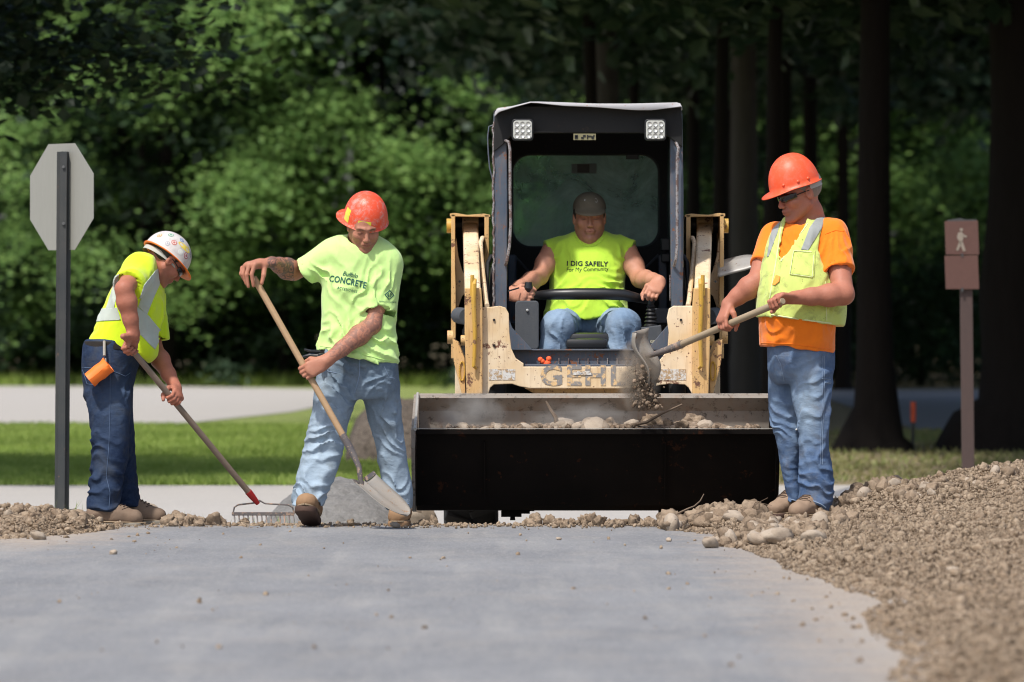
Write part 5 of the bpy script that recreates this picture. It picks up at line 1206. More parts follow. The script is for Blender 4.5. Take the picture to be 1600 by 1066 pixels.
M['boot_tan'] = leather('tan_leather', (.36, .215, .115), (.25, .155, .09)); M['boot_brown'] = leather('brown_leather', (.155, .10, .068), (.25, .185, .135)); M['boot_pink'] = leather('dusty_leather', (.33, .235, .165), (.235, .16, .11))
M['welt'] = sm('welt', (.30, .22, .14), .8); M['welt_dark'] = sm('seam_shade', (.06, .04, .03), .9); M['sole_dark'] = leather('dark_rubber', (.045, .03, .028), (.12, .07, .05)); M['sole_grey'] = leather('grey_rubber', (.16, .15, .13), (.32, .28, .22)); M['lace'] = sm('lace_cord', (.30, .22, .12), .9); M['lace_dark'] = sm('lace_dark', (.08, .05, .035), .9)
M['belt'] = leather('belt_leather', (.012, .011, .010), (.03, .025, .022)); M['black'] = sm('black_plastic', (.012, .012, .013), .35); M['lens'] = sm('dark_lens', (.006, .006, .007), .12, spec=.7)
def hatmat(name, base, scuff, amt):
    t = MT(name, rough=.38, spec=.5); c = t.mix(t.math('MULTIPLY', t.step(t.noise(28, 7, .78, dist=.4), .48, .66), amt), base, scuff)
    c = t.mix(t.step(t.noise(70, 3, .6), .70, .74), c, (.12, .09, .08)); t.color(c); t.rough(t.noise(12, 4), .32, .6); return t.m
M['hat_red'] = hatmat('scuffed_red_plastic', (.80, .085, .03), (.60, .34, .30), .8); M['hat_orange'] = hatmat('orange_red_plastic', (.86, .10, .03), (.62, .24, .17), .4)
M['hat_white'] = hatmat('white_plastic', (.62, .58, .55), (.35, .30, .28), .6); M['hat_inner'] = sm('orange_plastic', (.95, .20, .02), .5)
M['strap'] = sm('suspension_strap', (.42, .42, .38), .7); M['yellow_tape'] = cloth('yellow_tape', (.74, .72, .06), (.1, .1, .05), .6)
M['print_green'] = sm('green_print', (.02, .10, .075), .8); M['print_black'] = sm('black_print', (.015, .02, .018), .8)
def wood(name, a, b, rough=.65):
    t = MT(name, rough=rough); t.color(t.mix(t.noise(7, 5, .7, t.coord((1, 1, 6))), a, b)); t.bump(t.noise(40, 4), .2, .002); return t.m
M['ash'] = wood('ash_wood', (.50, .32, .17), (.36, .24, .14)); M['old_ash'] = wood('weathered_wood', (.26, .19, .14), (.17, .125, .095)); M['pale_ash'] = wood('dusty_ash_wood', (.40, .31, .20), (.28, .215, .145))
M['steel_dark'] = paint_metal('worn_dark_steel', (.10, .09, .095), (.25, .21, .18), .55, .5, dust_amt=.35)
M['steel_worn'] = paint_metal('polished_worn_steel', (.30, .285, .26), (.17, .135, .10), .60, .45, dust=(.34, .26, .18), dust_amt=.5, chipsc=30)
M['red_paint'] = sm('red_paint', (.42, .02, .02), .5)

def add_person(x, y, z, label, group='road crew'):
    r = empty('person', (x, y, z)); tag(r, label, 'person'); return r
def finish_body(v, root, mat, L, s=1, stub=.3, tat=None, name='body'):
    me = v.mesh('body'); paint_head(me, L, s, stub)
    if tat is not None: add_attr(me, 'tat', tat(verts(me)))
    return link(name, me, mat, root)
def cloth_obj(v, name, mat, root, fade=None):
    me = v.mesh(name)
    if fade is not None: add_attr(me, 'fade', fade(verts(me)))
    return link(name, me, mat, root)
def strip_obj(src, polys, Y0, name, mat, root, grow=.003, y1=1e9, y0=-1e9):
    """pieces of tape: the cloth's own surface cut along straight lines and raised a little"""
    off = Vector((0, 0, 0)); p = src
    while p: off += p.location; p = p.parent
    V = verts(src.data)+np.array(off); n = len(src.data.polygons); F = np.empty(n*4, np.int32); src.data.polygons.foreach_get('vertices', F); F = F.reshape(-1, 4)
    N = np.empty(len(V)*3, np.float32); src.data.vertices.foreach_get('normal', N); N = N.reshape(-1, 3); Fc = V[F].mean(1); out = bmesh.new()
    for pl in polys:
        q = [P(x, y, Y0) for x, y in pl]; xs = [v.x for v in q]; zs = [v.z for v in q]; m = .02
        k = (Fc[:, 0] > min(xs)-m) & (Fc[:, 0] < max(xs)+m) & (Fc[:, 2] > min(zs)-m) & (Fc[:, 2] < max(zs)+m) & (Fc[:, 1] < y1) & (Fc[:, 1] > y0)
        f = F[k]; u, inv = np.unique(f, return_inverse=True); inv = inv.reshape(-1, 4)
        t = bmesh.new(); vs = [t.verts.new(V[i]+N[i]*grow) for i in u]
        for r in inv:
            try: t.faces.new([vs[i] for i in r])
            except ValueError: pass
        c = sum(q, Vector((0, 0, 0)))/len(q)
        for i in range(len(q)):
            d = q[(i+1) % len(q)]-q[i]; nn = Vector((d.z, 0, -d.x)).normalized()
            if nn.dot(c-q[i]) > 0: nn = -nn
            bmesh.ops.bisect_plane(t, geom=t.verts[:]+t.edges[:]+t.faces[:], plane_co=q[i], plane_no=nn, clear_outer=True)
        me = bpy.data.meshes.new('t'); t.to_mesh(me); t.free(); out.from_mesh(me); bpy.data.meshes.remove(me)
    for f in out.faces: f.smooth = True
    me = bpy.data.meshes.new(name); out.to_mesh(me); out.free(); o = link(name, me, mat, root)
    md = o.modifiers.new('thick', 'SOLIDIFY'); md.thickness = .003; md.offset = -1; return o
hx = .0062      # cloth grid

# ================================ worker raking, side view, far left
def man_rake():
    Y0 = 28.85; A = lambda x, y, d=0.0: P(x, y, Y0+d)
    root = add_person(A(180, 822).x, Y0, 0.0, 'bent worker in neon yellow shirt and sticker-covered white hard hat, raking')
    hd = dict(C=A(263, 405, -.02), f=(.58, .26, -.77), up=(.75, .1, .62))
    v = Vol((A(118, 0).x, Y0-.5, -.0), (A(310, 0).x, Y0+.4, A(0, 340).z), .0054)
    L = head(v, **hd)
    v.chain([A(262, 402), A(240, 412), A(222, 425)], [.055, .058, .066], .03)
    v.chain([A(222, 430), A(205, 470), A(175, 560)], [.09, .11, .10], .04)
    v.chain([A(165, 570, -.08), A(163, 690, -.1), A(160, 795, -.1)], [.07, .05, .04], .02); v.chain([A(180, 570, .08), A(190, 690, .1), A(200, 785, .1)], [.07, .05, .04], .02)
    hdir = (A(385, 765, .05)-A(203, 543, -.33)).normalized()       # rake handle, butt end to head
    c1 = A(205, 546, -.33); c2 = A(270, 628, -.21)
    w1 = hand(v, c1, -hdir, (-.3, .9, -.2), right=True, s=1.0, wrist=A(209, 524, -.36))
    c2 = A(203, 543, -.33)+hdir*((A(270, 628)-A(203, 543)).length*1.03)
    w2 = hand(v, c2, -hdir, (.75, -.1, .6), right=False, s=1.0)
    arm(v, A(214, 425, -.16), A(194, 452, -.38), w1, (.052, .047, .050, .030))
    arm(v, A(228, 440, .17), A(241, 545, .14), w2, (.052, .043, .047, .029))
    finish_body(v, root, M['skin1'], L, 1, .5)
    # hair
    q = Vol(tuple(Vector(hd['C'])-Vector((.15, .15, .15))), tuple(Vector(hd['C'])+Vector((.15, .15, .15))), .0045)
    F, Rr, W = frame(hd['f'], hd['up']); fr = [tuple(Rr), tuple(F), tuple(W)]
    q.ell(L(0, -.014, .032), [.081, .101, .088], fr, 0); q.ell(L(0, .09, -.03), [.2, .085, .085], fr, .01, 's')
    q.plane(L(0, -.09, -.045), -W, .01); q.displace(lambda Q: .003*(vnoise(Q*80)-.5)); cloth_obj(q, 'hair', M['hair_dark'], root)
    # shirt
    s = Vol((A(118, 0).x, Y0-.48, A(0, 585).z), (A(275, 0).x, Y0+.34, A(0, 385).z), .0068)
    s.loft([(398, 212, 240, .0, .10), (412, 196, 247, .0, .17), (432, 184, 251, .0, .185), (460, 172, 256, .0, .175), (490, 155, 256, .0, .165), (515, 144, 250, .0, .165), (536, 134, 243, .0, .165), (548, 130, 240, 0, .165)], Y0, 2.2, .03)
    s.sleeve(A(216, 424, -.12), A(200, 447, -.30), .082, .078, .05)
    s.sleeve(A(228, 440, .14), A(243, 532, .15), .078, .066, .05)
    s.ell(A(226, 545, -.05), (.06, .1, .07), None, .05)
    s.poly([(100, 537), (140, 537), (180, 541), (225, 556), (238, 572), (252, 566), (262, 600), (100, 600)], Y0, None, Y0+.06)
    s.poly([(100, 545), (262, 545), (262, 600), (100, 600)], Y0, Y0+.06, None)
    s.cap(A(243, 402), A(262, 395), .066, .075, .008, 's')
    s.displace(drape(.010, 9, 2.6, (.35, 0, -1)))
    s.displace(folds([(A(243, 480), .12, (.5, 0, -1), .05, .012), (A(190, 520), .13, (1, 0, .3), .055, .010), (A(225, 440), .09, (.2, 0, 1), .04, .009), (A(160, 525), .09, (.3, 0, 1), .05, .012)]))
    so = cloth_obj(s, 'shirt', M['yellow'], root)
    strip_obj(so, [[(183, 433), (193, 429), (181, 482), (167, 482)], [(241, 422), (252, 418), (251, 446), (233, 492), (214, 474), (232, 446)], [(140, 483), (186, 481), (192, 500), (138, 503)], [(214, 476), (236, 494), (255, 520), (245, 546), (212, 512)]], Y0, 'reflective_stripe', M['reflect_w'], root, .0035, y1=Y0-.02)
    bv = bvh_of([so])
    # jeans
    j = Vol((A(115, 0).x, Y0-.28, A(0, 806).z), (A(230, 0).x, Y0+.3, A(0, 528).z), .0068)
    j.loft([(530, 133, 222, 0, .155), (548, 130, 222, 0, .165), (575, 127, 214, 0, .17), (600, 129, 208, 0, .17), (625, 133, 205, 0, .15)], Y0, 2.3, .03)
    j.loft([(610, 133, 206, -.08, .095), (640, 136, 203, -.09, .09), (680, 140, 202, -.1, .08), (710, 141, 200, -.1, .08), (745, 139, 192, -.1, .08), (775, 136, 187, -.1, .085), (800, 134, 187, -.1, .085)], Y0, 2.2, .02)
    j.loft([(610, 150, 208, .09, .095), (640, 152, 206, .1, .09), (680, 160, 209, .1, .08), (712, 164, 210, .1, .08), (745, 166, 213, .1, .08), (772, 168, 216, .1, .085), (791, 172, 219, .1, .085)], Y0, 2.2, .02)
    j.displace(drape(.007, 9, 3.5, (.05, 0, -1)))
    j.displace(folds([(A(165, 775, -.15), .12, (1, 0, .15), .05, .018), (A(200, 765, .02), .1, (1, 0, .3), .045, .016), (A(150, 700, -.15), .10, (1, 0, -.35), .05, .014), (A(195, 710, 0), .11, (1, 0, .5), .05, .013), (A(195, 600, -.1), .1, (1, 0, .5), .05, .010), (A(145, 740, -.1), .08, (1, 0, .4), .04, .012), (A(150, 640, -.1), .12, (1, 0, .25), .07, .008)]))
    jo = cloth_obj(j, 'jeans', M['jeans1'], root, lambda Q: .12+.5*np.exp(-((Q[:, 0]-A(190, 0).x)/.07)**2-((Q[:, 2]-A(0, 625).z)/.14)**2)+.25*np.exp(-((Q[:, 0]-A(165, 0).x)/.05)**2))
    jb = bvh_of([jo])
    stitch(jb, [(172, 552), (172, 640), (170, 700), (166, 745), (172, 770), (170, 798)], Y0, .0022, M['thread_dark'], 'seam', root)
    stitch(jb, [(128, 574), (150, 576)], Y0, .002, M['thread_dark'], 'seam', root); stitch(jb, [(176, 580), (196, 588), (207, 580)], Y0, .0022, M['thread_dark'], 'seam', root)
    stitch(jb, [(129, 578), (136, 600), (152, 602), (160, 580)], Y0, .002, M['thread_dark'], 'seam', root)
    # belt
    b = Vol((A(118, 0).x, Y0-.25, A(0, 556).z), (A(235, 0).x, Y0+.25, A(0, 526).z), .0045)
    b.loft([(533, 132, 224, 0, .162), (540, 131, 224, 0, .166), (547, 130, 224, 0, .168)], Y0, 2.3, 0, ends=False); cloth_obj(b, 'belt', M['belt'], root)
    # orange cloth roll on a clip
    r_ = BM(); a, c = A(140, 594, -.22), A(170, 570, -.22); N = 14; rows = []
    ax_ = (c-a).normalized(); u_ = Vector((0, -1, 0)); w_ = ax_.cross(u_)
    for t, rr in ((0, .028), (0, .042), (.3, .040), (.55, .043), (.8, .040), (1, .045), (1, .034), (.75, .030)):
        rows.append([a.lerp(c, t)+(u_*math.cos(2*math.pi*k/N)+w_*math.sin(2*math.pi*k/N))*rr*(1+.04*math.sin(5*k+9*t)) for k in range(N+1)])
    r_.grid(rows); bmesh.ops.remove_doubles(r_.bm, verts=r_.bm.verts, dist=.0008)
    pr = r_.build('cloth_roll', M['hat_inner'], root, smooth=True)
    k_ = BM(); k_.tube([A(162, 560, -.2), A(159, 574, -.225), A(161, 583, -.225), A(166, 574, -.225), A(165, 560, -.2)], .0035, 6); k_.tube([A(163, 533, -.17), A(163, 556, -.2)], .008, 6); k_.build('clip', M['steel_worn'], root)
    # boots
    boot(root, A(135, 822, -.12)+Vector((0, 0, -.005)), A(222, 826, -.12), M['boot_brown'], M['sole_grey'], shaft=A(160, 788, -.11), s=.98, heelblock=1, lace=M['lace_dark'])
    boot(root, A(172, 818, .1), A(258, 823, .1), M['boot_brown'], M['sole_grey'], shaft=A(198, 785, .1), s=.98, heelblock=1, lace=M['lace_dark'])
    # hard hat and glasses
    hf, hup = (.78, .10, -.60), (.60, .30, .72)
    ho, sf, fr3 = hat(root, A(259, 402, -.01), hf, hup, [M['hat_white'], M['hat_inner']], s=1.0, ra=.114, rf=.126, hz=.132, brim=.008, visor=.035, droop=.014, rim_rows=4)
    st = [('stripe', 1.15, .62, .030, (.78, .60, .08)), ('round', .9, .78, .017, (.45, .12, .14)), ('round', 1.45, .45, .017, (.12, .2, .42)), ('round', 1.7, .72, .015, (.5, .12, .1)), ('round', 2.1, .55, .016, (.1, .3, .2)), ('round', .55, .62, .016, (.15, .15, .2)), ('round', 1.25, .82, .014, (.75, .75, .7)), ('round', 2.5, .75, .014, (.5, .3, .1)), ('round', .85, .5, .013, (.55, .5, .1)), ('round', 1.9, .85, .012, (.3, .3, .35))]
    for kd, th, ph, rr, colr in st:
        b2 = BM(); n_ = 16; rings_ = []
        m_ = sm('sticker', colr, .5)
        for qq in ((0.0, .55, 1.0) if kd == 'round' else (0.0, 1.0)):
            rings_.append([sf(th+rr*qq*math.cos(2*math.pi*k/n_)/.115*(1.6 if kd == 'stripe' else 1), ph+rr*qq*math.sin(2*math.pi*k/n_)/.2*(.55 if kd == 'stripe' else 1), .008) for k in range(n_+1)])
        b2.grid(rings_); so_ = b2.build('sticker', m_, ho); 
        if kd == 'round':
            b3 = BM(); b3.grid([[sf(th+rr*qq*math.cos(2*math.pi*k/n_)/.115, ph+rr*qq*math.sin(2*math.pi*k/n_)/.2, .011) for k in range(n_+1)] for qq in (.45, .7)]); b3.build('sticker', sm('sticker_ring', (.7, .68, .62), .5), ho)
    band(ho, A(255, 404, -.01), hf, hup, .088, .112, -.022, .024, math.pi*.25, math.pi*1.75, M['strap'], 'headband')
    glasses(root, L, 1, M['lens'], M['black'])
    # rake
    hb, ht = A(199, 538, -.335), A(203, 543, -.33)+hdir*((A(388, 769, .05)-A(203, 543, -.33)).length)
    rk = empty('garden_rake', A(410, 815, .08)); tag(rk, 'long wooden rake with red ferrule and steel tines held by the bent worker', 'rake')
    b = BM(); b.tube([hb, ht], .0155, 12); b.build('handle', M['old_ash'], rk, smooth=True)
    e = ht+hdir*.085; b = BM(); b.tube([ht-hdir*.0, ht+hdir*.03, e], [.0185, .0175, .012], 12); b.build('ferrule', M['red_paint'], rk, smooth=True)
    b = BM(); D = .08; nk = A(408, 785, D)
    for pts in ([(405, 782), (398, 786), (372, 789), (366, 793), (364, 803)], [(405, 782), (414, 787), (430, 788), (450, 789), (457, 793), (460, 803)]):
        b.tube([A(x, y, D) for x, y in pts], .0042, 8)
    b.build('bow', M['steel_dark'], rk, smooth=True)
    b = BM(); b.box((A(411, 803, D)), (A(461, 0).x-A(363, 0).x, .012, .018), bevel=.002); b.build('bar', M['steel_dark'], rk)
    for i in range(14):
        x = 366+i*7.1; b = BM(); b.tube([A(x, 805, D), A(x+.8, 814, D-.012), A(x-.5, 824, D-.035)], [.0042, .004, .0028], 6); b.build('tine', M['steel_dark'], rk, smooth=True)

# ================================ young worker with the long shovel, front view
def man_shovel():
    Y0 = 28.6; A = lambda x, y, d=0.0: P(x, y, Y0+d)
    root = add_person(A(560, 822).x, Y0, 0.0, 'young tattooed worker in pale lime t-shirt and scuffed red hard hat')
    hd = dict(C=A(569, 354, -.03), f=(.16, -.88, -.44), up=(.06, -.42, .9))
    v = Vol((A(366, 0).x, Y0-.5, -.02), (A(652, 0).x, Y0+.42, A(0, 300).z), .0054)
    L = head(v, **hd, s=.98)
    v.chain([A(565, 358, .02), A(560, 380, .05), A(558, 398, .07)], [.056, .058, .07], .03)
    v.chain([A(560, 410, .08), A(560, 480, .08), A(560, 560, .06)], [.10, .11, .10], .04)
    v.chain([A(528, 585, .03), A(510, 690, -.03), A(487, 780, -.08)], [.06, .035, .03], .02); v.chain([A(590, 585, .07), A(606, 690, .13), A(624, 790, .17)], [.06, .035, .03], .02)
    top = A(398, 436, -.16); hdir = (A(541, 690, -.24)-top).normalized()
    # right hand caps the end of the shaft, fingers hanging over it
    c1 = A(396, 436, -.16)
    w1 = Vector(A(425, 410, -.10)); 
    hd_ = (A(389, 415, -.17)-w1).normalized()
    v.chain([w1, w1.lerp(A(392, 414, -.17), .5), A(392, 415, -.165)], [.029, .036, .034], .015, 'u', (.2, -.3, 1), .6)
    for i, (kx, ky, kd, tx, ty, td) in enumerate([(398, 414, -.205, 396, 447, -.205), (390, 414, -.190, 388, 448, -.195), (383, 416, -.165, 385, 444, -.17), (379, 419, -.140, 383, 439, -.145)]):
        k_, t_ = A(kx, ky, kd), A(tx, ty, td); m1 = k_.lerp(t_, .45)+Vector((-.012, -.006, .0))
        v.chain([A(405, 413, kd*.5-.07), k_], [.013, .0125], .008); v.chain([k_, m1, t_], [.0118, .0108, .0088], .003)
    v.chain([A(413, 416, -.15), A(412, 430, -.18), A(409, 443, -.19)], [.0155, .012, .0095], .006)
    # left hand on the shaft
    t2 = (A(487, 0).x-top.x)/hdir.x; c2 = top+hdir*((A(487, 577)-A(398, 436)).length*1.0)
    w2 = hand(v, c2, hdir*-1, (.15, -1, .35), right=False, s=1.02, thumb='wrap')
    arm(v, A(514, 406, .05), A(458, 424, .13), w1, (.046, .048, .053, .030))
    arm(v, A(602, 420, .04), A(582, 508, -.06), w2, (.050, .046, .050, .030))
    def tat(Q):
        a = np.array(A(428, 412)); g1 = ((Q[:, 0] > A(413+7, 0).x) & (Q[:, 0] < A(459, 0).x) & (Q[:, 2] > A(0, 460).z)); 
        g2 = (Q[:, 2] < A(0, 488).z) & (Q[:, 2] > A(0, 558).z) & (Q[:, 0] > A(517, 0).x) & (Q[:, 1] < Y0+.1)
        return g1*.8+g2*.42
    finish_body(v, root, M['skin2'], L, .98, .35, tat)
    # shirt
    s = Vol((A(455, 0).x, Y0-.26, A(0, 580).z), (A(635, 0).x, Y0+.38, A(0, 355).z), .0068)
    s.loft([(366, 540, 585, .06, .075), (376, 520, 602, .06, .105), (392, 505, 615, .06, .125), (420, 502, 618, .06, .135), (450, 503, 619, .05, .135), (490, 502, 619, .05, .13), (520, 499, 620, .04, .13), (545, 497, 622, .03, .135), (572, 496, 624, .03, .135)], Y0, 2.3, .03)
    s.sleeve(A(520, 398, .05), A(476, 424, .07), .086, .072, .05)
    s.sleeve(A(602, 415, .04), A(592, 490, -.015), .094, .086, .05)
    s.poly([(440, 547), (497, 547), (540, 552), (590, 566), (623, 572), (650, 575), (650, 620), (440, 620)], Y0)
    s.cap(A(566, 392, .03), A(566, 350, -.06), .064, .082, .010, 's')
    s.displace(drape(.011, 8, 2.4, (.45, 0, -1)))
    s.displace(folds([(A(515, 425, -.05), .10, (.55, 0, -1), .045, .014), (A(585, 455, -.08), .12, (-.7, 0, -1), .055, .011), (A(540, 520, -.05), .13, (1, 0, -.9), .05, .016), (A(600, 540, -.05), .11, (.8, 0, -.35), .05, .016), (A(600, 440, -.05), .09, (.3, 0, 1), .05, .009), (A(505, 530, -.05), .08, (1, 0, .4), .04, .012)]))
    so = cloth_obj(s, 'shirt', M['lime'], root); bv = bvh_of([so])
    stitch(bv, [(547, 374), (548, 388), (555, 402), (566, 408), (578, 406), (588, 396), (592, 384)], Y0, .004, M['lime'], 'collar', root, lift=.002)
    stitch(bv, [(500, 541), (540, 546), (590, 560), (620, 566)], Y0, .0022, M['lime'], 'hem', root)
    print_on(bv, 'CONCRETE', 543.5, 440, Y0, 9.8, M['print_green'], so, rot=-11, bold=.028, xs=.78, spacing=1.08, arc=lambda x: -.0015*x*x)
    print_on(bv, 'Buffalo', 547, 429.5, Y0, 7.0, M['print_green'], so, rot=-11, bold=.004, xs=.9, shear=.3)
    print_on(bv, 'ACCESSORIES', 542.5, 453, Y0, 4.0, M['print_green'], so, rot=-12, bold=.012, xs=.85, spacing=1.1)
    rb = lambda r: [(0, r), (r, 0), (0, -r), (-r, 0)]
    print_on(bv, '', 608.5, 461, Y0, 1, M['print_green'], so, name='emblem', rot=-5, mesh=shape_mesh([[(0, 8), (8, 0), (6, 0), (0, 6)], [(0, 8), (0, 6), (-6, 0), (-8, 0)], [(0, -8), (-8, 0), (-6, 0), (0, -6)], [(0, -8), (0, -6), (6, 0), (8, 0)], [(-4.6, 0), (-1, 3.4), (-1, .4)], [(1, 3.5), (4.6, 0), (1, .5)], [(-4, -.6), (-.6, -.6), (-.6, -4)], [(.6, -4), (.6, -.8), (4, -.6)]]))
    print_on(bv, 'BUFFALO CONCRETE', 606, 472, Y0, 2.4, M['print_green'], so, rot=-4, bold=.01, xs=.82)
    # jeans
    j = Vol((A(448, 0).x, Y0-.3, A(0, 815).z), (A(655, 0).x, Y0+.36, A(0, 540).z), .0068)
    j.loft([(546, 499, 619, .04, .12), (575, 496, 621, .04, .128), (605, 494, 622, .05, .13), (622, 500, 618, .06, .12)], Y0, 2.3, .03)
    j.loft([(600, 493, 560, .02, .105), (640, 489, 551, -.0, .1), (680, 479, 542, -.03, .092), (710, 473, 537, -.04, .088), (745, 465, 523, -.06, .085), (770, 459, 511, -.08, .085), (792, 456, 505, -.09, .088)], Y0, 2.25, .02)
    j.loft([(600, 562, 622, .07, .105), (640, 572, 626, .1, .1), (680, 583, 629, .13, .09), (715, 590, 635, .15, .085), (750, 596, 641, .16, .085), (775, 600, 645, .16, .085), (796, 603, 644, .17, .085)], Y0, 2.25, .02)
    j.plane(A(480, 800, -.1), Vector((.45, 0, -1)) if False else Vector((0, 0, -1)))
    j.poly([(440, 788), (462, 786), (470, 790), (482, 779), (498, 780), (506, 792), (516, 815), (440, 840)], Y0, None, Y0+.03, k=.004)
    j.displace(drape(.008, 9, 3.2, (.18, 0, 1)))
    j.displace(folds([(A(535, 600, -.08), .12, (1, 0, -.6), .045, .016), (A(575, 590, -.08), .08, (1, 0, .9), .04, .012), (A(500, 690, -.1), .10, (1, 0, .25), .045, .018), (A(520, 650, -.1), .1, (1, 0, -.3), .06, .012), (A(480, 765, -.1), .10, (1, 0, -.2), .04, .022), (A(610, 765, 0), .10, (1, 0, .15), .042, .020), (A(612, 690, 0), .11, (1, 0, -.8), .06, .016), (A(600, 640, -.05), .12, (.6, 0, -1), .06, .012)]))
    fz = lambda Q: .15+.75*np.clip(1-(Q[:, 2]-A(0, 690).z)/.35, 0, 1)*.8+.4*np.exp(-((Q[:, 0]-A(505, 0).x)/.05)**2)
    jo = cloth_obj(j, 'jeans', M['jeans2'], root, fz); jb = bvh_of([jo])
    stitch(jb, [(562, 560), (562, 585), (557, 605), (552, 618)], Y0, .0024, M['thread_blue'], 'seam', root)
    stitch(jb, [(500, 566), (512, 580), (530, 584)], Y0, .002, M['thread_blue'], 'seam', root); stitch(jb, [(600, 572), (608, 590), (621, 592)], Y0, .002, M['thread_blue'], 'seam', root)
    stitch(jb, [(604, 786), (622, 789), (643, 787)], Y0, .003, M['thread_blue'], 'seam', root)
    b = Vol((A(490, 0).x, Y0-.2, A(0, 562).z), (A(630, 0).x, Y0+.25, A(0, 540).z), .0045)
    b.loft([(546, 498, 620, .04, .126), (556, 497, 620, .04, .129)], Y0, 2.3, 0, ends=False); cloth_obj(b, 'belt', M['belt'], root)
    b = BM(); b.box(A(557, 551, -.10), (.045, .012, .026), bevel=.003); b.build('buckle', M['steel_worn'], root)
    # sheath on the belt with black grips
    b = BM(); b.tube([A(476, 546, -.02), A(486, 549, -.04), A(500, 550, -.03)], [.005, .008, .011], 8); b.tube([A(472, 558, -.02), A(484, 555, -.03), A(502, 556, -.03)], [.006, .010, .012], 8); b.pxbox(497, 552, 506, 574, Y0-.09, .03, .005); b.build('tool_pouch', M['black'], root, smooth=True)
    # boots
    boot(root, A(487, 822, .02), A(476, 800, -.24), M['boot_tan'], M['sole_dark'], up=(0, -.3, 1), s=1.12, shaft=A(484, 782, -.06), lace=M['lace'])
    boot(root, A(628, 822, .27), A(621, 825, .0), M['boot_tan'], M['boot_tan'], s=1.05, shaft=A(626, 788, .17), lace=M['lace'])
    # helmet worn peak backwards
    ho, sf, fr3 = hat(root, A(571, 344, .0), (.24, -.82, -.46), (.06, -.34, .93), M['hat_red'], s=1.0, ra=.112, rf=.124, hz=.15, brim=.005, visor=.032, droop=-.010, ang0=1.95, vis_w=.8, ridge=False)
    for th0, th1, p0, p1 in ((.02, .62, .80, .93), (1.15, 1.55, .66, .95)):
        b2 = BM(); b2.grid([[sf(th0+(th1-th0)*i/8, p_, .012) for i in range(9)] for p_ in (p0, (p0+p1)/2, p1)]); b2.build('tape', M['yellow_tape'], ho)
    # shovel
    sh = empty('long_shovel', A(600, 800, -.1)); tag(sh, 'long-handled round point shovel held by the young worker in pale lime', 'shovel')
    e = A(541, 690, -.24); b = BM(); b.tube([top-hdir*.01, top+hdir*.02, e], [.015, .0165, .0165], 14); b.build('handle', M['ash'], sh, smooth=True)
    b = BM(); b.tube([e-hdir*.04, e+hdir*.03, A(553, 712, -.25), A(561, 730, -.26), A(563, 748, -.27), A(566, 760, -.27)], [.0195, .0195, .017, .014, .013, .012], 12); b.build('socket', M['steel_dark'], sh, smooth=True)
    # blade: dished plate from step to point, seen from its open side
    base, tip = A(566, 756, -.25), A(633, 812, -.33); ax = (tip-base).normalized(); nrm = Vector((.56, -.42, .72)); nrm = (nrm-ax*nrm.dot(ax)).normalized(); sd = ax.cross(nrm)
    rows = []; nL = 14; Lb = (tip-base).length*1.0
    for i in range(nL+1):
        t = i/nL; wd = .108*(1 if t < .45 else math.sqrt(max(0, 1-((t-.45)/.56)**2))); 
        rows.append([base+ax*Lb*t+sd*wd*q+nrm*(.035*(q*q)*(1-t*.6)+.02*t*t-.018*(1-t)*math.exp(-(q/.18)**2)*-1) for q in [-1+2*k/12 for k in range(13)]])
    b = BM(); b.grid(rows); o = b.build('blade', M['steel_worn'], sh, smooth=True); md = o.modifiers.new('thick', 'SOLIDIFY'); md.thickness = .003
    for q in (-1, 1):
        b = BM(); p0 = base+sd*.108*q+nrm*.035; p1 = base+sd*.03*q+nrm*.006; b.poly([p0, p1, p1-ax*.022+nrm*.006, p0-ax*.02+nrm*.006], .004); b.build('step', M['steel_dark'], sh)

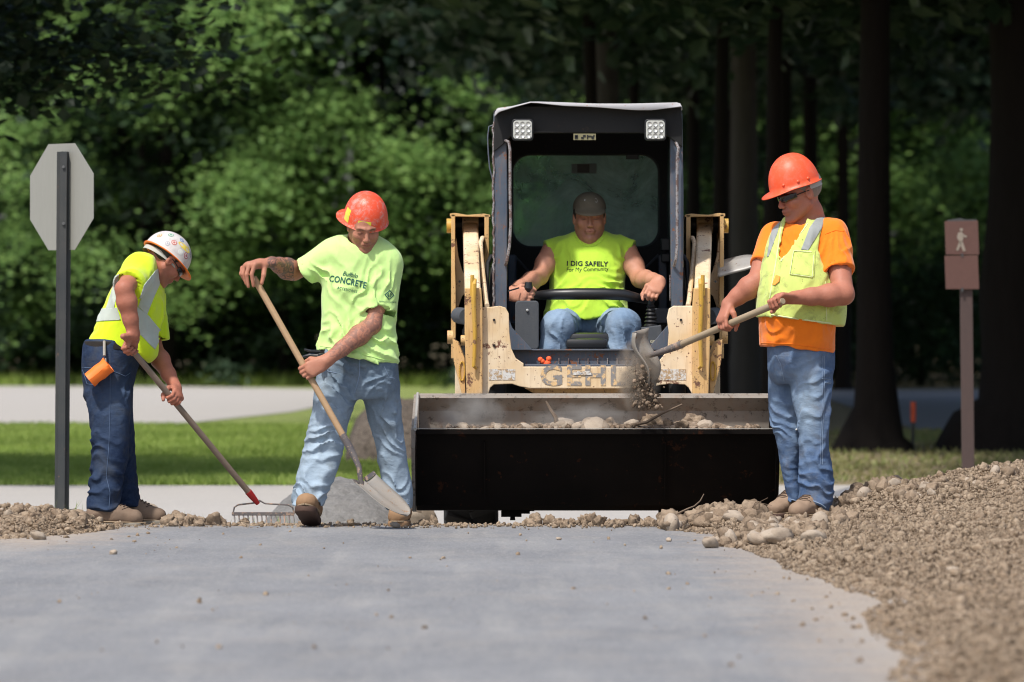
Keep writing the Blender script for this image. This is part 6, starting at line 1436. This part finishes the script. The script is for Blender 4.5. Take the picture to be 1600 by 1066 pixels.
# ================================ older worker throwing a shovel of soil, right
def man_vest():
    Y0 = 28.55; A = lambda x, y, d=0.0: P(x, y, Y0+d)
    root = add_person(A(1255, 812).x, Y0, 0.02, 'older worker in orange t-shirt and dirty yellow safety vest')
    hd = dict(C=A(1250, 302, -.02), f=(-.86, -.40, -.30), up=(-.2, -.1, 1))
    v = Vol((A(1105, 0).x, Y0-.52, .0), (A(1345, 0).x, Y0+.42, A(0, 238).z), .0054)
    L = head(v, **hd, s=1.12)
    v.chain([A(1256, 312, 0), A(1264, 332, .02), A(1268, 350, .04)], [.062, .064, .075], .03)
    v.chain([A(1262, 370, .04), A(1255, 450, .04), A(1250, 550, .02)], [.11, .13, .11], .04)
    v.chain([A(1230, 570, .08), A(1232, 680, .09), A(1242, 780, .1)], [.06, .035, .03], .02); v.chain([A(1272, 570, -.05), A(1275, 680, -.08), A(1275, 790, -.1)], [.06, .035, .03], .02)
    end = A(1222, 471, -.40); soc = A(1058, 541, .28); hdir = (soc-end).normalized()
    LL = (soc-end).length
    c2 = end+hdir*.035; w2 = hand(v, c2, hdir*1, (-.1, .25, .93), right=False, s=1.05, off=.034)
    c1 = end+hdir*(LL*.52)
    w1 = hand(v, c1, hdir*-1, (-.5, -.6, .6), right=True, s=1.05, thumb='wrap')
    arm(v, A(1206, 375, .14), A(1183, 440, -.02), w1, (.06, .052, .056, .034))
    arm(v, A(1304, 378, -.02), A(1318, 460, -.20), w2, (.060, .056, .056, .034))
    finish_body(v, root, M['skin3'], L, 1.12, .35)
    q = Vol(tuple(Vector(hd['C'])-Vector((.16, .16, .16))), tuple(Vector(hd['C'])+Vector((.16, .16, .16))), .0045); F, Rr, W = frame(hd['f'], hd['up']); fr = [tuple(Rr), tuple(F), tuple(W)]
    q.ell(L(0, -.014, .032), [.080*1.12, .100*1.12, .088*1.12], fr, 0); q.ell(L(0, .09, -.03), [.22, .102, .09], fr, .01, 's'); q.plane(L(0, -.09, -.045), -W, .01); q.displace(lambda Q: .003*(vnoise(Q*80)-.5)); cloth_obj(q, 'hair', M['hair_grey'], root)
    T = [(345, 1226, 1290, .04, .10), (358, 1214, 1306, .04, .14), (380, 1203, 1312, .03, .16), (410, 1195, 1308, .01, .175), (440, 1188, 1304, -.01, .185), (470, 1185, 1304, -.02, .19), (500, 1184, 1305, -.02, .19), (525, 1186, 1304, -.01, .18), (552, 1188, 1304, 0, .17)]
    s = Vol((A(1165, 0).x, Y0-.34, A(0, 565).z), (A(1345, 0).x, Y0+.42, A(0, 325).z), .0068)
    s.loft(T, Y0, 2.2, .03)
    s.sleeve(A(1212, 372, .13), A(1194, 415, .03), .078, .072, .05)
    s.sleeve(A(1298, 366, -.01), A(1311, 424, -.125), .084, .079, .05)
    s.poly([(1150, 541), (1190, 541), (1230, 542), (1303, 552), (1340, 552), (1340, 600), (1150, 600)], Y0)
    s.cap(A(1258, 348, -.0), A(1248, 316, -.04), .066, .080, .008, 's')
    fl = folds([(A(1305, 400, -.1), .09, (.2, 0, 1), .035, .012), (A(1210, 525, -.1), .1, (.5, 0, 1), .05, .010), (A(1270, 530, -.1), .1, (1, 0, .3), .05, .009), (A(1230, 380, -.1), .08, (.5, 0, -1), .03, .010), (A(1320, 380, -.1), .08, (.5, 0, -1), .04, .010)])
    dr = drape(.007, 8, 2.2, (.15, 0, -1)); s.displace(dr); s.displace(fl)
    so = cloth_obj(s, 'shirt', M['orange'], root)
    # vest
    g = Vol((A(1170, 0).x, Y0-.34, A(0, 520).z), (A(1335, 0).x, Y0+.34, A(0, 325).z), .0068)
    g.loft([(y, a, b, c, d) for y, a, b, c, d in T if y < 515]+[(515, 1184, 1305, -.02, .19)], Y0, 2.2, .02, grow=.014)
    g.ell(A(1300, 480, -.02), (.07, .12, .16), None, .04)
    g.poly([(1229, 330), (1262, 330), (1260, 347), (1240, 378), (1216, 412), (1213, 409), (1216, 385), (1224, 352)], Y0, None, Y0-.0, k=.003)
    g.poly([(1311, 320), (1303, 338), (1286, 350), (1279, 372), (1277, 392), (1283, 412), (1296, 436), (1312, 442), (1360, 430), (1360, 320)], Y0, None, Y0+.12, k=.004)
    g.poly([(1170, 320), (1217, 338), (1206, 352), (1196, 378), (1192, 410), (1190, 425), (1160, 425)], Y0, k=.004)
    g.poly([(1150, 497), (1183, 497), (1212, 492), (1250, 500), (1305, 508), (1350, 508), (1350, 560), (1150, 560)], Y0)
    g.cap(A(1260, 346, -.0), A(1250, 316, -.03), .070, .085, .008, 's')
    g.displace(dr); g.displace(fl); g.displace(lambda Q: .004*vnoise(Q*11))
    fg = folds([(A(1230, 470, -.15), .13, (.4, 0, 1), .06, .012), (A(1290, 450, -.1), .1, (1, 0, .5), .05, .012), (A(1240, 410, -.15), .08, (.6, 0, -1), .04, .007), (A(1275, 495, -.1), .1, (.5, 0, 1), .05, .012)])
    g.displace(lambda Q: np.maximum(fg(Q), -.003))
    go = cloth_obj(g, 'safety_vest', M['vest'], root)
    strip_obj(go, [[(1281, 333), (1297, 334), (1283, 356), (1268, 392), (1249, 391), (1263, 356)], [(1213, 338), (1224, 336), (1213, 365), (1202, 400), (1197, 402), (1202, 372)]], Y0, 'reflective_stripe', M['reflect'], root, .003, y1=Y0+.10)
    strip_obj(go, [[(1240, 391), (1272, 393), (1269, 433), (1234, 428)]], Y0, 'pocket', M['vest'], root, .003, y1=Y0)
    bv = bvh_of([go]); bs = bvh_of([so])
    for pl in ([(1240, 392), (1272, 394)], [(1240, 392), (1234, 428), (1269, 433), (1272, 394)]): stitch(bv, pl, Y0, .0022, M['vest_edge'], 'seam', root, lift=.005)
    stitch(bv, [(1262, 350), (1240, 380), (1218, 412)], Y0, .004, M['vest_edge'], 'binding', root); stitch(bv, [(1221, 350), (1212, 412), (1207, 440), (1202, 470)], Y0, .0035, M['vest_edge'], 'binding', root)
    stitch(bv, [(1288, 352), (1279, 372), (1276, 392), (1282, 412), (1294, 436)], Y0, .0045, M['vest_edge'], 'binding', root); stitch(bv, [(1290, 440), (1292, 505)], Y0, .002, M['vest_edge'], 'seam', root)
    stitch(bv, [(1205, 492), (1250, 499), (1303, 506)], Y0, .004, M['vest_edge'], 'binding', root)
    stitch(bs, [(1189, 536), (1230, 537), (1302, 546)], Y0, .002, M['orange'], 'hem', root); stitch(bs, [(1293, 417), (1329, 417)], Y0, .0022, M['orange'], 'hem', root); stitch(bs, [(1289, 366), (1305, 360), (1322, 362), (1328, 374)], Y0, .002, M['orange'], 'seam', root)
    b = BM(); pts = [onto(bv, x, y, Y0, .004) for x, y in ((1213, 430), (1219, 432), (1218, 440), (1211, 446), (1207, 445))]
    if all(p is not None for p in pts): b.poly(pts, .004); b.build('tag', sm('orange_tag', (.95, .36, .05), .6), root)
    # jeans
    j = Vol((A(1190, 0).x, Y0-.32, A(0, 812).z), (A(1318, 0).x, Y0+.34, A(0, 530).z), .0068)
    j.loft([(535, 1200, 1302, 0, .155), (560, 1201, 1303, 0, .165), (585, 1203, 1301, 0, .15), (600, 1212, 1294, 0, .12)], Y0, 2.3, .03)
    j.loft([(575, 1202, 1256, .07, .1), (640, 1203, 1256, .08, .095), (665, 1206, 1252, .08, .09), (690, 1213, 1252, .08, .085), (715, 1219, 1252, .1, .085), (745, 1223, 1252, .1, .08), (770, 1228, 1254, .1, .08), (789, 1232, 1256, .1, .08)], Y0, 2.2, .012)
    j.loft([(575, 1236, 1302, -.05, .12), (620, 1236, 1299, -.07, .105), (650, 1243, 1298, -.08, .1), (680, 1248, 1296, -.08, .09), (710, 1250, 1296, -.08, .088), (740, 1249, 1301, -.08, .09), (765, 1249, 1304, -.08, .092), (785, 1250, 1301, -.08, .092), (800, 1252, 1298, -.08, .09)], Y0, 2.2, .012)
    j.poly([(1225, 800), (1232, 783), (1256, 788), (1256, 785), (1275, 788), (1293, 801), (1300, 830), (1225, 830)], Y0, k=.003)
    j.displace(drape(.007, 9, 3.0, (.1, 0, 1)))
    j.displace(folds([(A(1265, 650, -.15), .13, (1, 0, .55), .055, .014), (A(1225, 660, 0), .1, (1, 0, -.3), .05, .013), (A(1275, 760, -.15), .1, (1, 0, -.35), .042, .022), (A(1240, 770, 0), .08, (1, 0, .1), .04, .016), (A(1255, 590, -.15), .1, (1, 0, .8), .05, .009), (A(1285, 720, -.15), .1, (-.6, 0, 1), .06, .014), (A(1240, 700, 0), .09, (1, 0, -.4), .05, .010)]))
    jo = cloth_obj(j, 'jeans', M['jeans3'], root, lambda Q: .18+.85*np.exp(-((Q[:, 0]-A(1258, 0).x)/.08)**2-((Q[:, 2]-A(0, 625).z)/.22)**2)+.25*np.exp(-((Q[:, 0]-A(1210, 0).x)/.04)**2)); jb = bvh_of([jo])
    for dx in (-1.3, 1.3): stitch(jb, [(1287+dx, 556), (1287+dx, 620), (1284+dx, 680), (1284+dx, 730)], Y0, .0017, M['thread_blue'], 'seam', root)
    stitch(jb, [(1284, 592), (1298, 593), (1298, 599), (1284, 598)], Y0, .0022, M['thread_blue'], 'seam', root)
    stitch(jb, [(1254, 781), (1268, 782), (1283, 788), (1294, 796)], Y0, .0035, M['thread_blue'], 'seam', root); stitch(jb, [(1234, 780), (1250, 784)], Y0, .003, M['thread_blue'], 'seam', root)
    stitch(jb, [(1213, 556), (1220, 570), (1226, 600)], Y0, .002, M['thread_blue'], 'seam', root)
    stitch(jb, [(1243, 672), (1248, 669), (1253, 671), (1250, 674)], Y0, .0045, sm('frayed_white', (.7, .7, .68), .9), 'rip', root, step=2)
    boot(root, A(1285, 812, -.02), A(1240, 815, -.25), M['boot_pink'], M['sole_dark'], s=1.0, shaft=A(1276, 788, -.08), lace=M['lace_dark'])
    boot(root, A(1252, 808, .2), A(1207, 812, .05), M['boot_pink'], M['sole_dark'], s=1.0, shaft=A(1244, 782, .1), lace=M['lace_dark'])
    hf, hup = (-.88, -.34, -.28), (-.22, -.1, 1)
    ho, sf, fr3 = hat(root, A(1242, 290, -.02), hf, hup, M['hat_orange'], s=1.0, ra=.120, rf=.132, hz=.162, brim=.008, visor=.046, droop=.020, vis_w=.85)
    for th, ph in ((.75, .90), (1.35, .9), (1.8, .9)):
        b = BM(); bmesh.ops.create_uvsphere(b.bm, u_segments=10, v_segments=6, radius=.009, matrix=Matrix.Translation(sf(-th, ph, -.02))); b.build('rivet', M['hat_orange'], ho, smooth=True)
    band(ho, A(1247, 291, -.02), hf, hup, .098, .122, -.022, .026, math.pi*.55, math.pi*1.45, M['strap'], 'headband')
    glasses(root, L, 1.12, M['lens'], M['black'])
    # shovel and its falling load
    sh = empty('short_shovel', A(1010, 575, -.15)); tag(sh, 'shovel swung over the bucket by the older worker, soil dropping off it', 'shovel')
    b = BM(); b.tube([end-hdir*.008, end+hdir*.01, soc], [.015, .0175, .0175], 14); b.build('handle', M['pale_ash'], sh, smooth=True)
    b = BM(); b.tube([soc-hdir*.05, soc+hdir*.02, A(1030, 551, .36), A(1010, 557, .40)], [.0205, .020, .016, .013], 12); b.build('socket', M['steel_dark'], sh, smooth=True)
    b = BM(); rows = []
    base = A(1014, 551, .35)
    ctr = [(1017, 535, 6, .03), (1009, 541, 13, .0), (1006, 556, 15, -.01), (1009, 572, 15, 0), (1014, 586, 15, .01), (1018, 600, 12, .03), (1020, 612, 5, .05)]
    ax = (A(1013, 612, .40)-A(992, 521, .38)).normalized(); sd = Vector((-.42, -.9, .0)); sd = (sd-ax*sd.dot(ax)).normalized(); nr = ax.cross(sd)
    if nr.x > 0: nr = -nr
    L0 = A(990, 519, .38); Ln = .31
    for i in range(15):
        t = i/14; wd = .088*(1 if t < .45 else math.sqrt(max(0, 1-((t-.45)/.57)**2)))
        rows.append([L0+ax*Ln*t+sd*wd*q+nr*(-.05*q*q+.02*math.sin(t*7.5)) for q in [-1+2*k/12 for k in range(13)]])
    b.grid(rows); o = b.build('blade', M['steel_worn'], sh, smooth=True); md = o.modifiers.new('thick', 'SOLIDIFY'); md.thickness = .004

# ================================ driver in the cab
def man_driver():
    Y0 = 30.75; A = lambda x, y, d=0.0: P(x, y, Y0+d)
    root = add_person(A(920, 500).x, Y0, A(920, 530).z, 'seated driver in sleeveless lime shirt and olive cap at the loader controls')
    hd = dict(C=A(921, 341, .0), f=(.02, -1, -.10), up=(0, 0, 1))
    v = Vol((A(795, 0).x, Y0-.72, A(0, 600).z), (A(1045, 0).x, Y0+.2, A(0, 290).z), .0054)
    L = head(v, **hd, s=1.04)
    v.chain([A(921, 350, .02), A(921, 378, .04)], [.066, .080], .03)
    v.chain([A(921, 400, .05), A(921, 450, .04), A(920, 505, .0)], [.13, .15, .13], .04)
    v.chain([A(895, 505, -.05), A(870, 512, -.42)], [.07, .06], .02); v.chain([A(945, 505, -.05), A(972, 510, -.42)], [.07, .06], .02)
    v.chain([A(870, 512, -.42), A(862, 585, -.40)], [.05, .04], .02); v.chain([A(972, 510, -.42), A(968, 585, -.42)], [.05, .04], .02)
    c1 = A(826, 462, -.42); w1 = hand(v, c1, (0.1, .05, 1), (-.55, -.85, .1), right=True, s=1.0, thumb='wrap')
    c2 = A(1018, 462, -.42); w2 = hand(v, c2, (-.75, .1, .35), (.10, -.60, .85), right=False, s=1.0, thumb='wrap')
    arm(v, A(862, 394, .03), A(843, 432, -.10), w1, (.058, .049, .050, .032)); arm(v, A(980, 394, .03), A(1000, 436, -.10), w2, (.058, .049, .050, .032))
    finish_body(v, root, M['skin4'], L, 1.04, .45)
    q = Vol(tuple(Vector(hd['C'])-Vector((.15, .15, .15))), tuple(Vector(hd['C'])+Vector((.15, .15, .15))), .0045); F, Rr, W = frame(hd['f'], hd['up']); fr = [tuple(Rr), tuple(F), tuple(W)]
    q.ell(L(0, -.014, .028), [.088, .105, .085], fr, 0); q.ell(L(0, .1, -.03), [.2, .10, .088], fr, .01, 's'); q.plane(L(0, -.09, -.045), -W, .01); q.displace(lambda Q: .006*(vnoise(Q*70)-.5)); cloth_obj(q, 'hair', M['hair_dark'], root)
    s = Vol((A(838, 0).x, Y0-.34, A(0, 510).z), (A(1005, 0).x, Y0+.34, A(0, 352).z), .0068)
    s.loft([(360, 898, 945, .05, .07), (369, 880, 962, .05, .10), (380, 860, 980, .05, .125), (395, 856, 985, .04, .14), (420, 858, 980, .02, .155), (450, 860, 978, .0, .175), (475, 855, 982, -.02, .19), (500, 848, 985, -.04, .19)], Y0, 2.2, .03)
    s.sleeve(A(875, 384, .05), A(853, 390, .03), .055, .052, .03, hollow=0); s.sleeve(A(966, 384, .05), A(989, 390, .03), .055, .052, .03, hollow=0)
    s.cap(A(921, 372, -.0), A(921, 345, -.05), .068, .085, .010, 's')
    s.poly([(830, 492), (870, 496), (920, 499), (985, 488), (1010, 486), (1010, 530), (830, 530)], Y0)
    s.displace(drape(.008, 8, 2.5, (.1, 0, 1)))
    s.displace(folds([(A(880, 470, -.15), .12, (1, 0, .25), .05, .014), (A(955, 470, -.15), .12, (1, 0, -.2), .05, .014), (A(870, 410, -.1), .1, (.4, 0, 1), .05, .010), (A(972, 410, -.1), .1, (-.4, 0, 1), .05, .010), (A(965, 445, -.15), .08, (1, 0, .2), .04, .012)]))
    so = cloth_obj(s, 'shirt', M['lime2'], root); bv = bvh_of([so])
    stitch(bv, [(898, 368), (902, 377), (911, 383), (921, 385), (931, 383), (940, 377), (945, 368)], Y0, .004, M['lime2'], 'collar', root, lift=.002)
    print_on(bv, 'I DIG SAFELY', 917.5, 412.5, Y0, 7.4, M['print_black'], so, rot=-1, bold=.030, xs=1.04, spacing=1.05)
    print_on(bv, 'For My Community', 917.5, 421, Y0, 6.4, M['print_black'], so, rot=1.5, bold=0, xs=.92, shear=.12)
    j = Vol((A(830, 0).x, Y0-.62, A(0, 605).z), (A(1015, 0).x, Y0+.22, A(0, 470).z), .0072)
    j.chain([A(920, 512, .02), A(920, 505, -.02)], [.16, .16], .03); j.chain([A(890, 508, 0), A(872, 511, -.42)], [.095, .088], .04); j.chain([A(950, 508, 0), A(974, 509, -.42)], [.095, .088], .04)
    j.chain([A(872, 511, -.42), A(866, 550, -.42), A(862, 585, -.38)], [.086, .078, .07], .02); j.chain([A(974, 509, -.42), A(966, 550, -.42), A(960, 585, -.40)], [.086, .076, .07], .02)
    j.displace(drape(.007, 9, 3.0, (.1, 0, 1)))
    j.displace(folds([(A(895, 505, -.3), .1, (1, 0, -.8), .045, .014), (A(945, 505, -.3), .1, (1, 0, .9), .045, .014), (A(868, 525, -.5), .1, (.3, 0, 1), .05, .012), (A(972, 525, -.5), .1, (-.5, 0, 1), .05, .012)]))
    cloth_obj(j, 'jeans', M['jeans4'], root, lambda Q: .25+.6*vnoise(Q*8))
    boot(root, A(868, 598, -.30), A(858, 600, -.55), M['boot_brown'], M['sole_dark'], s=1.0); boot(root, A(962, 598, -.30), A(966, 600, -.55), M['boot_brown'], M['sole_dark'], s=1.0)
    capm = leather('olive_cotton', (.17, .145, .10), (.10, .085, .06))
    ho, sf, fr3 = hat(root, A(921, 326, .0), (.02, -1, -.06), (0, 0, 1), capm, s=1.0, ra=.090, rf=.106, hz=.090, brim=.001, visor=.072, droop=.030, vis_w=.62, name='baseball_cap', ridge=False, vexp=.75)
    b = BM(); b.grid([[sf(.34+.02*i, p_, .02) for i in range(3)] for p_ in (.62, .68)]); b.build('pin', sm('white_pin', (.7, .7, .7), .4), ho)
    b = BM(); n_ = 12; b.grid([[sf(-.42+.12*math.cos(t)*q_, .66+.10*math.sin(t)*q_, .02) for t in [math.pi*(.25+1.4*k/n_) for k in range(n_+1)]] for q_ in (.65, 1.0)]); b.build('emblem', sm('grey_embroidery', (.30, .28, .24), .8), ho)
man_rake(); man_shovel(); man_vest(); man_driver()
# ------------------------------------------------------------------ load in the bucket, falling soil, dust
def heap_in_bucket():
    Y0 = 29.32; x0, x1 = P(690, 0, Y0).x, P(1190, 0, Y0).x; zl = P(0, 672, 29.0).z
    def f(u, v):
        t = (u-x0)/(x1-x0); w = np.clip(np.minimum(t, 1-t)*8, 0, 1); e = np.clip(1-np.abs((v-Y0)/.32)**2, 0, 1)
        h = zl-.045+.075*w*e*(.9+.7*(nz(u, v, 2.5)-.5)); return u, v, h+(nz(u, v, 16)-.5)*.04
    o = sheet('loaded_soil', f, np.linspace(x0-.1, x1, 170), np.linspace(29.045, 29.80, 50), M['soil2']); tag(o, 'loose brown soil filling the loader bucket', 'soil', kind='stuff')
heap_in_bucket()
for px, py, Y_, s_, me, st, lab in ((722, 669, 29.15, .045, 0, 1, 'pale round stone at the left end of the bucket load'), (757, 672, 29.1, .03, 1, 1, 'small pale stone second from the left in the bucket'), (776, 669, 29.15, .042, 3, 1, 'third pale stone from the left in the bucket'), (822, 671, 29.15, .05, 4, 1, 'flat pale stone left of the upright root'), (838, 670, 29.2, .035, 3, 0, 'brown clod beside the flat pale stone'), (880, 668, 29.2, .085, 5, 1, 'long dusty stone at the foot of the upright root'), (925, 663, 29.25, .05, 1, 1, 'light stone behind the long dusty one'), (928, 670, 29.12, .085, 2, 1, 'broad flat stone in the middle of the load'), (987, 666, 29.2, .055, 0, 1, 'light stone left of the wedge stone'), (1020, 662, 29.25, .055, 4, 0, 'wedge shaped brown stone under the long root'), (1048, 668, 29.2, .05, 1, 0, 'crumbly clod right of the wedge stone'),
                                    (1085, 659, 29.3, .05, 2, 0, 'big crumbly clod standing highest in the load'), (1100, 669, 29.2, .065, 3, 1, 'tan slab near the right end of the load'), (1065, 668, 29.15, .04, 6, 0, 'small clod left of the tan slab'), (1142, 672, 29.15, .03, 5, 1, 'small pale stone at the right end of the load'), (903, 667, 29.1, .04, 0, 1, 'small stone against the long dusty stone'), (955, 666, 29.3, .045, 4, 0, 'clod behind the broad flat stone'), (865, 672, 29.1, .03, 1, 1, 'little stone left of the long dusty stone')):
    place('stone' if st else 'soil_clod', smooth_l[me % 6] if st else rough_l[me], P(px, py, Y_), s_, (RND.uniform(-.5, .5), RND.uniform(-.5, .5), RND.uniform(0, 6)), lab, 'stone' if st else 'clod', 'lumps in the bucket')
def small_load():
    rr = np.random.RandomState(8); n = 420; px = rr.uniform(700, 1185, n); Y_ = rr.uniform(29.06, 29.5, n); x = (px-800)/FPX*Y_; w = .6+.6*np.exp(-((px-960)/150)**2); z = P(0, 672, 29.0).z+.012*w*rr.rand(n)
    scatter('load_crumbs', np.stack([x, Y_, z], 1), .008+.02*rr.rand(n)**2, tiny, M['soil2'], 'small crumbs on top of the bucket load')
small_load()
twig([(872, 672, 0), (868, 652, 0), (860, 640, .02), (853, 627, .02)], .014, 'short upright root with a split tip sticking out of the bucket', 29.15)
twig([(945, 671, 0), (985, 665, 0), (1010, 660, 0), (1035, 646, .02), (1066, 632, .05)], .013, 'long bent root lying over the stones in the bucket', 29.15)
def falling():
    rr = np.random.RandomState(3); n = 520; t = rr.rand(n); px = 1004+10*t+rr.randn(n)*(5+6*t); py = 575+62*t**.9+rr.randn(n)*3; Y_ = 28.95+rr.randn(n)*.05
    pts = np.stack([(px-800)/FPX*Y_, Y_, H-(py-500)/FPX*Y_], 1); s_ = .004+.012*rr.rand(n)**1.6
    n2 = 700; t = rr.rand(n2); px = 985+22*t+rr.randn(n2)*9; py = 560+70*rr.rand(n2)+rr.randn(n2)*6; Y2 = 28.95+rr.randn(n2)*.10
    pts2 = np.stack([(px-800)/FPX*Y2, Y2, H-(py-500)/FPX*Y2], 1); s2_ = .0012+.0022*rr.rand(n2)**2
    scatter('falling_soil', np.concatenate([pts, pts2]), np.concatenate([s_, s2_]), tiny, M['soil2'], 'soil tumbling off the shovel blade into the bucket')
falling()
def dust(name, c, r, dens, lab, col=(.88, .72, .56), sc=5):
    bm = bmesh.new(); bmesh.ops.create_icosphere(bm, subdivisions=3, radius=1.0); me = bpy.data.meshes.new(name); bm.to_mesh(me); bm.free(); o = bpy.data.objects.new(name, me); COL.objects.link(o); o.location = c; o.scale = r
    m = bpy.data.materials.new(name); m.use_nodes = True; nt = m.node_tree; nt.nodes.clear(); out = nt.nodes.new('ShaderNodeOutputMaterial'); v = nt.nodes.new('ShaderNodeVolumePrincipled'); v.inputs['Color'].default_value = (*col, 1); v.inputs['Anisotropy'].default_value = .2
    tc = nt.nodes.new('ShaderNodeTexCoord'); ln = nt.nodes.new('ShaderNodeVectorMath'); ln.operation = 'LENGTH'; nt.links.new(tc.outputs['Object'], ln.inputs[0]); fa = nt.nodes.new('ShaderNodeMapRange'); fa.inputs['From Min'].default_value = 1.0; fa.inputs['From Max'].default_value = .15; nt.links.new(ln.outputs['Value'], fa.inputs[0])
    no = nt.nodes.new('ShaderNodeTexNoise'); no.inputs['Scale'].default_value = sc*.4; no.inputs['Detail'].default_value = 5; nt.links.new(tc.outputs['Object'], no.inputs[0]); st = nt.nodes.new('ShaderNodeMapRange'); st.inputs['From Min'].default_value = .42; st.inputs['From Max'].default_value = .72; nt.links.new(no.outputs['Fac'], st.inputs[0])
    a = nt.nodes.new('ShaderNodeMath'); a.operation = 'MULTIPLY'; nt.links.new(fa.outputs[0], a.inputs[0]); nt.links.new(st.outputs[0], a.inputs[1]); b = nt.nodes.new('ShaderNodeMath'); b.operation = 'MULTIPLY'; nt.links.new(a.outputs[0], b.inputs[0]); b.inputs[1].default_value = dens
    nt.links.new(b.outputs[0], v.inputs['Density']); nt.links.new(v.outputs[0], out.inputs['Volume']); me.materials.append(m); tag(o, lab, 'dust', kind='stuff')
dust('dust_cloud', P(996, 588, 28.95), (.13, .14, .20), 70, 'brown dust hanging round the falling soil')
dust('dust_puff', P(735, 648, 29.2), (.20, .2, .16), 15, 'thin pale dust rising from the left part of the load', (.9, .84, .76), 4)
dust('dust_puff', P(905, 652, 29.2), (.30, .2, .10), 13, 'thin pale dust over the middle of the load', (.9, .84, .76), 4)
